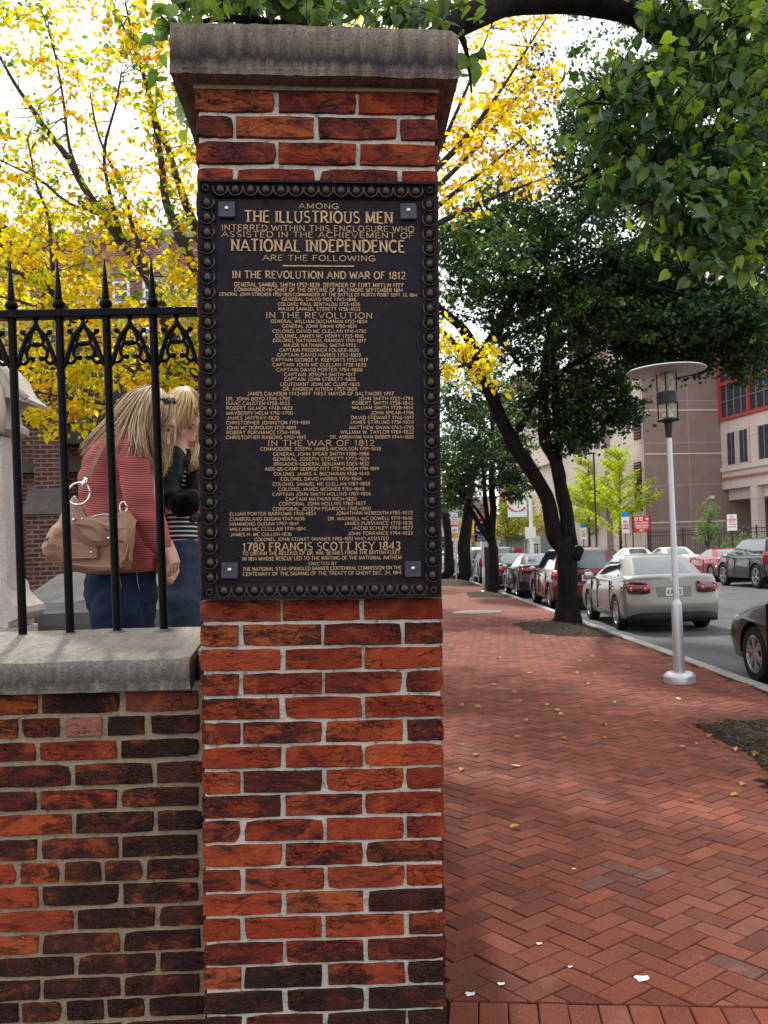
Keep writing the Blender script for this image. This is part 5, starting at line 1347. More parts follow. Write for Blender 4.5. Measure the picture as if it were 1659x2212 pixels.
hc = Vector((.3005 * 60, 60, 0))
hosp = empty('hospital_block', hc, (0, 0, HA), 'large pinkish concrete and brown stone hospital block with red window frames and louvres', 'building')
# local axes: x = to the right along the face looking at the camera, y = back along the street
M_BRN = mat_panel('brown stone facing', (.21, .145, .12), (.28, .195, .165), (.36, .27, .25), 3.3, 2.9, .3, .035)
M_PINK = mat_panel('pale pink concrete', (.54, .44, .38), (.63, .52, .45), (.34, .26, .22), 2.4, 1.4)
M_FRM = plain('red window frame', (.42, .06, .05), .5)
M_WIN = mat_glass_dark('hospital glass', (.025, .03, .04), .1, .5)
M_LOUV = plain('dark red louvre', (.20, .06, .055), .6)
M_GREYM = plain('grey window bar', (.20, .20, .22), .5)
HT = 22
mb = MB(); mb.box(0.0, 5.7, 0, 12, -.2, HT); mb.box(5.705, 18, .01, 12, -.2, 16); mb.build('brown_wing', M_BRN, hosp)
mb = MB(); mb.box(-.35, -.002, .12, 24, -.2, 11.6); mb.box(-.35, -.002, .12, 4.3, 11.602, 19); mb.build('street_wing', M_PINK, hosp)
mb = MB(); mb.box(-.9, -.36, 13.5, 26, 8.6, 15); mb.build('upper_bay', M_PINK, hosp)
# louvre slots on the street facing wall (wall plane x=-.35), y = distance back
def louvre(y0, y1, z0, z1):
    mb = MB(); mb.box(-.40, -.34, y0, y1, z0, z1); f = mb.build('louvre_panel', M_BLKP, hosp)
    n = int((z1 - z0) / .20)
    me = MB().cbox((0, 0, 0), (.08, y1 - y0 - .04, .085)).mesh('slat', M_LOUV)
    for k in range(n): link('slat', me, f, (-.44, (y0 + y1) / 2, z0 + .13 + k * (z1 - z0 - .1) / n), (0, R(25), 0))
for (px0, px1, py0, py1) in ((1368, 1384, 885, 948), (1369, 1388, 1000, 1104), (1366, 1388, 790, 815)):
    # intersect with the street wing plane
    def onwall(px, py, off=-.40):
        d = (px - PX0) / FPX * _R + (PY0 - py) / FPX * _U + _F
        n = Vector((math.cos(HA), math.sin(HA), 0)); o = hc + n * off
        s = (o - CAMP).dot(n) / d.dot(n); q = CAMP + d * s - hc
        return Vector((-math.sin(HA), math.cos(HA), 0)).dot(q), q.z
    ya, za = onwall(px1, py1); yb, zb_ = onwall(px0, py0)
    louvre(min(ya, yb), max(ya, yb), za, zb_)
y_, z_ = onwall(1312, 1000)
mb = MB(); mb.box(-.37, -.34, y_ - .5, y_ + .5, 0, 11); mb.build('recess', M_BRN, hosp)
# pink string bands on the brown wing
for z in (2.9, 7.6, 10.6, 14.2):
    mb = MB(); mb.box(-.02, 5.9, -.03, -.002, z, z + .10); mb.build('string_band', M_PINK, hosp)
mb = MB(); mb.cbox((3.55, -.1, 2.35), (.32, .2, .3)); mb.build('wall_lamp', M_ALU, hosp)
mb = MB(); mb.cbox((4.9, -.1, 4.6), (.2, .2, .18)); mb.build('camera_box', M_WHITE, hosp)
# projecting office wing, its face looks to the street (-x) and runs towards the camera (-y)
XW = 5.75
mb = MB(); mb.box(XW, XW + 9, -14, -.02, 5.1, 9.8); mb.box(XW + 5, XW + 9, -14, -.03, -.2, 5.1); mb.box(XW + .45, XW + 8, -14, -.04, 4.35, 5.1); mb.build('office_wing', M_PINK, hosp)
for y in (-3.6, -8.6):
    mb = MB(); mb.box(XW - .06, XW + .5, y - .35, y + .35, -.1, 5.095); mb.build('column', M_PINK, hosp)
mb = MB(); mb.box(XW + .02, XW + 8, -14, -.0, 9.8, 17); mb.build('glazed_box', M_WIN, hosp)
for (y, n) in ((-1.3, 0), (-2.7, 1), (-4.9, 2), (-6.4, 3), (-8.8, 4)):
    w = .5 if n < 2 else .62
    mb = MB(); mb.box(XW - .03, XW + .0, y - w, y + w, 6.75, 8.9); wo = mb.build('window', M_WIN, hosp)
    mb = MB(); mb.box(XW - .06, XW - .032, y - .03, y + .03, 6.75, 8.9); mb.build('mullion', M_GREYM, wo)
    for yy in (y - w - .12, y + w + .0): mb = MB(); mb.box(XW - .12, XW - .002, yy, yy + .12, 6.7, 9.0); mb.build('reveal', M_PINK, wo)
mb = MB(); mb.box(XW - .14, XW - .002, -14, -.05, 6.3, 6.6); mb.build('sill_band', M_PINK, hosp)
mb = MB(); mb.box(XW - .10, XW - .002, -14, -.05, 5.75, 5.9); mb.build('red_joint', plain('orange joint', (.35, .15, .10), .7), hosp)
# red framed curtain wall
for z in (9.92, 12.3, 14.7, 17.0):
    mb = MB(); mb.box(XW - .16, XW + .01, -14, -.05, z - .11, z + .11); mb.build('red_rail', M_FRM, hosp)
for y in (-.12, -3.4, -6.7, -10.0):
    mb = MB(); mb.box(XW - .17, XW + .015, y - .09, y + .09, 9.8, 17.1); mb.build('red_post', M_FRM, hosp)
for k in range(16):
    y = -.9 - k * .82
    mb = MB(); mb.box(XW - .06, XW + .012, y - .025, y + .025, 10.04, 17); mb.build('mullion', M_GREYM, hosp)
for z in (11.1, 13.5):
    mb = MB(); mb.box(XW - .07, XW + .013, -14, -.2, z - .025, z + .025); mb.build('transom', M_GREYM, hosp)
# fence in front of it
def iron_railing(a, b, h, label, n, ph=.8):
    a, b = Vector(a), Vector(b); L = (b - a).length; t = empty('metal_fence', a, (0, 0, math.atan2(b.y - a.y, b.x - a.x)), label, 'fence')
    pm = MB().cbox((0, 0, h / 2), (.02, .02, h)).mesh('picket', M_DKMET); po = MB().cbox((0, 0, h / 2 + .05), (.09, .09, h + .1)).mesh('post', M_DKMET)
    k = 0; x = 0
    while x < L:
        link('post' if k % n == 0 else 'picket', po if k % n == 0 else pm, t, (x, 0, 0)); x += .13; k += 1
    for z in (.12, h - .3, h - .08): mb = MB(); mb.box(0, L, -.02, .02, z, z + .045); mb.build('rail', M_DKMET, t)
    return t
a = P(1403, 1190, 51); b = P(1700, 1190, 47)
iron_railing((a.x, a.y, 0), (b.x, b.y, 0), 2.25, 'black steel picket fence across the street in front of the brown wall', 15)
# ================================================================== far red brick block
M_RB = mat_wallbrick('far red brick', (.33, .10, .07), (.24, .07, .05), (.38, .28, .24), 1, .9, .6, .2, .03)
def block(name, loc, rot, w, d, h, mat, wins, label, frame_mat, cat='building', sill=.12, proud=.06, roofmat=None):
    t = empty(name, loc, rot, label, cat)
    mb = MB(); mb.box(0, w, 0, d, -.3, h); mb.build('wall', mat, t)
    mb = MB(); mb.box(-.2, w + .2, -.2, d + .2, h, h + .35); mb.build('roof', roofmat or M_CONC, t)
    fr = MB(); 
    for (x, z, ww, hh) in wins:
        mb = MB(); 
        for (a, b_, c, d_) in ((x - .1, x, z - .1, z + hh + .1), (x + ww, x + ww + .1, z - .1, z + hh + .1), (x, x + ww, z - .1, z), (x, x + ww, z + hh, z + hh + .1), (x, x + ww, z + hh / 2 - .04, z + hh / 2 + .04)): mb.box(a, b_, -proud, .05, c, d_)
        wo = mb.build('window', frame_mat, t)
        mb = MB(); mb.box(x, x + ww, -proud * .3, .05, z, z + hh); mb.build('pane', M_WIN, wo)
        if sill: mb = MB(); mb.box(x - .2, x + ww + .2, -proud - .08, .0, z - .1 - sill, z - .102); mb.build('sill', frame_mat, wo)
    return t
Z = 118; l = P(1128, 1190, Z); wins = []
for r_ in range(6):
    for c in range(9): wins.append((1.2 + c * 3.05, 2.2 + r_ * 3.6, 1.1, 1.9))
block('apartment_block', (l.x, Z, 0), (0, 0, R(4)), 28, 14, 24, M_RB, wins, 'red brick block with rows of white sash windows seen between trunk and gingkos far away', M_WHITE)
l = P(930, 1190, 130)
block('office_block', (l.x - 10, 130, 0), (0, 0, 0), 20, 14, 9, plain('pale grey render', (.42, .42, .44), .8), [(2 + c * 3.2, 2 + r_ * 3.3, 1.8, 1.6) for c in range(5) for r_ in range(2)], 'low pale grey block far off between trunks near the pillar edge', M_GREYM)
l = P(1060, 1190, 150)
block('far_building', (l.x - 2, 150, 0), (0, 0, 0), 9, 14, 7, plain('white render', (.55, .55, .55), .8), [(1 + c * 2.6, 1 + r_ * 3, 1.2, 1.5) for c in range(3) for r_ in range(2)], 'small white building behind the little autumn trees far off', M_GREYM)
# ================================================================== church behind the yard
M_CHB = mat_wallbrick('dark church brick', (.13, .048, .034), (.055, .026, .022), (.20, .16, .14), 1, .9, .21, .075, .012)
M_SAND = mat_stone('sooty brownstone', (.07, .058, .055), (.12, .10, .09), (.02, .02, .02), .3)
M_CREAM = plain('cream window lining', (.26, .22, .16), .7); M_TIMB = plain('orange timber frame', (.20, .075, .03), .6)
CZ = 15.0; c0 = P(-60, 1190, CZ)
church = empty('church', (c0.x, CZ, YZ), (0, 0, R(9)), 'dark brick gothic church with stone capped buttresses and lancet windows behind the fence', 'church')
def cl(px, py, Z=CZ):  # picture to church local x,z
    q = P(px, py, Z) - Vector((c0.x, CZ, YZ)); a = R(9); return q.x * math.cos(a) + q.y * math.sin(a), q.z
HB = cl(200, 770)[1]
mb = MB(); mb.box(-6, cl(455, 1000)[0], 0, 8, -.5, HB); mb.build('wall', M_CHB, church)
mb = MB(); mb.box(-6.2, cl(455, 1000)[0] + .2, -.35, 8, HB, HB + .35); mb.build('eaves', M_SAND, church)
def gothic(x, z0, w, h, nm='window'):
    prof = [(x, z0), (x + w, z0), (x + w, z0 + h - w * .9), (x + w * .8, z0 + h - w * .35), (x + w / 2, z0 + h), (x + w * .2, z0 + h - w * .35), (x, z0 + h - w * .9)]
    mb = MB(); mb.prism(prof, -.03, .02); wo = mb.build(nm, M_CREAM, church)
    ins = [(x + w / 2 + (a - x - w / 2) * .62, z0 + .08 + (b - z0) * .92) for a, b in prof]
    mb = MB(); mb.prism(ins, -.05, -.032); p_ = mb.build('pane', plain('leaded glass', (.22, .21, .17), .3, 0, .3, 8), wo)
    mb = MB(); mb.tube([(a, -.06, b) for a, b in ins + [ins[0]]], .03, 5); mb.build('timber_frame', M_TIMB, wo)
    mb = MB(); mb.prism([(x - .12, z0 - .22), (x + w + .12, z0 - .22), (x + w + .12, z0), (x - .12, z0)], -.22, -.0); mb.build('sill', M_SAND, wo)
for (px0, px1, py0, py1) in ((148, 172, 792, 930), (282, 318, 785, 905)):
    xa, za = cl(px0, py1); xb, zb_ = cl(px1, py0); gothic(xa, za, xb - xa, zb_ - za)
for (px0, px1) in ((84, 140), (236, 276), (340, 385)):
    xa, xb = cl(px0, 1000)[0], cl(px1, 1000)[0]; z1 = cl(px0, 905)[1]; z2 = cl(px0, 1085)[1]
    mb = MB(); mb.box(xa, xb, -.55, -.002, z2, z1); mb.box(xa - .06, xb + .06, -1.0, -.003, -.4, z2 - .25); b_ = mb.build('buttress', M_CHB, church)
    mb = MB(); mb.prism([(xa - .05, z1 - .02), (xb + .05, z1 - .02), (xb + .05, z1 + .12), (xa - .05, z1 + .12)], -.62, -.001)
    mb.add([(xa - .05, -.62, z1 + .12), (xb + .05, -.62, z1 + .12), (xb + .05, -.002, z1 + .75), (xa - .05, -.002, z1 + .75)], [(0, 1, 2, 3), (0, 3, 2, 1)]); mb.build('weathering_stone', M_SAND, b_)
    mb = MB(); mb.add([(xa - .1, -1.05, z2 - .25), (xb + .1, -1.05, z2 - .25), (xb + .1, -.5, z2 + .25), (xa - .1, -.5, z2 + .25), (xa - .1, -.003, z2 - .25), (xb + .1, -.003, z2 - .25)], [(0, 1, 2, 3), (0, 3, 4), (1, 5, 2), (0, 4, 5, 1)]); mb.build('weathering_stone', M_SAND, b_)
xa, za = cl(20, 1010); xb, _ = cl(440, 1010)
mb = MB(); mb.box(-6, xb - .05, -.16, -.004, za - .1, za + .12); mb.build('string_course', M_SAND, church)
xa, za = cl(165, 1130)
mb = MB(); pr = [(xa, 0), (xa + .7, 0), (xa + .7, za - .2), (xa + .5, za + .15), (xa + .35, za + .25), (xa + .2, za + .15), (xa, za - .2)]; mb.prism(pr, -.03, .02); mb.build('crypt_door', M_BLKP, church)
mb = MB(); mb.tube([(a, -.05, b) for a, b in pr], .09, 6); mb.build('door_arch', M_CHB, church)
# college building behind with white stone bands
M_CB2 = mat_wallbrick('college brick', (.26, .10, .08), (.18, .07, .06), (.32, .24, .22), 1, .9, .22, .075, .012)
Z = 34; l = P(-80, 1190, Z)
def wn(px0, px1, py0, py1, Z=34, th=0):
    a = P(px0, py1, Z); b = P(px1, py0, Z); return (a.x - l.x, a.z, b.x - a.x, b.z - a.z)
top = P(300, 520, Z).z
wins = [wn(316, 344, 712, 748), wn(316, 352, 610, 645), wn(384, 410, 712, 748), wn(384, 410, 610, 645), wn(250, 275, 612, 648), wn(30, 60, 620, 660), wn(120, 150, 620, 660), wn(180, 205, 612, 648)]
bb = block('college_building', (l.x, Z, 0), (0, 0, 0), P(470, 1190, Z).x - l.x, 10, top, M_CB2, wins, 'purplish red brick building with white stone bands behind the yellow tree', M_WHITE)
for py in (607, 650, 700, 752, 590):
    z = P(300, py, Z).z; mb = MB(); mb.box(0, P(470, 1190, Z).x - l.x, -.07, -.002, z, z + .12); mb.build('stone_band', M_CONC, bb)
for px in (190, 355):
    x = P(px, 700, Z).x - l.x; mb = MB(); mb.box(x, x + .3, -.10, -.003, 5, top); mb.build('stone_pier', M_CONC, bb)
# ================================================================== marble monument and tomb slabs
M_MARB = mat_stone('weathered white marble', (.46, .40, .35), (.58, .52, .46), (.22, .17, .13), .25)
MZ = 4.4
m0 = P(-120, 1370, MZ)
mon = empty('marble_monument', (m0.x, MZ, YZ), (0, 0, 0), 'tall pale marble monument with a carved gable at the far left edge', 'monument')
def ml(px, py): q = P(px, py, MZ); return q.x - m0.x, q.z - YZ
def blk(px0, px1, py0, py1, d0, d1, nm, ch=.01):
    (xa, za), (xb, zb_) = ml(px0, py1), ml(px1, py0); me = rough_block(xa, xb, d0, d1, za, zb_, 6, 6, 8, .004, [], int(px1) + 99); me.materials.append(M_MARB); return link(nm, me, mon)
SH = -34
blk(-330, 30 + SH, 935, 1330, .05, .30, 'shaft')
blk(-345, 58 + SH, 1355, 1425, -.04, .36, 'plinth_step')
blk(-360, 76 + SH, 1420, 1700, -.10, .42, 'foundation')
mb = MB(); prof = []
for (px, py) in ((28, 1250), (38, 1262), (42, 1280), (60, 1300), (76, 1312), (78, 1325), (70, 1338), (52, 1345), (52, 1356), (-300, 1356), (-300, 1250)): prof.append(ml(px + SH, py))
mb.prism(prof, -.0, .33); fixn(mb.build('moulded_base', M_MARB, mon, 40))
gp = [(-300, 935), (30, 935), (48, 925), (50, 912), (36, 905), (30, 880), (36, 866), (48, 858), (70, 862), (88, 868), (92, 860), (66, 838), (46, 800), (28, 780), (10, 766), (-40, 740), (-110, 720), (-300, 780)]
mb = MB(); mb.prism([ml(a + SH, b) for a, b in gp], -.0, .28); fixn(mb.build('gable', M_MARB, mon, 40))
pts = [ml(a + SH, b) for a, b in ((92, 860), (68, 839), (48, 803), (28, 783), (5, 768), (-40, 745))]
mb = MB(); mb.tube([(a, -.0, b) for a, b in pts], .016, 8); mb.build('gable_moulding', M_MARB, mon, True)
pts = [ml(a, b) for a, b in ((4, 935), (6, 880), (0, 840), (-18, 812), (-44, 795))]
mb = MB(); mb.tube([(a, -.01, b) for a, b in pts], .022, 8); mb.build('arch_moulding', M_MARB, mon, True)
M_TOMB = mat_stone('dark grey slate slab', (.055, .055, .058), (.10, .10, .10), (.02, .02, .02), .2)
M_TOMB2 = mat_stone('grey tomb top', (.09, .087, .085), (.15, .145, .14), (.06, .055, .05), .2)
# low table tomb behind the women: broad slab with a darker stone course below
q = P(60, 1290, 6.2)
me = rough_block(0, 2.2, 0, 1.5, -.14, 0, 16, 10, 2, .004); me.materials.append(M_TOMB2)
tomb = empty('table_tomb', (q.x - .6, 5.0, YZ), (0, 0, R(3)), 'broad grey table tomb with dark stone sides behind the two women', 'tomb'); zt = P(200, 1322, 5.0).z - YZ
link('top_slab', me, tomb, (0, 0, zt))
me = rough_block(.08, 1.0, .1, 1.4, 0, zt - .15, 8, 8, 4, .006); me.materials.append(M_TOMB); link('side_stone', me, tomb)
me = rough_block(1.02, 2.12, .1, 1.4, 0, zt - .15, 8, 8, 4, .006, (), 8); me.materials.append(M_TOMB); link('side_stone', me, tomb)
# sloping grave cover further back
q1 = P(60, 1240, 9)
gc = empty('grave_cover', (q1.x, 8.2, YZ), (0, 0, R(-6)), 'dark sloping stone grave cover with fallen leaves at its foot', 'tomb')
mb = MB(); mb.add([(0, 0, 0), (1.7, 0, 0), (1.7, 1.3, 0), (0, 1.3, 0), (0, 0, .45), (1.7, 0, .72), (1.7, 1.3, 1.0), (0, 1.3, .82)], [(0, 3, 2, 1), (4, 5, 6, 7), (0, 1, 5, 4), (1, 2, 6, 5), (2, 3, 7, 6), (3, 0, 4, 7)]); mb.build('slab', M_TOMB, gc)
# small headstones between the jacket and the pillar
for (px, py, w, h, lab) in ((420, 1190, .32, .6, 'rounded grey headstone seen between the striped shirt and the pillar'), (404, 1225, .3, .42, 'low dark headstone just left of the pillar behind the jeans')):
    q = P(px, py, 9.5); h_ = q.z - YZ + .05
    pr = [(-w / 2, 0), (w / 2, 0), (w / 2, h_ - .12)] + [(w / 2 * math.cos(R(a)), h_ - .12 + .12 * math.sin(R(a))) for a in range(20, 161, 20)] + [(-w / 2, h_ - .12)]
    mb = MB(); mb.prism(pr, 0, .1); o = mb.build('headstone', M_TOMB2, None, False, (q.x, 9.5, YZ)); tag(o, lab, 'headstone', None)
# ================================================================== people
def remesh(mb, name, mat, parent, voxel=.008, smooth=6, vg=None):
    me = bpy.data.meshes.new(name); me.from_pydata(mb.v, [], mb.f)
    o = bpy.data.objects.new(name + '_src', me); C.objects.link(o); fixn(o)
    m = o.modifiers.new('r', 'REMESH'); m.mode = 'VOXEL'; m.voxel_size = voxel
    s_ = o.modifiers.new('s', 'SMOOTH'); s_.iterations = smooth; s_.factor = .5
    dg = bpy.context.evaluated_depsgraph_get(); dg.update()
    nm = bpy.data.meshes.new_from_object(o.evaluated_get(dg)); bpy.data.objects.remove(o, do_unlink=True)
    nm.name = name; nm.materials.clear(); nm.materials.append(mat); nm.polygons.foreach_set('use_smooth', [True] * len(nm.polygons))
    return link(name, nm, parent)
def loft(mb, rings, n=20, org=Vector((0, 0, 0)), power=2.0):
    """rings: (px, py, half width px, half depth m, Z) elliptical slices, upright in the picture"""
    base = []
    for (px, py, hw, hd, Z) in rings:
        c = P(px, py, Z) - org; w_ = hw * Z / FPX
        for k in range(n):
            a = 2 * math.pi * k / n; ca, sa = math.cos(a), math.sin(a)
            base.append(c + Vector((math.copysign(abs(ca) ** (2 / power), ca) * w_, math.copysign(abs(sa) ** (2 / power), sa) * hd, 0)))
    m = len(rings); fs = []
    for i in range(m - 1):
        for k in range(n): fs.append((i * n + k, i * n + (k + 1) % n, (i + 1) * n + (k + 1) % n, (i + 1) * n + k))
    fs.append(tuple(range(n - 1, -1, -1))); fs.append(tuple(range((m - 1) * n, m * n)))
    mb.add(base, fs)
def limb(mb, pts, org, n=12):
    """pts: (px, py, r m, Z)"""
    q = [P(a, b, Z) - org for a, b, r, Z in pts]; rr = [r for a, b, r, Z in pts]
    mb.tube(q, rr, n); mb.ball(q[0], rr[0] * .98, 12, 8); mb.ball(q[-1], rr[-1] * .98, 12, 8)
def head(mb, c, yaw, pitch, s=1.0):
    """c centre of the skull; x forward after rotation"""
    M = Matrix.Translation(c) @ Matrix.Rotation(yaw, 4, 'Z') @ Matrix.Rotation(pitch, 4, 'Y') @ Matrix.Scale(s, 4)
    t = MB()
    t.ball((-.012, 0, .018), 1, 20, 14, 0, (.098, .076, .098)); t.ball((.03, 0, -.03), 1, 16, 12, 0, (.060, .058, .078)); t.ball((.042, 0, -.068), 1, 14, 10, 0, (.045, .046, .040))
    t.ball((.073, 0, -.098), .017, 10, 8); t.ball((.078, 0, .028), 1, 12, 8, 0, (.015, .045, .03))
    t.tube([(.086, 0, .01), (.100, 0, -.018), (.111, 0, -.034)], [.006, .0085, .0105], 8); t.ball((.108, 0, -.036), .0115, 8, 6)
    t.ball((.100, .011, -.040), .007); t.ball((.100, -.011, -.040), .007)
    t.ball((.093, 0, -.061), 1, 10, 6, 0, (.011, .022, .0055)); t.ball((.091, 0, -.071), 1, 10, 6, 0, (.011, .019, .006))
    for sy in (-1, 1): t.ball((.058, sy * .042, -.03), 1, 10, 8, 0, (.026, .02, .022)); t.ball((-.005, sy * .076, -.012), 1, 10, 8, 0, (.016, .008, .028))
    mb.add([M @ Vector(v) for v in t.v], t.f)
    return M
M_SKIN = None
def mat_skin(name, a):
    t = NT(name); n = t.noise(14, 4, t.obj()); t.base(t.ramp(n, [(.35, tuple(x * .88 for x in a)), (.7, a)])); t.set(Roughness=.48)
    t.b.inputs['Subsurface Weight'].default_value = .12; t.b.inputs['Subsurface Radius'].default_value = (.02, .008, .005); return t.m
M_SKIN = mat_skin('skin', (.62, .36, .27))
def mat_knit(name, a, b, freq=95, axis=2):
    t = NT(name); o = t.obj(); n = t.noise(9, 4, o); wv = t.n('TexWave'); wv.wave_type = 'BANDS'; wv.bands_direction = 'Z' if axis == 2 else 'X'
    wv.inputs['Scale'].default_value = freq / 6.28; wv.inputs['Distortion'].default_value = .7; wv.inputs['Detail'].default_value = 2; wv.inputs['Detail Scale'].default_value = .6; t.l(o, wv.inputs['Vector'])
    c = t.mix(t.ramp(wv.outputs['Fac'], [(.2, 0.), (.8, 1.)]), b, a); c = t.mix(t.math('MULTIPLY', t.ramp(n, [(.4, 0.), (.7, 1.)]), .25), c, b)
    t.base(c); t.set(Roughness=.9); t.bump(t.mix(.15, wv.outputs['Fac'], t.noise(300, 2, o)), .9, .006); return t.m
def mat_denim(name, a, b):
    t = NT(name); o = t.obj(); n = t.noise(6, 5, o, .65); f = t.noise(420, 2, vec2(t, 1, 1, .4)); w = t.noise(26, 5, vec2(t, 1, 1, .35), .6)
    c = t.ramp(n, [(.35, a), (.68, b)]); c = t.mix(t.math('MULTIPLY', t.ramp(f, [(.45, 0.), (.65, 1.)]), .35), c, tuple(min(1, x * 2.2) for x in b))
    t.base(c); t.set(Roughness=.85); t.bump(t.mix(.3, w, f), .6, .012); return t.m
def mat_hair(name, cols):
    t = NT(name); at = t.n('Attribute'); at.attribute_name = 'tint'
    t.base(t.ramp(at.outputs['Fac'], [(i / (len(cols) - 1), c) for i, c in enumerate(cols)])); t.set(Roughness=.42); return t.m
M_KNIT = mat_knit('coral knit', (.72, .235, .22), (.42, .09, .09), 300)
HANDS = []
M_DEN1 = mat_denim('dark denim', (.004, .008, .024), (.014, .025, .06)); M_DEN2 = mat_denim('faded denim', (.010, .017, .036), (.036, .05, .08))
M_LEATHER = plain('black leather jacket', (.002, .002, .0025), .36, 0, .3, 18, .5)
M_LEATHER.node_tree.nodes['Principled BSDF'].inputs['Specular IOR Level'].default_value = .11
M_HAIR1 = mat_hair('ash blond hair', [(.11, .07, .045), (.32, .21, .13), (.58, .42, .26), (.78, .62, .42)])
M_HAIR2 = mat_hair('golden blond hair', [(.18, .10, .05), (.46, .30, .15), (.68, .49, .26), (.82, .66, .42)])
def mat_stripe():
    t = NT('striped jersey'); s_ = t.n('SeparateXYZ'); t.l(t.obj(), s_.inputs[0]); f = t.math('FRACT', t.math('MULTIPLY', s_.outputs[2], 50))
    t.base(t.mix(t.ramp(f, [(.60, 0.), (.66, 1.)]), (.012, .012, .02), (.55, .48, .46))); t.set(Roughness=.85); return t.m
M_STRIPE = mat_stripe()
def hair(name, mat, parent, guides, n, org, rad=.0035, jit=.006, seed=1, m_seg=9):
    """guides: list of curves in order round the head, each [(px,py,Z)...]; strands run between neighbours"""
    r = random.Random(seed); mb = MB(); tint = []
    G3 = []
    for g_ in guides:
        pts = [P(*q) - org for q in g_]
        # resample
        out = []
        for i in range(m_seg + 1):
            t = i / m_seg * (len(pts) - 1); k = min(int(t), len(pts) - 2); f = t - k
            p0, p1, p2, p3 = pts[max(0, k - 1)], pts[k], pts[k + 1], pts[min(len(pts) - 1, k + 2)]
            out.append(.5 * ((2 * p1) + (p2 - p0) * f + (2 * p0 - 5 * p1 + 4 * p2 - p3) * f * f + (3 * p1 - p0 - 3 * p2 + p3) * f ** 3))
        G3.append(out)
    for s_ in range(n):
        u = r.random() * (len(G3) - 1); k = min(int(u), len(G3) - 2); f = u - k
        off = Vector((r.gauss(0, jit), r.gauss(0, jit * 1.6), r.gauss(0, jit))); cut = r.uniform(.82, 1.0)
        ph = r.uniform(0, 6.28); pts = []
        for i in range(m_seg + 1):
            t = i / m_seg * cut * m_seg; q = min(int(t), m_seg - 1); ff = t - q
            a = G3[k][q].lerp(G3[k][q + 1], ff); b = G3[k + 1][q].lerp(G3[k + 1][q + 1], ff)
            gi = i / m_seg; wv = Vector((math.sin(gi * 7 + ph), 0, math.cos(gi * 5 + ph))) * .004 * gi * (1 + 2 * gi)
            pts.append(a.lerp(b, f) + off * (.35 + 1.1 * gi) + wv)
        R0 = rad * r.uniform(.6, 1.3)
        mb.tube(pts, [R0 * (1 if i < m_seg * .7 else 1.0 - .8 * (i - m_seg * .7) / (m_seg * .3)) for i in range(m_seg + 1)], 4, 0, False)
        tint += [min(1, max(0, r.gauss(.55, .27)))] * (m_seg * 4)
    me = mb.mesh(name, mat, True); at = me.attributes.new('tint', 'FLOAT', 'FACE'); at.data.foreach_set('value', np.array(tint, dtype=np.float32))
    return link(name, me, parent)
def hand(mb, *a, **k):
    h = MB(); hand_(h, *a, **k); HANDS.append(h)
def hand_(mb, wrist, d, palm_n, size=1.0, curl=.9, spread=.12):
    """palm and five bent fingers, d along the hand"""
    d = Vector(d).normalized(); pn = Vector(palm_n); pn = (pn - d * pn.dot(d)).normalized(); s_ = d.cross(pn).normalized(); w = Vector(wrist); k = size
    for j in range(4):
        o = (j - 1.5) * .0195 * k
        mb.tube([w + s_ * o * .6, w + d * .045 * k + s_ * o * .85, w + d * .088 * k + s_ * o], [.014 * k, .0145 * k, .0125 * k], 8); mb.ball(w + d * .088 * k + s_ * o, .0125 * k, 8, 6)
    for j in range(4):
        o = (j - 1.5) * .0195 * k; L = (.030, .034, .031, .024)[j] * k; a = spread * (j - 1.5); p = w + d * .088 * k + s_ * o; pts = [p]; ang = .25
        for q in range(3):
            ang += curl * (.5, .8, .6)[q]; dd = (d * math.cos(ang) + pn * math.sin(ang) + s_ * a).normalized(); p = p + dd * L * (1.15, .85, .7)[q]; pts.append(p)
        mb.tube(pts, [.0092 * k, .0085 * k, .0078 * k, .0062 * k], 8); mb.ball(pts[-1], .0064 * k, 8, 6)
    p0 = w + d * .02 * k - s_ * .028 * k; pts = [p0, p0 + (d * .6 - s_ * .6 + pn * .3) * .034 * k, p0 + (d * 1.35 - s_ * .75 + pn * .7) * .034 * k, p0 + (d * 2.1 - s_ * .55 + pn * 1.2) * .034 * k]
    mb.tube(pts, [.013 * k, .0115 * k, .0098 * k, .007 * k], 8); mb.ball(pts[-1], .0072 * k, 8, 6)

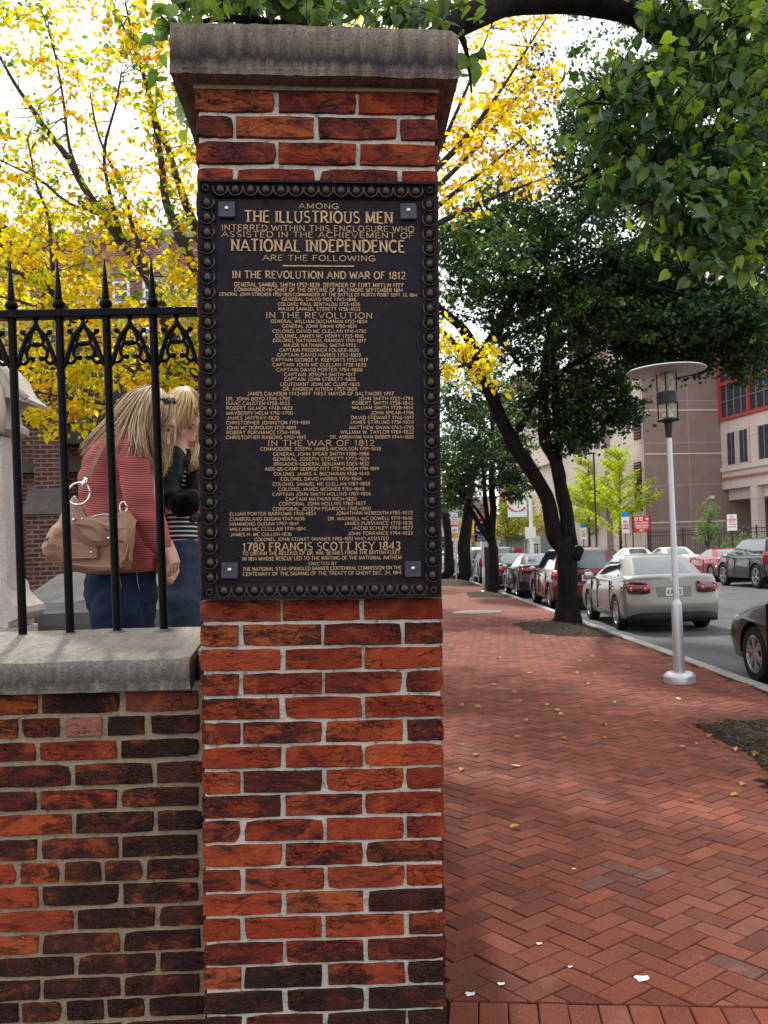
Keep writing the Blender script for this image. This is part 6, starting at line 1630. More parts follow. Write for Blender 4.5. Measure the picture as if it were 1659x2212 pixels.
# ---- woman in the coral sweater
W1Z = 3.42
o1 = P(262, 1300, W1Z); o1.z = YZ
def person(org, label, build, voxel=.008):
    mb = MB(); build(mb); b = remesh(mb, 'person', M_SKIN, None, voxel, 3); 
    bm = bmesh.new(); bm.from_mesh(b.data)
    while HANDS:
        h = HANDS.pop(); ho = remesh(h, 'hand', M_SKIN, None, .0032, 2); bm.from_mesh(ho.data); bpy.data.objects.remove(ho, do_unlink=True)
    bm.to_mesh(b.data); bm.free(); b.location = org; tag(b, label, 'person'); return b
hc1 = P(325, 908, 3.42); HM = {}
def w1body(mb):
    HM[1] = head(mb, hc1 - o1, R(14), R(38), .97)
    loft(mb, [(262, 1345, 60, .09, W1Z), (258, 1260, 66, .11, W1Z), (256, 1180, 60, .10, W1Z), (250, 1090, 62, .10, W1Z), (250, 1010, 62, .13, W1Z), (265, 955, 46, .13, W1Z), (285, 930, 24, .06, W1Z)], 16, o1)
    limb(mb, [(285, 950, .05, 3.42), (312, 915, .047, 3.42)], o1)
    for Z, dx in ((3.30, -8), (3.52, 14)):       # legs down to the ground
        limb(mb, [(262 + dx, 1310, .075, Z), (268 + dx, 1560, .055, Z), (258 + dx, 1720, .045, Z)], o1)
    f0 = P(262, 1710, 3.4) - o1
    for Z, dx in ((3.28, -.02), (3.52, .03)):
        c = P(262, 1700, Z) - o1; mb.tube([(c.x - .03 + dx, c.y, .05), (c.x + .08 + dx, c.y, .045), (c.x + .17 + dx, c.y, .03)], [.045, .042, .025], 10)
        mb.tube([(c.x + dx - .01, c.y, .04), (c.x + dx - .01, c.y, .40)], [.05, .05], 10)
    limb(mb, [(284, 968, .045, 3.30), (306, 1060, .042, 3.27), (318, 1132, .036, 3.27), (345, 1170, .030, 3.30), (361, 1174, .024, 3.31)], o1)
    limb(mb, [(295, 975, .04, 3.56), (318, 1060, .038, 3.56), (332, 1130, .034, 3.5), (352, 1235, .026, 3.42), (366, 1252, .023, 3.40)], o1)
    wr = P(362, 1172, 3.31) - o1; hand(mb, wr, (.28, 0, -.97), (-.9, .3, 0), .88, .6, .2)
    wr = P(367, 1252, 3.40) - o1; hand(mb, wr, (.12, .0, 1), (-.7, .5, 0), .85, .7)
w1 = person(o1, 'blond woman in a ribbed coral sweater and jeans, head bowed, sunglasses on her hair', w1body)
sw1 = MB()
loft(sw1, [(262, 1236, 77, .155, W1Z), (262, 1225, 79, .155, W1Z), (262, 1195, 80, .15, W1Z), (258, 1140, 77, .145, W1Z), (252, 1090, 76, .145, W1Z), (250, 1045, 78, .155, W1Z), (255, 1005, 72, .18, W1Z), (262, 972, 60, .195, W1Z), (272, 948, 42, .15, W1Z), (284, 932, 24, .08, W1Z)], 24, o1)
limb(sw1, [(278, 966, .064, 3.28), (290, 1010, .062, 3.25), (300, 1065, .058, 3.23), (312, 1120, .053, 3.23), (334, 1160, .047, 3.27), (350, 1178, .040, 3.31)], o1, 16)
limb(sw1, [(290, 970, .06, 3.56), (318, 1060, .056, 3.58), (334, 1130, .05, 3.52), (350, 1195, .04, 3.42)], o1, 14)
so1 = remesh(sw1, 'sweater', M_KNIT, w1, .0085, 4)
for v in so1.data.vertices:
    n = noise.noise(Vector(v.co) * Vector((9, 9, 5)).x * .0 + Vector((v.co.x * 8, v.co.y * 8, v.co.z * 22))) * .010; v.co += v.normal * n
jn = MB()
loft(jn, [(262, 1222, 70, .135, W1Z), (260, 1250, 76, .150, W1Z), (262, 1290, 75, .15, W1Z), (266, 1330, 68, .14, W1Z), (268, 1370, 62, .13, W1Z)], 20, o1)
for Z, dx in ((3.30, -14), (3.54, 20)): limb(jn, [(266 + dx, 1320, .095, Z), (268 + dx, 1480, .075, Z), (262 + dx, 1700, .062, Z)], o1, 14)
jo = remesh(jn, 'jeans', M_DEN1, w1, .010, 3)
for v in jo.data.vertices: v.co += v.normal * noise.noise(Vector((v.co.x * 14, v.co.y * 14, v.co.z * 30))) * .010
mb = MB(); 
q0 = [P(a, b, 3.27) - o1 for a, b in ((258, 1245), (262, 1262), (264, 1285))]; mb.tube(q0, .0009, 5); q0 = [P(a, b, 3.265) - o1 for a, b in ((296, 1232), (298, 1258), (302, 1275))]; mb.tube(q0, .0009, 5)
mb.build('seam_stitching', plain('tan thread', (.42, .36, .30), .7), jo)
tp = MB(); loft(tp, [(330, 1130, 10, .05, 3.45), (333, 1060, 12, .06, 3.45), (328, 1000, 14, .06, 3.45), (322, 975, 12, .05, 3.45)], 12, o1); remesh(tp, 'undershirt', plain('pale pink vest', (.62, .45, .40), .8), w1, .009, 2)
# face details
def face(M, parent, smile=0):
    inv = Matrix.Translation(-parent.location)
    for sy in (-1, 1):
        mb = MB(); mb.add([M @ Vector(v) for v in MB().ball((.083, sy * .031, .008), .0075, 10, 8, 0, (.8, 1.3, .55)).v], MB().ball((0, 0, 0), 1, 10, 8).f[:80]); mb.build('eye', plain('eye', (.03, .02, .016), .15), parent, True)
        mb = MB(); mb.tube([M @ Vector((.086, sy * .014, .025)), M @ Vector((.090, sy * .032, .032)), M @ Vector((.078, sy * .050, .027))], [.0025, .0032, .0015], 6); mb.build('eyebrow', plain('brow hair', (.14, .08, .045), .7), parent, True)
    mb = MB(); mb.tube([M @ Vector((.093, .022, -.066)), M @ Vector((.104, .008, -.064)), M @ Vector((.104, -.008, -.064)), M @ Vector((.093, -.022, -.066))], [.002, .0052, .0052, .002], 8); mb.build('lips', plain('lips', (.42, .13, .12), .4), parent, True)
face(HM[1], w1)
Z = 3.42
GD = [
 [(318, 834, Z + .02), (290, 842, Z + .0), (270, 862, Z - .01), (252, 888, Z - .03), (222, 930, Z - .05), (190, 968, Z - .02)],
 [(316, 835, Z - .01), (284, 850, Z - .05), (262, 880, Z - .07), (240, 908, Z - .08), (204, 945, Z - .08), (180, 972, Z - .03)],
 [(322, 838, Z - .02), (296, 850, Z - .09), (268, 880, Z - .10), (240, 915, Z - .11), (208, 948, Z - .09), (184, 976, Z - .04)],
 [(324, 837, Z - .03), (302, 856, Z - .11), (276, 895, Z - .13), (256, 925, Z - .13), (226, 958, Z - .15), (200, 990, Z - .10)],
 [(328, 836, Z - .03), (308, 860, Z - .125), (288, 905, Z - .15), (278, 945, Z - .17), (272, 975, Z - .20), (262, 1000, Z - .19)],
 [(332, 836, Z - .03), (316, 862, Z - .13), (302, 905, Z - .16), (300, 950, Z - .19), (304, 985, Z - .20), (312, 1015, Z - .16)],
 [(338, 837, Z - .03), (326, 862, Z - .13), (318, 905, Z - .15), (316, 950, Z - .16), (322, 985, Z - .14), (334, 1012, Z - .08)],
 [(344, 840, Z - .03), (340, 866, Z - .115), (334, 905, Z - .13), (328, 945, Z - .12), (334, 980, Z - .09), (348, 1012, Z - .05)],
 [(350, 844, Z - .02), (356, 868, Z - .09), (352, 900, Z - .11), (338, 930, Z - .10), (342, 975, Z - .05), (356, 1008, Z - .0)],
 [(356, 850, Z - .0), (370, 872, Z - .055), (372, 896, Z - .075), (358, 912, Z - .085), (345, 935, Z - .09), (348, 960, Z - .05)]]
h1 = hair('hair', M_HAIR1, w1, GD, 2600, o1, .0019, .0058, 3)
GD2 = [[(x + 6, y - 2, z + .15) for x, y, z in g_] for g_ in GD]
mb = MB(); Mh = HM[1]
src = MB().ball((-.022, 0, .026), 1, 22, 16, 0, (.099, .080, .097)); keep = [f for f in src.f]
mb.add([Mh @ Vector(v) for v in src.v], [f for f in keep if not all(src.v[i][0] > .052 or (src.v[i][0] > .015 and src.v[i][2] < .03) for i in f)])
o = mb.build('hair_cap', plain('hair under layer', (.20, .13, .085), .6, 0, .3, 30), h1, True)
hair('hair_back', M_HAIR1, h1, [[(330, 836, Z + .0), (350, 850, Z + .09), (366, 880, Z + .10), (368, 925, Z + .09), (362, 975, Z + .06), (356, 1018, Z + .03)], [(330, 836, Z + .02), (345, 850, Z + .10), (358, 880, Z + .12), (362, 930, Z + .10), (358, 980, Z + .08), (352, 1022, Z + .06)]], 300, o1, .0019, .0055, 8)
hair('hair_wisps', M_HAIR2, h1, [[(350, 935, Z - .06), (356, 965, Z - .02), (352, 990, Z), (358, 1012, Z), (350, 1020, Z)], [(340, 935, Z - .08), (344, 965, Z - .05), (350, 990, Z - .03), (346, 1012, Z - .03), (354, 1024, Z - .03)]], 60, o1, .0032, .005, 9)
# sunglasses pushed up on the hair: a thing of its own
sg = empty('sunglasses', P(360, 866, 3.34), (0, 0, 0), 'black sunglasses pushed up on the coral sweater woman’s hair', 'sunglasses')
og = P(360, 866, 3.34)
for (px, py, Z_) in ((362, 868, 3.335), (372, 868, 3.47)):
    mb = MB(); mb.ball((0, 0, 0), .024, 14, 10, 0, (.55, 1, .85)); mb.build('lens', plain('black lens', (.008, .008, .01), .08, 0, .1, 10, 0, 1), sg, True, P(px, py, Z_) - og, (0, R(35), R(-20)))
mb = MB(); mb.tube([P(a, b, c) - og for a, b, c in ((331, 868, 3.305), (346, 862, 3.30), (356, 862, 3.315), (366, 864, 3.35), (372, 862, 3.42), (374, 864, 3.48))], [.003, .004, .005, .005, .005, .004], 6); mb.build('frame', M_BLKP, sg, True)

# ---- woman in the black leather jacket
W2Z = 3.95
o2 = P(395, 1300, W2Z); o2.z = YZ
hc2 = P(396, 902, W2Z)
def w2body(mb):
    HM[2] = head(mb, hc2 - o2, R(-28), R(46), 1.04)
    loft(mb, [(398, 1340, 38, .10, W2Z), (396, 1250, 38, .11, W2Z), (390, 1160, 30, .10, W2Z), (388, 1080, 34, .10, W2Z), (386, 1010, 36, .13, W2Z), (388, 975, 24, .07, W2Z)], 16, o2)
    limb(mb, [(386, 985, .05, W2Z), (392, 935, .045, W2Z)], o2)
    for Z, dx in ((3.85, -8), (4.06, 14)):
        limb(mb, [(398 + dx, 1300, .07, Z), (402 + dx, 1480, .05, Z), (400 + dx, 1620, .045, Z)], o2)
        c = P(400 + dx, 1620, Z) - o2; mb.tube([(c.x - .03, c.y, .05), (c.x + .08, c.y, .045), (c.x + .17, c.y, .03)], [.045, .042, .025], 10); mb.tube([(c.x - .01, c.y, .04), (c.x - .01, c.y, .4)], [.05, .05], 10)
    limb(mb, [(372, 1000, .045, 3.80), (364, 1070, .04, 3.76), (412, 1092, .033, 3.74)], o2)
    limb(mb, [(405, 1000, .045, 4.05), (425, 1070, .04, 3.95), (380, 1096, .033, 3.80)], o2)
    wr = P(408, 1090, 3.76) - o2; hand(mb, wr, (.9, 0, .25), (0, 1, 0), .9, .8)
    wr = P(384, 1098, 3.84) - o2; hand(mb, wr, (-.9, 0, .1), (0, 1, 0), .9, .8)
w2 = person(o2, 'blond woman in black leather jacket and striped top with folded arms, looking down', w2body)
st = MB(); loft(st, [(391, 1170, 34, .14, W2Z), (391, 1140, 33, .135, W2Z), (389, 1100, 33, .13, W2Z), (387, 1050, 36, .135, W2Z), (386, 1010, 36, .13, W2Z), (386, 985, 26, .09, W2Z)], 20, o2)
remesh(st, 'striped_top', M_STRIPE, w2, .009, 3)
jk = MB()
loft(jk, [(362, 1165, 16, .15, 3.95), (358, 1100, 20, .16, 3.95), (360, 1040, 24, .17, 3.95), (366, 1000, 22, .17, 3.95), (374, 976, 14, .10, 3.95)], 16, o2)
loft(jk, [(424, 1130, 10, .13, 4.0), (424, 1060, 14, .14, 4.0), (420, 1000, 16, .15, 4.0), (410, 975, 12, .09, 4.0)], 14, o2)
limb(jk, [(372, 992, .062, 3.82), (362, 1035, .060, 3.76), (362, 1072, .055, 3.72), (388, 1082, .048, 3.71), (414, 1078, .044, 3.72)], o2, 16)
limb(jk, [(408, 992, .058, 4.02), (424, 1030, .058, 3.92), (430, 1062, .054, 3.82), (410, 1088, .048, 3.74), (388, 1100, .040, 3.74)], o2, 16)
jo2 = remesh(jk, 'leather_jacket', M_LEATHER, w2, .0085, 3)
for v in jo2.data.vertices: v.co += v.normal * (noise.noise(Vector((v.co.x * 26, v.co.y * 20, v.co.z * 26))) * .012)
j2 = MB(); loft(j2, [(390, 1160, 32, .13, W2Z), (394, 1190, 38, .145, W2Z), (398, 1240, 42, .15, W2Z), (400, 1290, 42, .15, W2Z), (402, 1350, 40, .14, W2Z)], 20, o2)
for Z, dx in ((3.84, -14), (4.08, 14)): limb(j2, [(402 + dx, 1310, .09, Z), (404 + dx, 1460, .07, Z), (402 + dx, 1610, .06, Z)], o2, 14)
jo3 = remesh(j2, 'jeans', M_DEN2, w2, .010, 3)
for v in jo3.data.vertices: v.co += v.normal * noise.noise(Vector((v.co.x * 14, v.co.y * 14, v.co.z * 26))) * .010
face(HM[2], w2)
Z = W2Z
h2 = hair('hair', M_HAIR2, w2, [
 [(398, 838, Z), (375, 846, Z - .05), (360, 870, Z - .07), (358, 910, Z - .08), (362, 955, Z - .09), (370, 985, Z - .10), (378, 984, Z - .10)],
 [(402, 837, Z - .01), (384, 848, Z - .09), (370, 875, Z - .11), (368, 912, Z - .11), (366, 950, Z - .11), (362, 975, Z - .11), (372, 992, Z - .11)],
 [(406, 837, Z - .02), (394, 850, Z - .11), (382, 872, Z - .12), (378, 905, Z - .11), (373, 935, Z - .10), (370, 960, Z - .10), (374, 978, Z - .10)]], 900, o2, .0020, .0045, 12)
hair('hair_back', M_HAIR2, h2, [
 [(404, 836, Z + .0), (424, 850, Z - .02), (434, 880, Z + .02), (432, 920, Z + .05), (424, 965, Z + .03), (416, 1000, Z - .06), (426, 1012, Z - .1)],
 [(404, 836, Z + .0), (420, 848, Z + .05), (428, 880, Z + .09), (428, 925, Z + .09), (418, 970, Z + .02), (408, 1000, Z - .05), (412, 1016, Z - .1)]], 560, o2, .0020, .0055, 13)
hair('hair_top', M_HAIR2, h2, [
 [(404, 836, Z - .01), (412, 846, Z - .085), (420, 862, Z - .10), (425, 880, Z - .09), (428, 900, Z - .06), (430, 920, Z - .03)],
 [(402, 836, Z - .02), (400, 848, Z - .11), (396, 864, Z - .125), (388, 884, Z - .12), (380, 905, Z - .11), (374, 930, Z - .10)]], 480, o2, .0020, .004, 14)
mb = MB(); Mh = HM[2]; src = MB().ball((-.022, 0, .026), 1, 22, 16, 0, (.102, .082, .098))
mb.add([Mh @ Vector(v) for v in src.v], [f for f in src.f if not all(src.v[i][0] > .05 or (src.v[i][0] > .018 and src.v[i][2] < .03) for i in f)]); mb.build('hair_cap', plain('golden under layer', (.25, .15, .08), .6, 0, .3, 30), h2, True)

# ---- handbag
M_BAG = plain('tan leather', (.33, .165, .098), .42, 0, .15, 9, .35); M_BAGD = plain('darker tan leather', (.20, .10, .065), .45, 0, .15, 14, .3)
M_STITCH = plain('cream stitching', (.52, .42, .32), .7)
BZ = 3.14; ob = P(192, 1160, BZ)
bag = empty('handbag', ob, (0, 0, 0), 'slouchy tan leather shoulder bag with silver rings hanging at her back', 'handbag')
def bp(X, Y, dz=0): return P(X / 3.5617, 783 + Y / 3.5617, BZ + dz) - ob
outl = [(318, 1420), (345, 1350), (400, 1270), (470, 1190), (500, 1120), (540, 1040), (575, 1020), (610, 1050), (640, 1120), (655, 1180), (740, 1175), (830, 1170), (890, 1190), (925, 1150), (960, 1140), (1000, 1150), (1040, 1205), (1045, 1290), (1030, 1400), (1022, 1540), (985, 1600), (880, 1632), (700, 1632), (560, 1605), (430, 1545), (345, 1480)]
cx, cy = 690, 1400
mb = MB(); sl_ = [(-.085, .80), (-.075, .90), (-.045, .975), (0, 1.0), (.045, .975), (.08, .86)]
for (d, k) in sl_:
    for (X, Y) in outl:
        top_ = max(0, (1300 - Y) / 300); dd = d * (1 - .8 * min(1, top_)); q = bp(cx + (X - cx) * (k if Y > 1250 else k * .5 + .5), cy + (Y - cy) * (k if Y > 1250 else .5 + k * .5), dd)
        mb.v.append(q + Vector((0, noise.noise(Vector((X * .012, Y * .012, d * 8))) * .02, 0)))
n = len(outl)
for i in range(len(sl_) - 1):
    for k in range(n): mb.f.append((i * n + k, i * n + (k + 1) % n, (i + 1) * n + (k + 1) % n, (i + 1) * n + k)); mb.m.append(0)
mb.f += [tuple(range(n - 1, -1, -1)), tuple(range((len(sl_) - 1) * n, len(sl_) * n))]; mb.m += [0, 0]
bo = remesh(mb, 'body', M_BAG, bag, .006, 4)
for v in bo.data.vertices: v.co += v.normal * (noise.noise(Vector((v.co.x * 16 + v.co.z * 9, v.co.y * 6, v.co.z * 30))) * .008)
def bagtube(nm, pts, r, mat, dz=-.085, par=None):
    mb = MB(); mb.tube([bp(X, Y, dz + (q[0] if q else 0)) for (X, Y, *q) in crv2(pts)], r, 6); return mb.build(nm, mat, par or bag, True)
def crv2(p): return [tuple(q[:2]) for q in crv([(a, b) for a, b, *_ in p])]
def strap(nm, pts, w, th, mat, par, dz):
    c = crv(pts); vs = []; fs = []
    for i, (X, Y) in enumerate(c):
        a, b = c[max(0, i - 1)], c[min(len(c) - 1, i + 1)]; t = Vector((b[0] - a[0], b[1] - a[1])).normalized(); nn = Vector((-t.y, t.x)) * w * 3.5617 / 2
        z = dz[0] + (dz[1] - dz[0]) * i / (len(c) - 1) + (dz[2] * math.sin(math.pi * i / (len(c) - 1)) if len(dz) > 2 else 0)
        for (s_, e_) in ((1, 0), (-1, 0), (-1, th), (1, th)): vs.append(bp(X + nn.x * s_, Y + nn.y * s_, z + e_))
    for i in range(len(c) - 1):
        for k in range(4): fs.append((i * 4 + k, i * 4 + (k + 1) % 4, i * 4 + 4 + (k + 1) % 4, i * 4 + 4 + k))
    fs += [(3, 2, 1, 0), tuple(len(vs) - 4 + k for k in range(4))]
    mb = MB(); mb.add(vs, fs); return fixn(mb.build(nm, mat, par, 40))
bagtube('piping', [(340, 1380), (400, 1330), (490, 1275), (560, 1255)], .003, M_BAGD, -.075); bagtube('piping', [(345, 1480), (430, 1530), (560, 1575), (720, 1590), (880, 1585), (990, 1560)], .003, M_BAGD, -.082)
bagtube('stitching', [(560, 1550), (720, 1566), (880, 1560), (960, 1500), (985, 1400)], .0014, M_STITCH, -.095); bagtube('piping', [(905, 1370), (960, 1380), (990, 1440), (975, 1520)], .0035, M_BAGD, -.088)
bagtube('zip', [(700, 1195), (780, 1170), (850, 1172)], .003, M_SILVER, -.04)
strap('carry_handle', [(556, 1215), (640, 1225), (720, 1240), (780, 1290), (815, 1350)], 13, .006, M_BAG, bag, (-.07, -.10, -.02))
strap('carry_handle', [(555, 1250), (600, 1330), (690, 1385), (780, 1390), (840, 1372)], 12, .006, M_BAGD, bag, (-.085, -.105, -.02))
strap('flap_edge', [(700, 1225), (820, 1270), (930, 1290), (1010, 1270), (1042, 1205)], 9, .008, M_BAG, bag, (-.07, -.05, -.02))
mb = MB(); c_ = bp(622, 1447, -.098); mb.cbox(c_, (.118, .006, .060), 0, .004); lb = mb.build('label_patch', M_BAG, bag, False)
mb = MB(); q = [c_ + Vector((a * .054, -.005, b * .025)) for a, b in ((-1, -1), (1, -1), (1, 1), (-1, 1), (-1, -1))]; mb.tube(q, .0013, 5); mb.build('stitching', M_STITCH, lb)
for (X, Y) in ((706, 1460), (835, 1352), (634, 1207), (568, 1210)):
    mb = MB(); mb.ball(bp(X, Y, -.10 if Y > 1300 else -.08), .006, 10, 8); mb.build('stud', M_CHROME, bag, True)
mb = MB(); c_ = bp(607, 1010, -.03); pts = [c_ + Vector((.040 * math.cos(R(a)), .01 * math.sin(R(a)), .040 * math.sin(R(a)))) for a in range(0, 361, 20)]; mb.tube(pts, .0042, 8); mb.build('ring', M_CHROME, bag, True)
mb = MB(); mb.tube([bp(632, 975, -.035), bp(650, 930, -.035), bp(668, 890, -.03)], [.006, .008, .009], 8); mb.build('clip', M_CHROME, bag, True)
mb = MB(); c_ = bp(950, 1120, -.04); pts = [c_ + Vector((.012 * math.cos(R(a)), 0, .022 * math.sin(R(a)))) for a in range(0, 361, 24)]; mb.tube(pts, .003, 8); mb.build('ring', M_CHROME, bag, True)
strap('shoulder_strap', [(672, 880), (740, 740), (800, 620), (860, 555), (930, 522)], 10, .005, M_BAG, bag, (-.03, .06, -.03))
# bracelet and ring
for (px, py, Z_, rx, nm, cat, lab) in ((360, 1238, 3.33, .026, 'bracelet', 'bracelet', 'thin gold bracelet on the wrist of the coral sweater woman'),):
    mb = MB(); mb.tube([Vector((rx * math.cos(R(a)), rx * math.sin(R(a)), .004 * math.sin(R(a)))) for a in range(0, 361, 24)], .0022, 6)
    tag(mb.build(nm, plain('gold', (.6, .42, .2), .25, 1), None, True, P(px, py, Z_)), lab, cat)
# two far walkers
def walker(px, Z, coat, legs, label):
    p = P(px, 1190, Z); mb = MB(); b = Vector((0, 0, 0))
    mb.ball((0, 0, 1.60), .105, 12, 8, 0, (.9, .9, 1.15)); mb.tube([(0, 0, 1.3), (0, 0, 1.52)], .06, 8)
    mb.tube([(0, 0, .85), (0, 0, 1.1), (0, 0, 1.35), (0, 0, 1.45)], [.16, .15, .20, .10], 12)
    for s in (-1, 1):
        mb.tube([(s * .19, 0, 1.38), (s * .25, -.03, 1.1), (s * .22, -.1, .85)], [.055, .045, .035], 8); mb.ball((s * .22, -.11, .80), .045)
        mb.tube([(s * .08, 0, .9), (s * .1, s * .12, .5), (s * .1, s * .2, .06)], [.09, .065, .045], 8); mb.tube([(s * .1, s * .2 + .05, .04), (s * .1, s * .2 - .16, .035)], [.045, .035], 8)
    b_ = remesh(mb, 'person', M_SKIN, None, .03, 2); b_.location = (p.x, Z, -.005); tag(b_, label, 'person')
    c = MB(); c.tube([(0, 0, .78), (0, 0, 1.1), (0, 0, 1.36), (0, 0, 1.48)], [.21, .19, .235, .11], 12)
    for s in (-1, 1): c.tube([(s * .19, 0, 1.38), (s * .26, -.03, 1.1), (s * .23, -.1, .88)], [.075, .065, .055], 8)
    remesh(c, 'coat', coat, b_, .03, 2)
    c = MB()
    for s in (-1, 1): c.tube([(s * .08, 0, .92), (s * .1, s * .12, .5), (s * .1, s * .2, .1)], [.11, .085, .07], 8)
    remesh(c, 'trousers', legs, b_, .03, 2)
    c = MB(); c.ball((0, .03, 1.64), .118, 12, 8, 0, (1, .9, 1.1)); c.build('hair', M_BLKP, b_, True)
walker(1110, 66, P_RED2, M_DEN2, 'distant walker in a red jacket and blue jeans at the far corner')
walker(1094, 67, M_BLKP, M_DKMET, 'distant walker in dark clothes left of the one in red')
# ================================================================== trees
M_BARK_D = mat_bark('dark street tree bark'); M_BARK_Y = mat_bark('grey elm bark', (.035, .028, .026), (.10, .082, .074))
L_YEL = mat_leaf('yellow elm leaves', [(.08, .19, .010), (.24, .34, .012), (.50, .46, .012), (.68, .54, .014), (.70, .48, .014), (.56, .28, .02)], .62, .5, 1.3)
L_GRN = mat_leaf('glossy green pear leaves', [(.020, .052, .018), (.042, .095, .032), (.075, .135, .045), (.13, .20, .035), (.24, .33, .02)], .42, .36, 1.9)  # tint range also paints in grey-green sheen and backlit lime
L_DRK = mat_leaf('dark green street leaves', [(.008, .021, .008), (.014, .038, .012), (.028, .064, .016), (.09, .16, .02), (.22, .22, .03)], .46, .38, 1.7)
L_GKO = mat_leaf('lime ginkgo leaves', [(.22, .32, .02), (.33, .44, .025), (.45, .54, .03), (.55, .58, .04)], .45, .6, 1.2)
L_AUT = mat_leaf('green and gold leaves', [(.08, .14, .02), (.16, .22, .02), (.40, .34, .03), (.50, .33, .03)], .45, .6, 1.2)
L_SHR = mat_leaf('soft green shrub leaves', [(.07, .14, .05), (.12, .20, .07), (.2, .28, .1)], .35, .6, 1.2)
LEAFS = {
 'oval': (np.array([(0, 0, 0), (.32, .26, .05), (.7, .24, .04), (1, 0, -.06), (.7, -.24, .04), (.32, -.26, .05)]), [(0, 3, 2, 1), (0, 5, 4, 3)]),
 'small': (np.array([(0, 0, 0), (.45, .34, .07), (1, 0, 0), (.45, -.34, .07)]), [(0, 2, 1), (0, 3, 2)]),
 'heart': (np.array([(0, 0, 0), (-.10, .20, .03), (.06, .42, .08), (.34, .46, .10), (.62, .30, .07), (.84, .13, .02), (1.06, 0, -.06),
                     (.84, -.13, .02), (.62, -.30, .07), (.34, -.46, .10), (.06, -.42, .08), (-.10, -.20, .03), (.34, 0, .0), (.62, 0, -.01)]),
           [(0, 12, 2, 1), (12, 3, 2), (12, 13, 4, 3), (13, 6, 5, 4), (0, 11, 10, 12), (12, 10, 9), (12, 9, 8, 13), (13, 8, 7, 6)])}
def rot_mats(rs, n, droop=.5, flat=.0):
    """random leaf frames: x along the leaf, z its face"""
    az = rs.uniform(0, 2 * np.pi, n); pit = rs.normal(-droop, .45, n); rol = rs.normal(0, .8 - flat * .5, n)
    ca, sa, cp, sp, cr, sr = np.cos(az), np.sin(az), np.cos(pit), np.sin(pit), np.cos(rol), np.sin(rol)
    x = np.stack([ca * cp, sa * cp, sp], 1); y0 = np.stack([-sa, ca, np.zeros(n)], 1); z0 = np.cross(x, y0)
    y = y0 * cr[:, None] + z0 * sr[:, None]; z = np.cross(x, y); return x, y, z
def leaf_mesh(name, mat, pos, size, tint, kind, rs, org, droop=.5, flat=0., smooth=True):
    V, F = LEAFS[kind]; n = len(pos); x, y, z = rot_mats(rs, n, droop, flat)
    s = size * rs.uniform(.65, 1.25, n)
    v = (x[:, None, :] * V[None, :, 0:1] + y[:, None, :] * V[None, :, 1:2] + z[:, None, :] * V[None, :, 2:3] * rs.uniform(.2, 2.2, (n, 1, 1))) * s[:, None, None] + (pos - np.array(org))[:, None, :]
    k = len(V); loops = []; starts = []; tot = []; c = 0
    fl = [len(f) for f in F]; per = sum(fl); base = np.concatenate([np.array(f) for f in F])
    vi = (base[None, :] + (np.arange(n) * k)[:, None]).ravel()
    st = np.concatenate([[0], np.cumsum(fl)[:-1]]); ls = (st[None, :] + (np.arange(n) * per)[:, None]).ravel(); lt = np.tile(fl, n)
    me = bpy.data.meshes.new(name); me.vertices.add(n * k); me.vertices.foreach_set('co', v.ravel().astype(np.float32))
    me.loops.add(len(vi)); me.loops.foreach_set('vertex_index', vi.astype(np.int32)); me.polygons.add(len(ls)); me.polygons.foreach_set('loop_start', ls.astype(np.int32)); me.polygons.foreach_set('loop_total', lt.astype(np.int32))
    me.update(calc_edges=True)
    at = me.attributes.new('tint', 'FLOAT', 'FACE'); at.data.foreach_set('value', np.repeat(np.clip(tint, 0, 1), len(F)).astype(np.float32))
    if smooth: me.polygons.foreach_set('use_smooth', [True] * len(me.polygons))
    me.materials.append(mat); return me
def wpts(pl):  # [(px,py,Z,r)]
    c = crv([(a, b, z, r) for a, b, z, r in pl]); return [P(a, b, z) for a, b, z, r in c], [max(.004, r) for a, b, z, r in c]
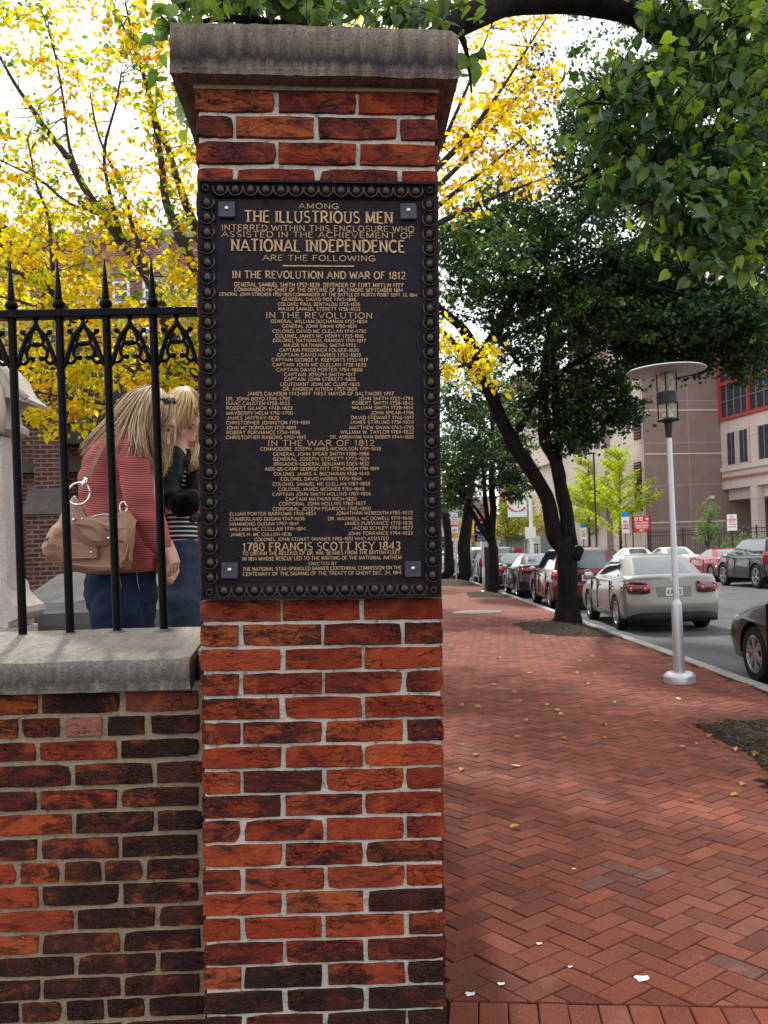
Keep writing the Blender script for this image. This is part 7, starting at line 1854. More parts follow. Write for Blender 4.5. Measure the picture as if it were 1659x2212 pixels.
class Tree:
    def __init__(s, name, loc, label, cat, bark, group=None, seed=1):
        s.e = empty(name, loc, (0, 0, 0), label, cat, group); s.loc = Vector(loc); s.rs = np.random.RandomState(seed); s.r = random.Random(seed)
        s.nodes = []; s.nr = []; s.tr = MB(); s.tw = MB(); s.bark = bark; s.pos = []; s.tint = []
    def limb(s, pts, rad, n=8, wob=.35, trunk=False):
        pts = [Vector(p) for p in pts]
        out = []
        for i, p in enumerate(pts):
            w_ = rad[i] * wob; out.append(p + Vector((noise.noise(p * 1.7), noise.noise(p * 1.7 + Vector((9, 0, 0))), 0)) * w_ * 1.2)
        rr = [r_ * (1 + .14 * noise.noise(out[i] * 3.1)) for i, r_ in enumerate(rad)]
        s.tr.tube([p - s.loc for p in out], rr, n if not trunk else 14)
        for i, p in enumerate(out): s.nodes.append(tuple(p)); s.nr.append(rr[i])
    def guide(s, pl, n=8): a, b = wpts(pl); s.limb(a, b, n); return a
    def fill(s, blobs, nleaf, spread, tint=(.5, .2), twig=.006, per=14, sub=3, tz=0.0, planar=.45):
        """blobs: (px,py,Z,rx,ry,rz,weight): clusters inside, each joined to the nearest limb by a curved twig carrying its leaves"""
        nodes = np.array(s.nodes); nrr = np.array(s.nr); tot = sum(b[6] for b in blobs); newn = []
        for b in blobs:
            nc = max(1, int(nleaf * b[6] / tot / per))
            for _ in range(nc):
                if len(newn) > 60:
                    for p, r_ in newn: s.nodes.append(p); s.nr.append(r_)
                    newn = []; nodes = np.array(s.nodes); nrr = np.array(s.nr)
                while True:
                    u = [s.r.uniform(-1, 1) for _q in range(3)]
                    if sum(q * q for q in u) <= 1: break
                c = P(b[0] + u[0] * b[3], b[1] + u[1] * b[4], b[2] + u[2] * b[5])
                cc = np.array(c); d = np.linalg.norm(nodes - cc, axis=1) + np.maximum(0, nodes[:, 2] - cc[2]) * .8
                j = int(np.argmin(d)); a = Vector(nodes[j]); L = (c - a).length
                if L > .02:
                    mid = a.lerp(c, .5) + Vector((s.r.gauss(0, .10), s.r.gauss(0, .10), s.r.gauss(.04, .08))) * L
                    r0 = min(twig * (1 + L * .9), nrr[j] * .7)
                    pts = [a, a.lerp(mid, .55), mid, mid.lerp(c, .55) + Vector((0, 0, L * .02)), c]
                    s.tw.tube([p - s.loc for p in pts], [r0, r0 * .8, r0 * .6, r0 * .4, r0 * .25], 4, 0, False)
                    newn.append((tuple(mid), r0 * .6)); newn.append((tuple(mid.lerp(c, .55)), r0 * .4))
                    axes = [(mid, c)]
                else: axes = []
                dirv = (c - a).normalized() if L > .02 else Vector((0, 0, 1))
                base_t = s.rs.normal(tint[0], tint[1])
                for q in range(sub):
                    dv = (dirv + Vector((s.r.gauss(0, .7), s.r.gauss(0, .7), s.r.gauss(0, .35)))).normalized(); e = c + dv * spread * s.r.uniform(.6, 1.3); st_ = c - dirv * spread * .3 * s.r.random()
                    s.tw.tube([st_ - s.loc, st_.lerp(e, .5) - s.loc + Vector((0, 0, .01)), e - s.loc], [twig * .45, twig * .35, twig * .2], 3, 0, False); axes.append((st_, e))
                m = max(3, int(s.rs.normal(per, per * .35)))
                for _l in range(m):
                    st_, e = axes[s.rs.randint(len(axes))]; f = s.rs.uniform(.1, 1.05)
                    p = st_.lerp(e, f) + Vector((s.r.gauss(0, 1), s.r.gauss(0, 1), s.r.gauss(0, planar))) * spread * .22
                    s.pos.append(tuple(p)); s.tint.append(base_t + s.rs.normal(0, tint[1] * .6))
        
    def done(s, leaf, mat, kind='small', droop=.5, near=0, crown='crown', sm=True):
        s.tr.build('trunk', s.bark, s.e, True)
        pos = np.array(s.pos); tint = np.array(s.tint)
        if s.tw.v: s.tw.build('twigs', s.bark, s.e, True)
        if near:
            d = np.linalg.norm(pos - np.array(CAMP), axis=1); scr_ = []
            for i, p in enumerate(pos):
                q = Vector(p) - CAMP; sx, sy = PX0 + FPX * q.dot(_R) / max(.1, q.y), PY0 - FPX * q.dot(_U) / max(.1, q.y)
                vis = -20 < sx < 1680 and -20 < sy < 1200 and not (365 < sx < 985 and 60 < sy < 1300 and q.y > 2.3)
                scr_.append(d[i] if vis else 99 + d[i])
            order = np.argsort(scr_); nb_ = order[:near]; rest_ = order[near:]
            protos = []
            V, F = LEAFS[kind]
            for k in range(10):
                rr = random.Random(k); wv = V.copy(); wv[:, 2] *= rr.uniform(.3, 3.4); wv[:, 1] *= rr.uniform(.8, 1.1); wv[:, 2] += .13 * np.sin(wv[:, 0] * 5 + k) ; me = bpy.data.meshes.new('leaf'); me.from_pydata((wv * leaf).tolist(), [], F); me.materials.append(mat)
                at = me.attributes.new('tint', 'FLOAT', 'FACE'); at.data.foreach_set('value', np.full(len(F), min(1, max(0, .1 + .085 * k)), dtype=np.float32)); me.polygons.foreach_set('use_smooth', [True] * len(F)); protos.append(me)
            x, y, z = rot_mats(s.rs, len(nb_), droop)
            for i, j in enumerate(nb_):
                M = Matrix((x[i], y[i], z[i])).transposed(); k = int(min(9, max(0, (tint[j] + s.rs.normal(0, .08)) * 10)))
                o = link('leaf', protos[k], s.e, tuple(Vector(pos[j]) - s.loc), M.to_euler()); sc_ = s.rs.uniform(.7, 1.2); o.scale = (sc_, sc_, sc_)
            pos, tint = pos[rest_], tint[rest_]
        o = link(crown, leaf_mesh(crown, mat, pos, leaf, tint, kind, s.rs, s.loc, droop, 0, sm), s.e)
        if near: o['kind'] = 'stuff'
        return o

# ---- 1 the yellow elm in the churchyard
yb = G(612, 1330, YZ); YT = 9.6
yb = P(600, 1190, YT)
T = Tree('elm_tree', (yb.x, YT, YZ), 'yellow autumn elm spreading fan shaped from behind the pillar over the churchyard', 'tree', M_BARK_Y, None, 3)
T.limb([Vector((yb.x, YT, YZ - .1)), Vector((yb.x, YT, YZ + .5)), Vector((yb.x + .02, YT, YZ + 1.2)), P(592, 930, YT)], [.30, .22, .20, .19], trunk=True)
T.guide([(592, 940, YT, .17), (520, 860, 9.4, .12), (429, 799, 9.2, .085), (387, 752, 9.1, .075), (346, 652, 9.0, .062), (318, 597, 9.0, .055), (264, 521, 9.0, .05), (223, 463, 9.0, .045), (182, 404, 9., .04), (146, 340, 9., .034), (102, 284, 9., .028), (67, 234, 9., .023), (29, 176, 9., .018), (0, 123, 9., .013), (-60, 20, 9., .008)])
T.guide([(592, 930, YT, .15), (500, 740, 9.5, .10), (425, 586, 9.4, .06), (390, 513, 9.4, .052), (357, 434, 9.4, .044), (349, 352, 9.4, .036), (331, 240, 9.4, .028), (296, 117, 9.4, .018), (272, 9, 9.4, .010)])
T.guide([(592, 930, YT, .13), (490, 640, 9.9, .07), (419, 483, 9.9, .05), (393, 410, 9.9, .04), (363, 322, 9.9, .034), (343, 278, 9.9, .028), (308, 146, 9.9, .018), (249, 23, 9.9, .010)])
T.guide([(592, 950, YT, .15), (440, 880, 9.2, .085), (340, 845, 9.0, .07), (300, 820, 8.9, .06), (243, 790, 8.8, .05), (190, 740, 8.7, .042), (120, 640, 8.6, .034), (60, 600, 8.6, .026), (0, 575, 8.6, .018), (-70, 540, 8.6, .01)])
T.guide([(592, 960, YT, .10), (430, 905, 8.9, .05), (300, 880, 8.6, .03), (200, 868, 8.4, .02), (110, 852, 8.3, .012), (40, 842, 8.3, .006)])
T.guide([(592, 950, YT, .11), (450, 890, 9.1, .06), (330, 830, 8.8, .045), (250, 780, 8.7, .034), (155, 706, 8.6, .026), (70, 660, 8.6, .018), (0, 640, 8.6, .01)])
T.guide([(264, 521, 9., .035), (240, 430, 8.8, .022), (225, 330, 8.7, .016), (250, 230, 8.7, .012), (262, 160, 8.7, .008)])
T.guide([(182, 404, 9., .026), (150, 320, 9.2, .018), (138, 220, 9.3, .014), (120, 120, 9.3, .01), (90, 20, 9.3, .006)])
T.guide([(318, 597, 9., .03), (290, 500, 9.2, .024), (270, 420, 9.2, .018), (215, 300, 9.2, .012), (195, 200, 9.2, .008)])
T.guide([(223, 463, 9., .026), (150, 440, 8.8, .018), (90, 390, 8.8, .014), (30, 360, 8.8, .010), (-30, 330, 8.8, .006)])
T.guide([(120, 640, 8.6, .028), (112, 560, 8.6, .022), (105, 470, 8.7, .016), (80, 400, 8.7, .012), (60, 300, 8.7, .008)])
for (tx, ty, Z_) in ((1180, 40, 9.2), (1150, 170, 9.6), (1130, 300, 9.3), (1060, 60, 9.8), (1000, 20, 9.1), (1190, 380, 9.4)):
    T.guide([(596, 930, YT, .12), (700, 640 + ty * .1, 9.7, .075), (860, 440 + ty * .25, Z_, .045), ((960 + tx) / 2 - 40, (420 + ty) / 2 + 40, Z_, .024), (tx, ty, Z_, .008)])
T.guide([(600, 960, YT, .09), (800, 860, 9.3, .045), (960, 800, 9.0, .022), (1060, 780, 8.9, .010)])
T.guide([(600, 930, YT, .12), (620, 600, 9.6, .07), (640, 200, 9.6, .04), (660, -100, 9.6, .015)])
T.fill([(80, 560, 8.8, 150, 90, 1.0, 9), (250, 640, 8.9, 160, 110, 1.2, 11), (120, 740, 8.6, 150, 90, .8, 11), (330, 760, 8.8, 110, 70, .8, 6), (230, 830, 8.5, 190, 52, .7, 10), (130, 905, 8.3, 110, 34, .5, 2.2), (60, 860, 8.4, 90, 50, .5, 3), (400, 700, 9.2, 60, 120, .8, 4), (400, 560, 9.4, 60, 110, .9, 4)], 6300, .17, (.58, .19), .005, 13, 3)
T.fill([(90, 330, 9.1, 150, 130, 1.2, 5), (300, 420, 9.3, 130, 110, 1.2, 6), (380, 300, 9.6, 80, 150, 1.2, 5), (240, 180, 9.3, 150, 120, 1.2, 5), (330, 60, 9.4, 140, 90, 1.2, 6), (60, 80, 9.2, 130, 110, 1.2, 5), (160, 480, 9.0, 160, 60, 1.0, 6), (-60, 300, 9, 100, 300, 1.5, 3)], 5200, .19, (.50, .30), .005, 10, 3)
T.fill([(1090, 60, 9.4, 120, 80, 1.0, 5), (1120, 190, 9.5, 110, 100, 1.0, 7), (1050, 330, 9.4, 120, 90, 1.0, 7), (1010, 200, 9.4, 80, 160, 1.0, 3), (1130, 370, 9.3, 70, 50, .8, 3), (985, 440, 9.3, 50, 50, .8, 1.6)], 2300, .19, (.74, .17), .005, 11, 3)
T.fill([(1000, 800, 9.0, 70, 45, .6, 4), (980, 740, 9.0, 50, 50, .6, 3), (1060, 770, 8.9, 40, 40, .5, 2)], 460, .17, (.62, .10), .005, 12, 3)
T.fill([(640, 150, 9.6, 240, 260, 1.6, 6), (690, 500, 9.4, 200, 240, 1.4, 7)], 4200, .22, (.6, .2), .005, 13, 3)  # unseen leaves behind the pillar, thickened to shade the sidewalk
T.fill([(250, -200, 8.6, 350, 220, 1.6, 8), (650, -250, 8.0, 350, 260, 1.6, 8), (1000, -250, 8.6, 250, 220, 1.4, 5), (420, -600, 7.6, 500, 260, 1.6, 7)], 5200, .24, (.58, .2), .006, 14, 3)  # crown above the frame, added to cast shade on pillar and walk
T.done(.072, L_YEL, 'oval', .45)
# a second, older tree leaning in from the left
ob_ = P(-260, 1190, 11)
T = Tree('elm_tree', (ob_.x, 11, YZ), 'darker yellow leaved tree whose thick bough slants down in from the left edge', 'tree', M_BARK_D, None, 5)
T.limb([Vector((ob_.x, 11, YZ - .1)), Vector((ob_.x + .1, 11, 2.2)), P(-200, 640, 11), P(-150, 420, 11)], [.3, .24, .2, .14], trunk=True)
T.guide([(-200, 640, 11, .16), (-80, 470, 10.8, .12), (0, 497, 10.6, .10), (50, 530, 10.5, .09), (75, 575, 10.5, .08), (120, 620, 10.4, .07), (155, 663, 10.4, .055), (200, 700, 10.4, .035)])
T.fill([(20, 620, 10.6, 120, 80, .8, 5), (-120, 420, 11, 160, 200, 1.4, 6), (60, 470, 10.8, 90, 60, .6, 2)], 1300, .18, (.62, .15), .006, 12, 3)
T.done(.078, L_YEL, 'oval', .45)

# ---- 2 the street tree with the leaning double trunk
tb = Vector((3.52, 17.4, 0)); TA = 17.4
T = Tree('street_tree', tb, 'big dark street tree with a leaning forked trunk beside the red hatchback', 'tree', M_BARK_D, 'street trees in the sidewalk pits', 8)
T.limb([tb + Vector((0, 0, -.1)), P(1222, 1335, TA), P(1224, 1300, TA), P(1226, 1240, TA), P(1228, 1195, TA), P(1218, 1165, TA)], [.36, .27, .21, .20, .22, .20], trunk=True)
T.limb([P(1240, 1205, TA - .1), P(1250, 1190, TA - .12), P(1256, 1183, TA - .12)], [.14, .10, .07])
c3 = lambda X, Y, Z_, r_: (945 + X / 3.6145, 594 + Y / 3.6145, Z_, r_)
T.guide([c3(1000, 2120, TA, .17), c3(930, 2060, TA, .155), c3(880, 1900, TA, .15), c3(845, 1720, TA, .15), c3(740, 1520, TA, .145), c3(620, 1360, TA, .145), c3(520, 1160, TA, .14), c3(430, 960, TA, .135), c3(350, 760, TA, .13), c3(310, 640, TA, .11), c3(210, 430, TA, .10), c3(60, 300, TA, .08), c3(-100, 150, TA, .05), c3(-260, 40, TA, .02)], 12)
T.guide([c3(310, 680, TA, .12), c3(390, 560, TA, .11), c3(520, 320, TA, .10), (1140, 590, TA - .5, .10), (1190, 525, TA - 1, .09), (1250, 480, TA - 1.5, .08), (1290, 430, TA - 2, .06), (1340, 330, TA - 2, .03)], 10)
T.guide([c3(280, 720, TA, .08), c3(140, 540, TA - .3, .06), c3(0, 410, TA - .5, .045), c3(-120, 300, TA - .6, .02)])
T.guide([c3(1050, 2120, TA, .16), c3(1010, 1880, TA, .14), c3(965, 1640, TA, .135), c3(915, 1440, TA, .13), c3(835, 1290, TA, .12), c3(830, 1000, TA, .10), c3(850, 620, TA, .08), c3(930, 260, TA, .06), c3(1000, 100, TA, .04), c3(1050, -100, TA, .02)], 12)
T.guide([c3(940, 1480, TA, .10), c3(935, 1200, TA, .085), c3(925, 960, TA, .075), c3(905, 720, TA, .065), c3(910, 500, TA, .05), c3(900, 200, TA, .03)])
T.guide([c3(640, 1210, TA, .09), c3(740, 1000, TA - .3, .085), c3(870, 850, TA - .5, .08), c3(1000, 740, TA - .7, .065), c3(1160, 640, TA - .9, .045), c3(1300, 560, TA - 1, .02)])
T.guide([c3(460, 490, TA - .6, .07), c3(560, 580, TA - .5, .055), c3(650, 720, TA - .4, .03)])
T.guide([(1190, 640, TA - .6, .05), (1140, 640, TA - .8, .06), (1190, 605, TA - 1.2, .06), (1260, 598, TA - 2, .055), (1330, 602, TA - 2.5, .045), (1420, 622, TA - 3, .03), (1500, 640, TA - 3, .015)])
T.guide([c3(930, 260, TA, .05), (1290, 600, TA - .5, .04), (1380, 660, TA - 1, .03), (1460, 700, TA - 1.4, .015)])
T.guide([c3(1000, 740, TA - .7, .05), (1290, 830, TA - 1, .03), (1340, 850, TA - 1, .014)])
T.fill([(1010, 520, 17, 80, 70, 1.5, 5), (1100, 470, 16.8, 110, 90, 1.8, 8), (1180, 560, 16.5, 120, 110, 2, 11), (1060, 630, 17.2, 110, 80, 1.5, 8), (1180, 720, 17.4, 130, 100, 1.8, 12), (1300, 660, 16.2, 130, 100, 2, 14), (1420, 690, 15.6, 120, 85, 1.6, 19), (1540, 690, 15.2, 110, 85, 1.6, 20), (1640, 680, 15, 80, 100, 1.6, 15), (1450, 570, 15.6, 170, 80, 1.4, 17),
        (1290, 850, 17, 90, 75, 1.2, 8), (1240, 930, 17.3, 70, 50, 1.0, 5), (1350, 890, 16.8, 46, 40, .8, 2.4), (1180, 850, 17.8, 90, 80, 1.4, 6), (1290, 450, 16, 110, 120, 2, 8), (1250, 330, 16.2, 60, 110, 1.6, 4), (1380, 780, 16, 60, 36, 1, 2.4), (1060, 540, 13, 90, 60, 1, 2.5), (1500, 780, 15.3, 50, 26, .8, 1.6), (1620, 790, 15, 50, 22, .8, 1.2)], 90000, .26, (.34, .19), .006, 26, 3)
T.fill([(1250, 250, 16.5, 200, 200, 2.5, 4), (1450, 200, 17, 260, 350, 3, 9)], 9000, .28, (.34, .19), .007, 24, 3)
T.fill([(800, 450, 14.5, 130, 230, 2, 6), (740, 650, 15.5, 170, 170, 1.8, 5), (880, 250, 14, 60, 160, 1.5, 2)], 13000, .28, (.34, .19), .007, 24, 3)  # crown stretched out of sight behind the pillar, added to shade the walk
T.done(.090, L_DRK, 'small', .5, sm=False)
# ---- 3 further street trees
def street(px, Z_, X, trunk_px, label, blobs, n, seed, limbs, base_r):
    b = Vector((X, Z_, 0)); T = Tree('street_tree', b, label, 'tree', M_BARK_D, 'street trees in the sidewalk pits', seed)
    pts = [b + Vector((0, 0, -.1))] + [P(a, c, Z_) for a, c, r_ in trunk_px]; T.limb(pts, [base_r * 1.25] + [r_ for a, c, r_ in trunk_px], trunk=True)
    for l_ in limbs: T.guide([(a, c, Z_ + dz, r_) for a, c, dz, r_ in l_])
    T.fill(blobs, n, .34, (.36, .22), .008, 26, 3); T.done(.13, L_DRK, 'small', .5, sm=False)
street(1064, 30.3, 3.75, [(1067, 1283, .19), (1066, 1230, .16), (1064, 1185, .16), (1062, 1168, .15)], 'thin forked street tree beside the parking pay station',
 [(1000, 930, 30, 60, 120, 2, 6), (1060, 1000, 30, 90, 60, 2, 6), (1100, 920, 31, 70, 100, 2, 6), (1110, 1050, 30, 40, 40, 1.5, 3), (990, 1040, 30, 50, 50, 1.5, 4), (1020, 830, 31, 80, 80, 2.5, 5), (800, 850, 26, 130, 170, 3.5, 14), (880, 700, 25, 70, 120, 2, 4)], 24000, 21,  # last two blobs: unseen foliage added to keep sun off the walk
 [[(1062, 1172, 0, .13), (1066, 1100, 0, .12), (1062, 1030, 0, .11), (1066, 960, 0, .08), (1060, 880, 0, .04)], [(1060, 1175, 0, .10), (1040, 1140, 0, .09), (1010, 1090, 0, .09), (985, 1050, 0, .08), (955, 1010, 0, .05)],
  [(1058, 1160, 0, .09), (1052, 1100, 0, .08), (1046, 1040, 0, .07), (1040, 960, 0, .05)], [(1062, 1165, 0, .08), (1045, 1125, 0.2, .06), (1028, 1098, .2, .05), (1000, 1065, .2, .03)], [(1063, 1060, 0, .06), (1090, 1000, 0, .05), (1110, 940, 0, .03)]], .19)
street(1006, 43, 3.5, [(1004, 1240, .33), (1003, 1180, .30), (1010, 1110, .26), (1015, 1060, .2)], 'thick leaning street trunk between the stacked signs and the blue parking sign',
 [(980, 980, 43, 60, 60, 2.5, 5), (1040, 960, 44, 60, 80, 3, 5), (960, 1060, 42, 40, 50, 2, 3), (820, 960, 40, 120, 100, 3, 9)], 13000, 23, [[(1013, 1070, 0, .2), (1030, 980, 0, .12), (1040, 900, 0, .06)], [(1010, 1080, 0, .14), (980, 1010, 0, .08), (965, 960, 0, .04)]], .36)  # last blob: hidden foliage added to shade the far walk
street(972, 48, 3.1, [(973, 1235, .30), (968, 1160, .22), (958, 1080, .2)], 'dark trunk farthest down the sidewalk close to the pillar edge',
 [(950, 1020, 48, 50, 60, 2.5, 4), (1000, 1080, 50, 40, 30, 2, 2)], 4000, 25, [[(960, 1090, 0, .16), (965, 1010, 0, .08)]], .3)
# ---- 4 near tree just outside the frame on the right; its boughs cross the top of the view
nb_ = Vector((3.35, 5.6, 0))
T = Tree('street_tree', nb_, 'nearest street tree, its glossy green leaves and arching bough hanging across the top', 'tree', M_BARK_D, 'street trees in the sidewalk pits', 31)
T.limb([nb_ + Vector((0, 0, -.1)), nb_ + Vector((0, 0, .4)), nb_ + Vector((-.05, 0, 1.4)), nb_ + Vector((-.1, -.1, 2.6)), P(1760, 240, 5.3)], [.32, .22, .19, .18, .17], trunk=True)
T.guide([(1760, 250, 5.3, .15), (1660, 200, 5.1, .11), (1580, 175, 5.0, .10), (1500, 150, 4.9, .09), (1470, 110, 4.8, .085), (1430, 60, 4.75, .08), (1380, 20, 4.7, .078), (1320, 2, 4.6, .075), (1250, -8, 4.5, .07), (1160, -2, 4.4, .068), (1090, 8, 4.3, .066), (1040, 26, 4.2, .064), (990, 50, 4.1, .06), (930, 90, 4.0, .05), (840, 110, 3.9, .04), (740, 80, 3.8, .03), (620, 60, 3.7, .022), (500, 40, 3.6, .014), (420, 50, 3.6, .008)], 12)
T.guide([(1560, 180, 5.0, .07), (1520, 230, 4.9, .06), (1500, 170, 4.8, .05), (1490, 80, 4.7, .045), (1470, 0, 4.7, .03), (1440, -120, 4.7, .015)])
T.guide([(1700, 260, 5.2, .09), (1600, 290, 5.0, .07), (1510, 330, 4.8, .06), (1430, 370, 4.7, .055), (1395, 390, 4.65, .05)])
T.guide([(1600, 290, 5.0, .05), (1540, 330, 4.6, .032), (1480, 400, 4.3, .022), (1420, 430, 4.1, .014), (1370, 450, 4.0, .008)])
T.guide([(1640, 280, 5.1, .05), (1560, 420, 4.6, .028), (1500, 500, 4.3, .018), (1480, 590, 4.1, .008)])
T.guide([(1480, 130, 4.8, .04), (1400, 180, 4.4, .022), (1320, 200, 4.2, .012), (1250, 230, 4.1, .006)])
T.guide([(1500, 150, 4.9, .04), (1400, 300, 4.5, .022), (1300, 360, 4.3, .012), (1230, 400, 4.2, .006)])
T.guide([(930, 90, 4.0, .03), (700, 150, 3.7, .018), (480, 120, 3.4, .012), (400, 180, 3.3, .006)])
T.guide([(990, 60, 4.1, .02), (1010, 120, 4.0, .010), (1020, 200, 3.9, .005)])
T.guide([(1760, 240, 5.3, .14), (1500, -100, 5.6, .10), (1200, -350, 6.2, .07), (800, -500, 6.8, .05), (400, -500, 7.2, .03)])
T.guide([(1200, -20, 4.5, .05), (1000, -250, 5.2, .04), (700, -300, 5.6, .03)])
T.fill([(1520, 120, 4.4, 150, 120, .5, 11), (1420, 220, 4.2, 120, 110, .4, 8), (1580, 330, 4.4, 110, 110, .5, 12), (1470, 400, 4.2, 110, 110, .4, 11), (1320, 260, 4.3, 70, 80, .3, 3.4), (1330, 370, 4.3, 60, 60, .3, 2.2), (1560, 500, 4.2, 110, 80, .4, 8), (1480, 545, 4.1, 45, 40, .2, 1.4), (1640, 480, 4.5, 60, 140, .5, 6), (1300, 180, 4.3, 40, 60, .2, 1.1), (1600, 40, 4.6, 120, 70, .4, 6), (1440, 30, 4.4, 80, 50, .3, 3), (1640, 220, 4.8, 60, 120, .4, 5)], 3900, .14, (.46, .30), .006, 8, 3)
T.fill([(640, 20, 3.7, 260, 34, .3, 9), (900, 20, 3.9, 100, 34, .3, 3.5), (395, 60, 3.5, 34, 60, .15, 1.0), (400, 185, 3.4, 20, 60, .12, .9), (1010, 110, 4.0, 28, 70, .15, 1.1), (520, -10, 3.7, 170, 40, .3, 5)], 620, .11, (.55, .2), .004, 7, 3)
T.fill([(1300, -330, 5.6, 400, 260, 1.2, 8), (800, -420, 6.2, 400, 260, 1.5, 9), (300, -350, 6.5, 300, 250, 1.5, 4), (1900, 200, 5.6, 160, 500, 1.2, 8)], 6500, .2, (.42, .19), .005, 12, 3)  # overhead canopy out of view, put in to shade pillar and sidewalk
T.done(.063, L_GRN, 'heart', .65, near=300)
# ---- 5 ginkgos, little autumn trees, shrubs
def ginkgo(px, Z_, h, label, seed):
    p = P(px, 1190, Z_); b = Vector((p.x, Z_, 0)); T = Tree('ginkgo_tree', b, label, 'tree', M_BARK_Y, 'ginkgo trees before the hospital', seed)
    T.limb([b, b + Vector((0, 0, h * .4)), b + Vector((.1, 0, h * .97))], [.12, .09, .02])
    r = T.r
    for k in range(44):
        f = r.uniform(.26, .97); a = r.uniform(0, 6.28); L = h * (.42 * (1 - f) + .09) * r.uniform(.7, 1.2); s0 = b + Vector((.1 * f, 0, h * f)); e = s0 + Vector((math.cos(a) * L, math.sin(a) * L, L * .55))
        T.tw.tube([s0 - b, (s0 + e) / 2 - b + Vector((0, 0, .05)), e - b], [.03, .018, .006], 4, 0, False)
        m = int(L * 95)
        for q in range(m):
            g_ = r.random() ** .8; pp = s0.lerp(e, g_); T.pos.append(tuple(pp + Vector((r.gauss(0, .13), r.gauss(0, .13), r.gauss(0, .12))))); T.tint.append(r.gauss(.55, .2))
    T.done(.17, L_GKO, 'small', .2, sm=False)
ginkgo(1342, 60, 8.0, 'taller lime green ginkgo with upswept branches left of the red board', 41)
ginkgo(1275, 67, 8.2, 'lime green ginkgo nearer the leaning trunk, farther off than its neighbour', 42)
def small_tree(px, Z_, h, crown_r, label, mat, seed, n=2600, nm='autumn_tree', leaf=.2, z0=0, grp=None, tint=.5):
    p = P(px, 1190, Z_); b = Vector((p.x, Z_, z0)); T = Tree(nm, b, label, 'tree', M_BARK_Y, grp, seed); r = T.r
    T.limb([b, b + Vector((0, 0, h * .35)), b + Vector((.1, 0, h * .7))], [h * .018, h * .013, h * .006])
    for k in range(26):
        a = r.uniform(0, 6.28); f = r.uniform(.3, .65); s0 = b + Vector((0, 0, h * f)); R0 = crown_r * r.uniform(.5, 1); zz = h * r.uniform(.42, 1.0); rr = R0 * math.sin(math.pi * min(1, max(.12, (zz / h - .3) / .75)))
        e = b + Vector((math.cos(a) * rr, math.sin(a) * rr, zz)); T.tw.tube([s0 - b, s0.lerp(e, .5) - b + Vector((0, 0, .1)), e - b], [h * .006, h * .004, h * .001], 4, 0, False)
        bt = r.gauss(tint, .28)
        for q in range(n // 26):
            g_ = r.uniform(.55, 1.1); T.pos.append(tuple(s0.lerp(e, g_) + Vector((r.gauss(0, 1), r.gauss(0, 1), r.gauss(0, .7))) * crown_r * .17)); T.tint.append(bt + r.gauss(0, .12))
    T.done(leaf, mat, 'small', .4, sm=False)
small_tree(1098, 72, 5.6, 2.3, 'rounded green little tree turning gold, left of the white banner pole', L_AUT, 51, tint=.25)
small_tree(1142, 76, 6.0, 2.4, 'golden little tree just left of the white banner pole', L_AUT, 52, tint=.7)
small_tree(1010, 84, 5.0, 2.0, 'small gold tree far off between the two dark far trunks', L_AUT, 53, 1400, tint=.8)
small_tree(1205, 80, 6.2, 2.2, 'bright green tree far off, right of the leaning trunk base', L_AUT, 54, 1600, tint=.3)
small_tree(1530, 45, 3.7, .75, 'slim young green tree before the dark fence', L_SHR, 55, 1100, 'young_tree', .12)
def shrub(px, Z_, h, w_, label, seed, n, mat=L_SHR, z0=0, nm='shrub', leaf=.11):
    p = P(px, 1190, Z_); b = Vector((p.x, Z_, z0)); T = Tree(nm, b, label, 'shrub', M_BARK_Y, None, seed); r = T.r
    for k in range(22):
        a = r.uniform(0, 6.28); R0 = w_ * r.uniform(.1, 1); e = b + Vector((math.cos(a) * R0, math.sin(a) * R0 * .6, h * r.uniform(.35, 1) * (1 - .4 * R0 / w_))); T.tw.tube([(0, 0, 0), (e - b) * .5 + Vector((0, 0, h * .1)), e - b], [.012, .008, .004], 4, 0, False)
        for q in range(n // 22): g_ = r.uniform(.35, 1.1); T.pos.append(tuple(b.lerp(e, g_) + Vector((r.gauss(0, 1), r.gauss(0, 1), r.gauss(0, 1))) * w_ * .14)); T.tint.append(r.gauss(.5, .25))
    T.tr.tube([(0, 0, -.05), (0, 0, h * .3)], [.03, .015], 6); T.done(leaf, mat, 'small', .3, sm=False)
shrub(1610, 45, 2.6, 1.25, 'bushy pale green shrub at the right edge before the dark fence', 61, 1800)
shrub(1440, 53, 1.7, 1.0, 'low leafy shrub behind the steel fence near the red board', 62, 900, L_DRK)
shrub(1560, 50, 1.8, 1.0, 'low leafy shrub behind the steel fence, right of the young tree', 63, 900, L_DRK)
shrub(1075, 74, 1.5, 2.5, 'low flowering hedge beside the stand signs far off', 64, 1500, L_AUT, leaf=.16)
shrub(1128, 78, 1.3, 2.5, 'low green hedge behind the two walkers', 65, 1500, L_DRK, leaf=.16)
shrub(425, 10.5, 1.6, .7, 'dark evergreen bush between the headstones and the pillar', 66, 1600, L_DRK, YZ, leaf=.07)
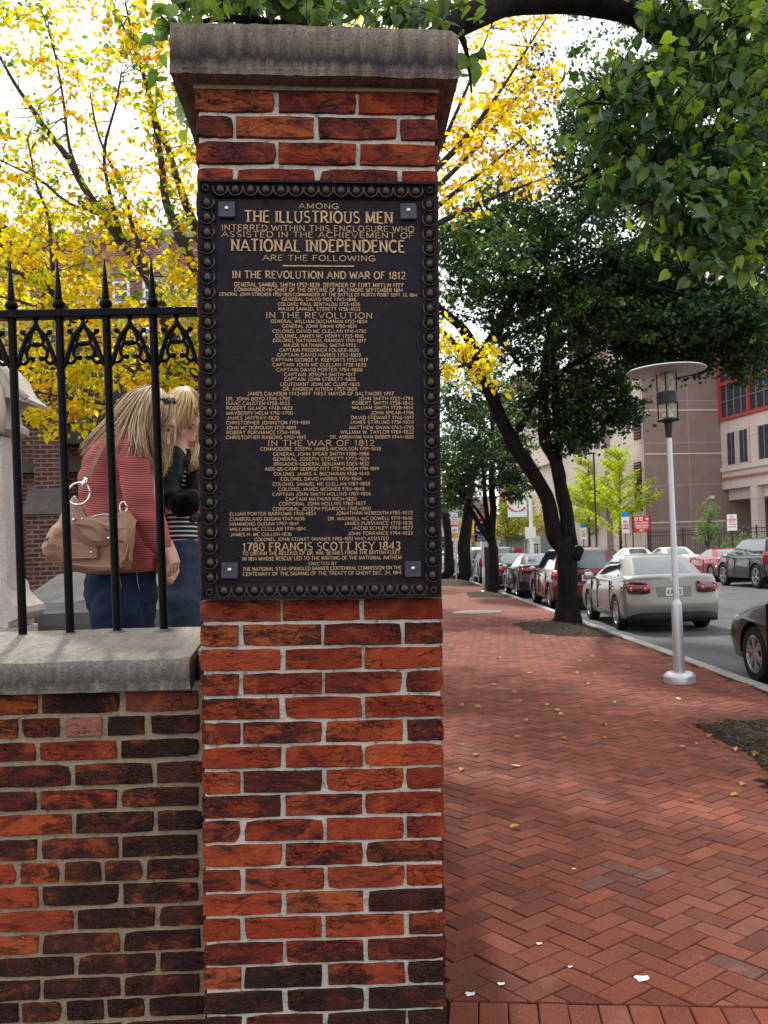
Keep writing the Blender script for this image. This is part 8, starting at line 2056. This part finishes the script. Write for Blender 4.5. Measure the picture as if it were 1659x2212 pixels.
# ---- fallen leaves
fl = [(1083, 1423), (1250, 1427), (1300, 1430), (1115, 1496), (1155, 1452), (1190, 1458), (1123, 1519), (1124, 1577), (1131, 1557), (1207, 1538), (1219, 1545), (1152, 1455), (1241, 1455), (1283, 1457), (1354, 1444), (1462, 1510), (1397, 1491), (1300, 1594), (1216, 1595), (1304, 1567), (1474, 1617), (1504, 1610), (1305, 1566), (1251, 1527), (1181, 1522),
      (1027, 1635), (1104, 1657), (1102, 1793), (995, 1668), (1494, 1735), (1572, 1647), (1577, 1720), (1600, 1700), (1056, 1380), (1070, 1331), (1000, 1320), (1180, 1380), (1210, 1400), (1380, 1400), (1095, 1400), (1010, 1400), (1520, 1566), (1540, 1590), (1590, 1625), (1640, 1632), (1550, 1562), (1127, 1594), (992, 1526), (1270, 1480), (1060, 1480), (1040, 1530), (1330, 1520), (1420, 1560), (1015, 1455), (1160, 1350), (1130, 1300), (1020, 1275), (1050, 1300), (1215, 1290), (1275, 1420)]
M_FLL = [mat_leaf('fallen leaf %d' % k, [c, tuple(x * 1.2 for x in c)], .2, .6) for k, c in enumerate([(.50, .30, .08), (.42, .15, .04), (.62, .50, .30), (.46, .24, .06)])]
V, F = LEAFS['oval']; lp_ = []
for k in range(8):
    wv = V.copy(); wv[:, 2] = .10 + .10 * np.sin(wv[:, 0] * (3 + k % 3) + k) + abs(wv[:, 1]) * (.3 + .1 * k); me = bpy.data.meshes.new('fallen_leaf'); me.from_pydata((wv * .075).tolist(), [], F); me.materials.append(M_FLL[k % 4]); lp_.append(me)
FLAB = ['small yellow fallen leaf lying on the brick sidewalk', 'rusty brown fallen leaf lying on the brick sidewalk', 'pale cream fallen leaf lying on the brick sidewalk', 'ochre fallen leaf lying on the brick sidewalk']
for i, (px, py) in enumerate(fl):
    p = G(px, py); k = rnd.randrange(8)
    o = link('fallen_leaf', lp_[k], None, (p.x, p.y, .003), (rnd.uniform(-.1, .1), rnd.uniform(-.1, .1), rnd.uniform(0, 6.28))); s_ = rnd.uniform(.7, 1.15); o.scale = (s_, s_, s_)
    wh = 'close to the pillar foot' if px < 1065 else 'beside the lamp post base' if math.hypot(px - 1469, (py - 1480) * 2) < 150 else 'by the near mulch bed' if px > 1440 and py < 1660 else 'far along the shaded walk' if py < 1400 else 'in the dappled light before the trees' if py < 1500 else 'in mid sidewalk before the lamp' if py < 1600 else 'on the open herringbone bricks'
    tag(o, FLAB[k % 4].replace('lying on the brick sidewalk', 'lying ' + wh), 'leaf', 'fallen leaves on the brick sidewalk')
for (px, py, sz) in ((1387, 2115, .028), (1016, 2149, .018), (1083, 2127, .014), (1165, 2040, .012), (1232, 2090, .009), (1240, 1878, .010)):
    p = G(px, py); mb = MB(); n = 9; vs = []
    for k in range(n): a = 2 * math.pi * k / n; r_ = sz * (1 + .25 * math.sin(k * 2.3)); vs.append((r_ * math.cos(a), r_ * .8 * math.sin(a), .0025 + .001 * (k % 2)))
    mb.add(vs, [tuple(range(n))]); o = mb.build('paper_scrap', plain('white litter', (.75, .73, .70), .7), None, False, (p.x, p.y, .001)); tag(o, 'tiny white scrap lying on the brick sidewalk' if sz < .02 else 'largest white paper scrap on the bricks near the bottom', 'litter', 'white scraps on the brick sidewalk')
# leaves on the churchyard slabs
for k, (px, py, Z_) in enumerate(((130, 1222, 7.5), (150, 1226, 7.2), (170, 1218, 7.6), (190, 1216, 7.8), (144, 1224, 7.3), (200, 1214, 7.8), (160, 1222, 7.4))):
    d = (px - PX0) / FPX * _R + (PY0 - py) / FPX * _U + _F; p = CAMP + d * ((YZ + .01 - CAMP.z) / d.z)
    o = link('fallen_leaf', lp_[k % 8], None, (p.x, p.y, YZ + .004), (0, 0, k)); o.scale = (1.5, 1.5, 1.5); tag(o, 'dry fallen leaf at the foot of the dark grave cover', 'leaf', 'dry leaves by the grave cover')

# matt surfaces: rough grain hides most of the mirror-like sheen
for m in bpy.data.materials:
    if not m.use_nodes: continue
    b = m.node_tree.nodes.get('Principled BSDF')
    if b is None or b.inputs['Coat Weight'].default_value > .3: continue
    if m.name.startswith(('glossy green', 'black leather', 'tan leather', 'black painted', 'skin', 'tan leather')): continue
    if b.inputs['Roughness'].is_linked or b.inputs['Roughness'].default_value > .4: b.inputs['Specular IOR Level'].default_value = min(b.inputs['Specular IOR Level'].default_value, .13)
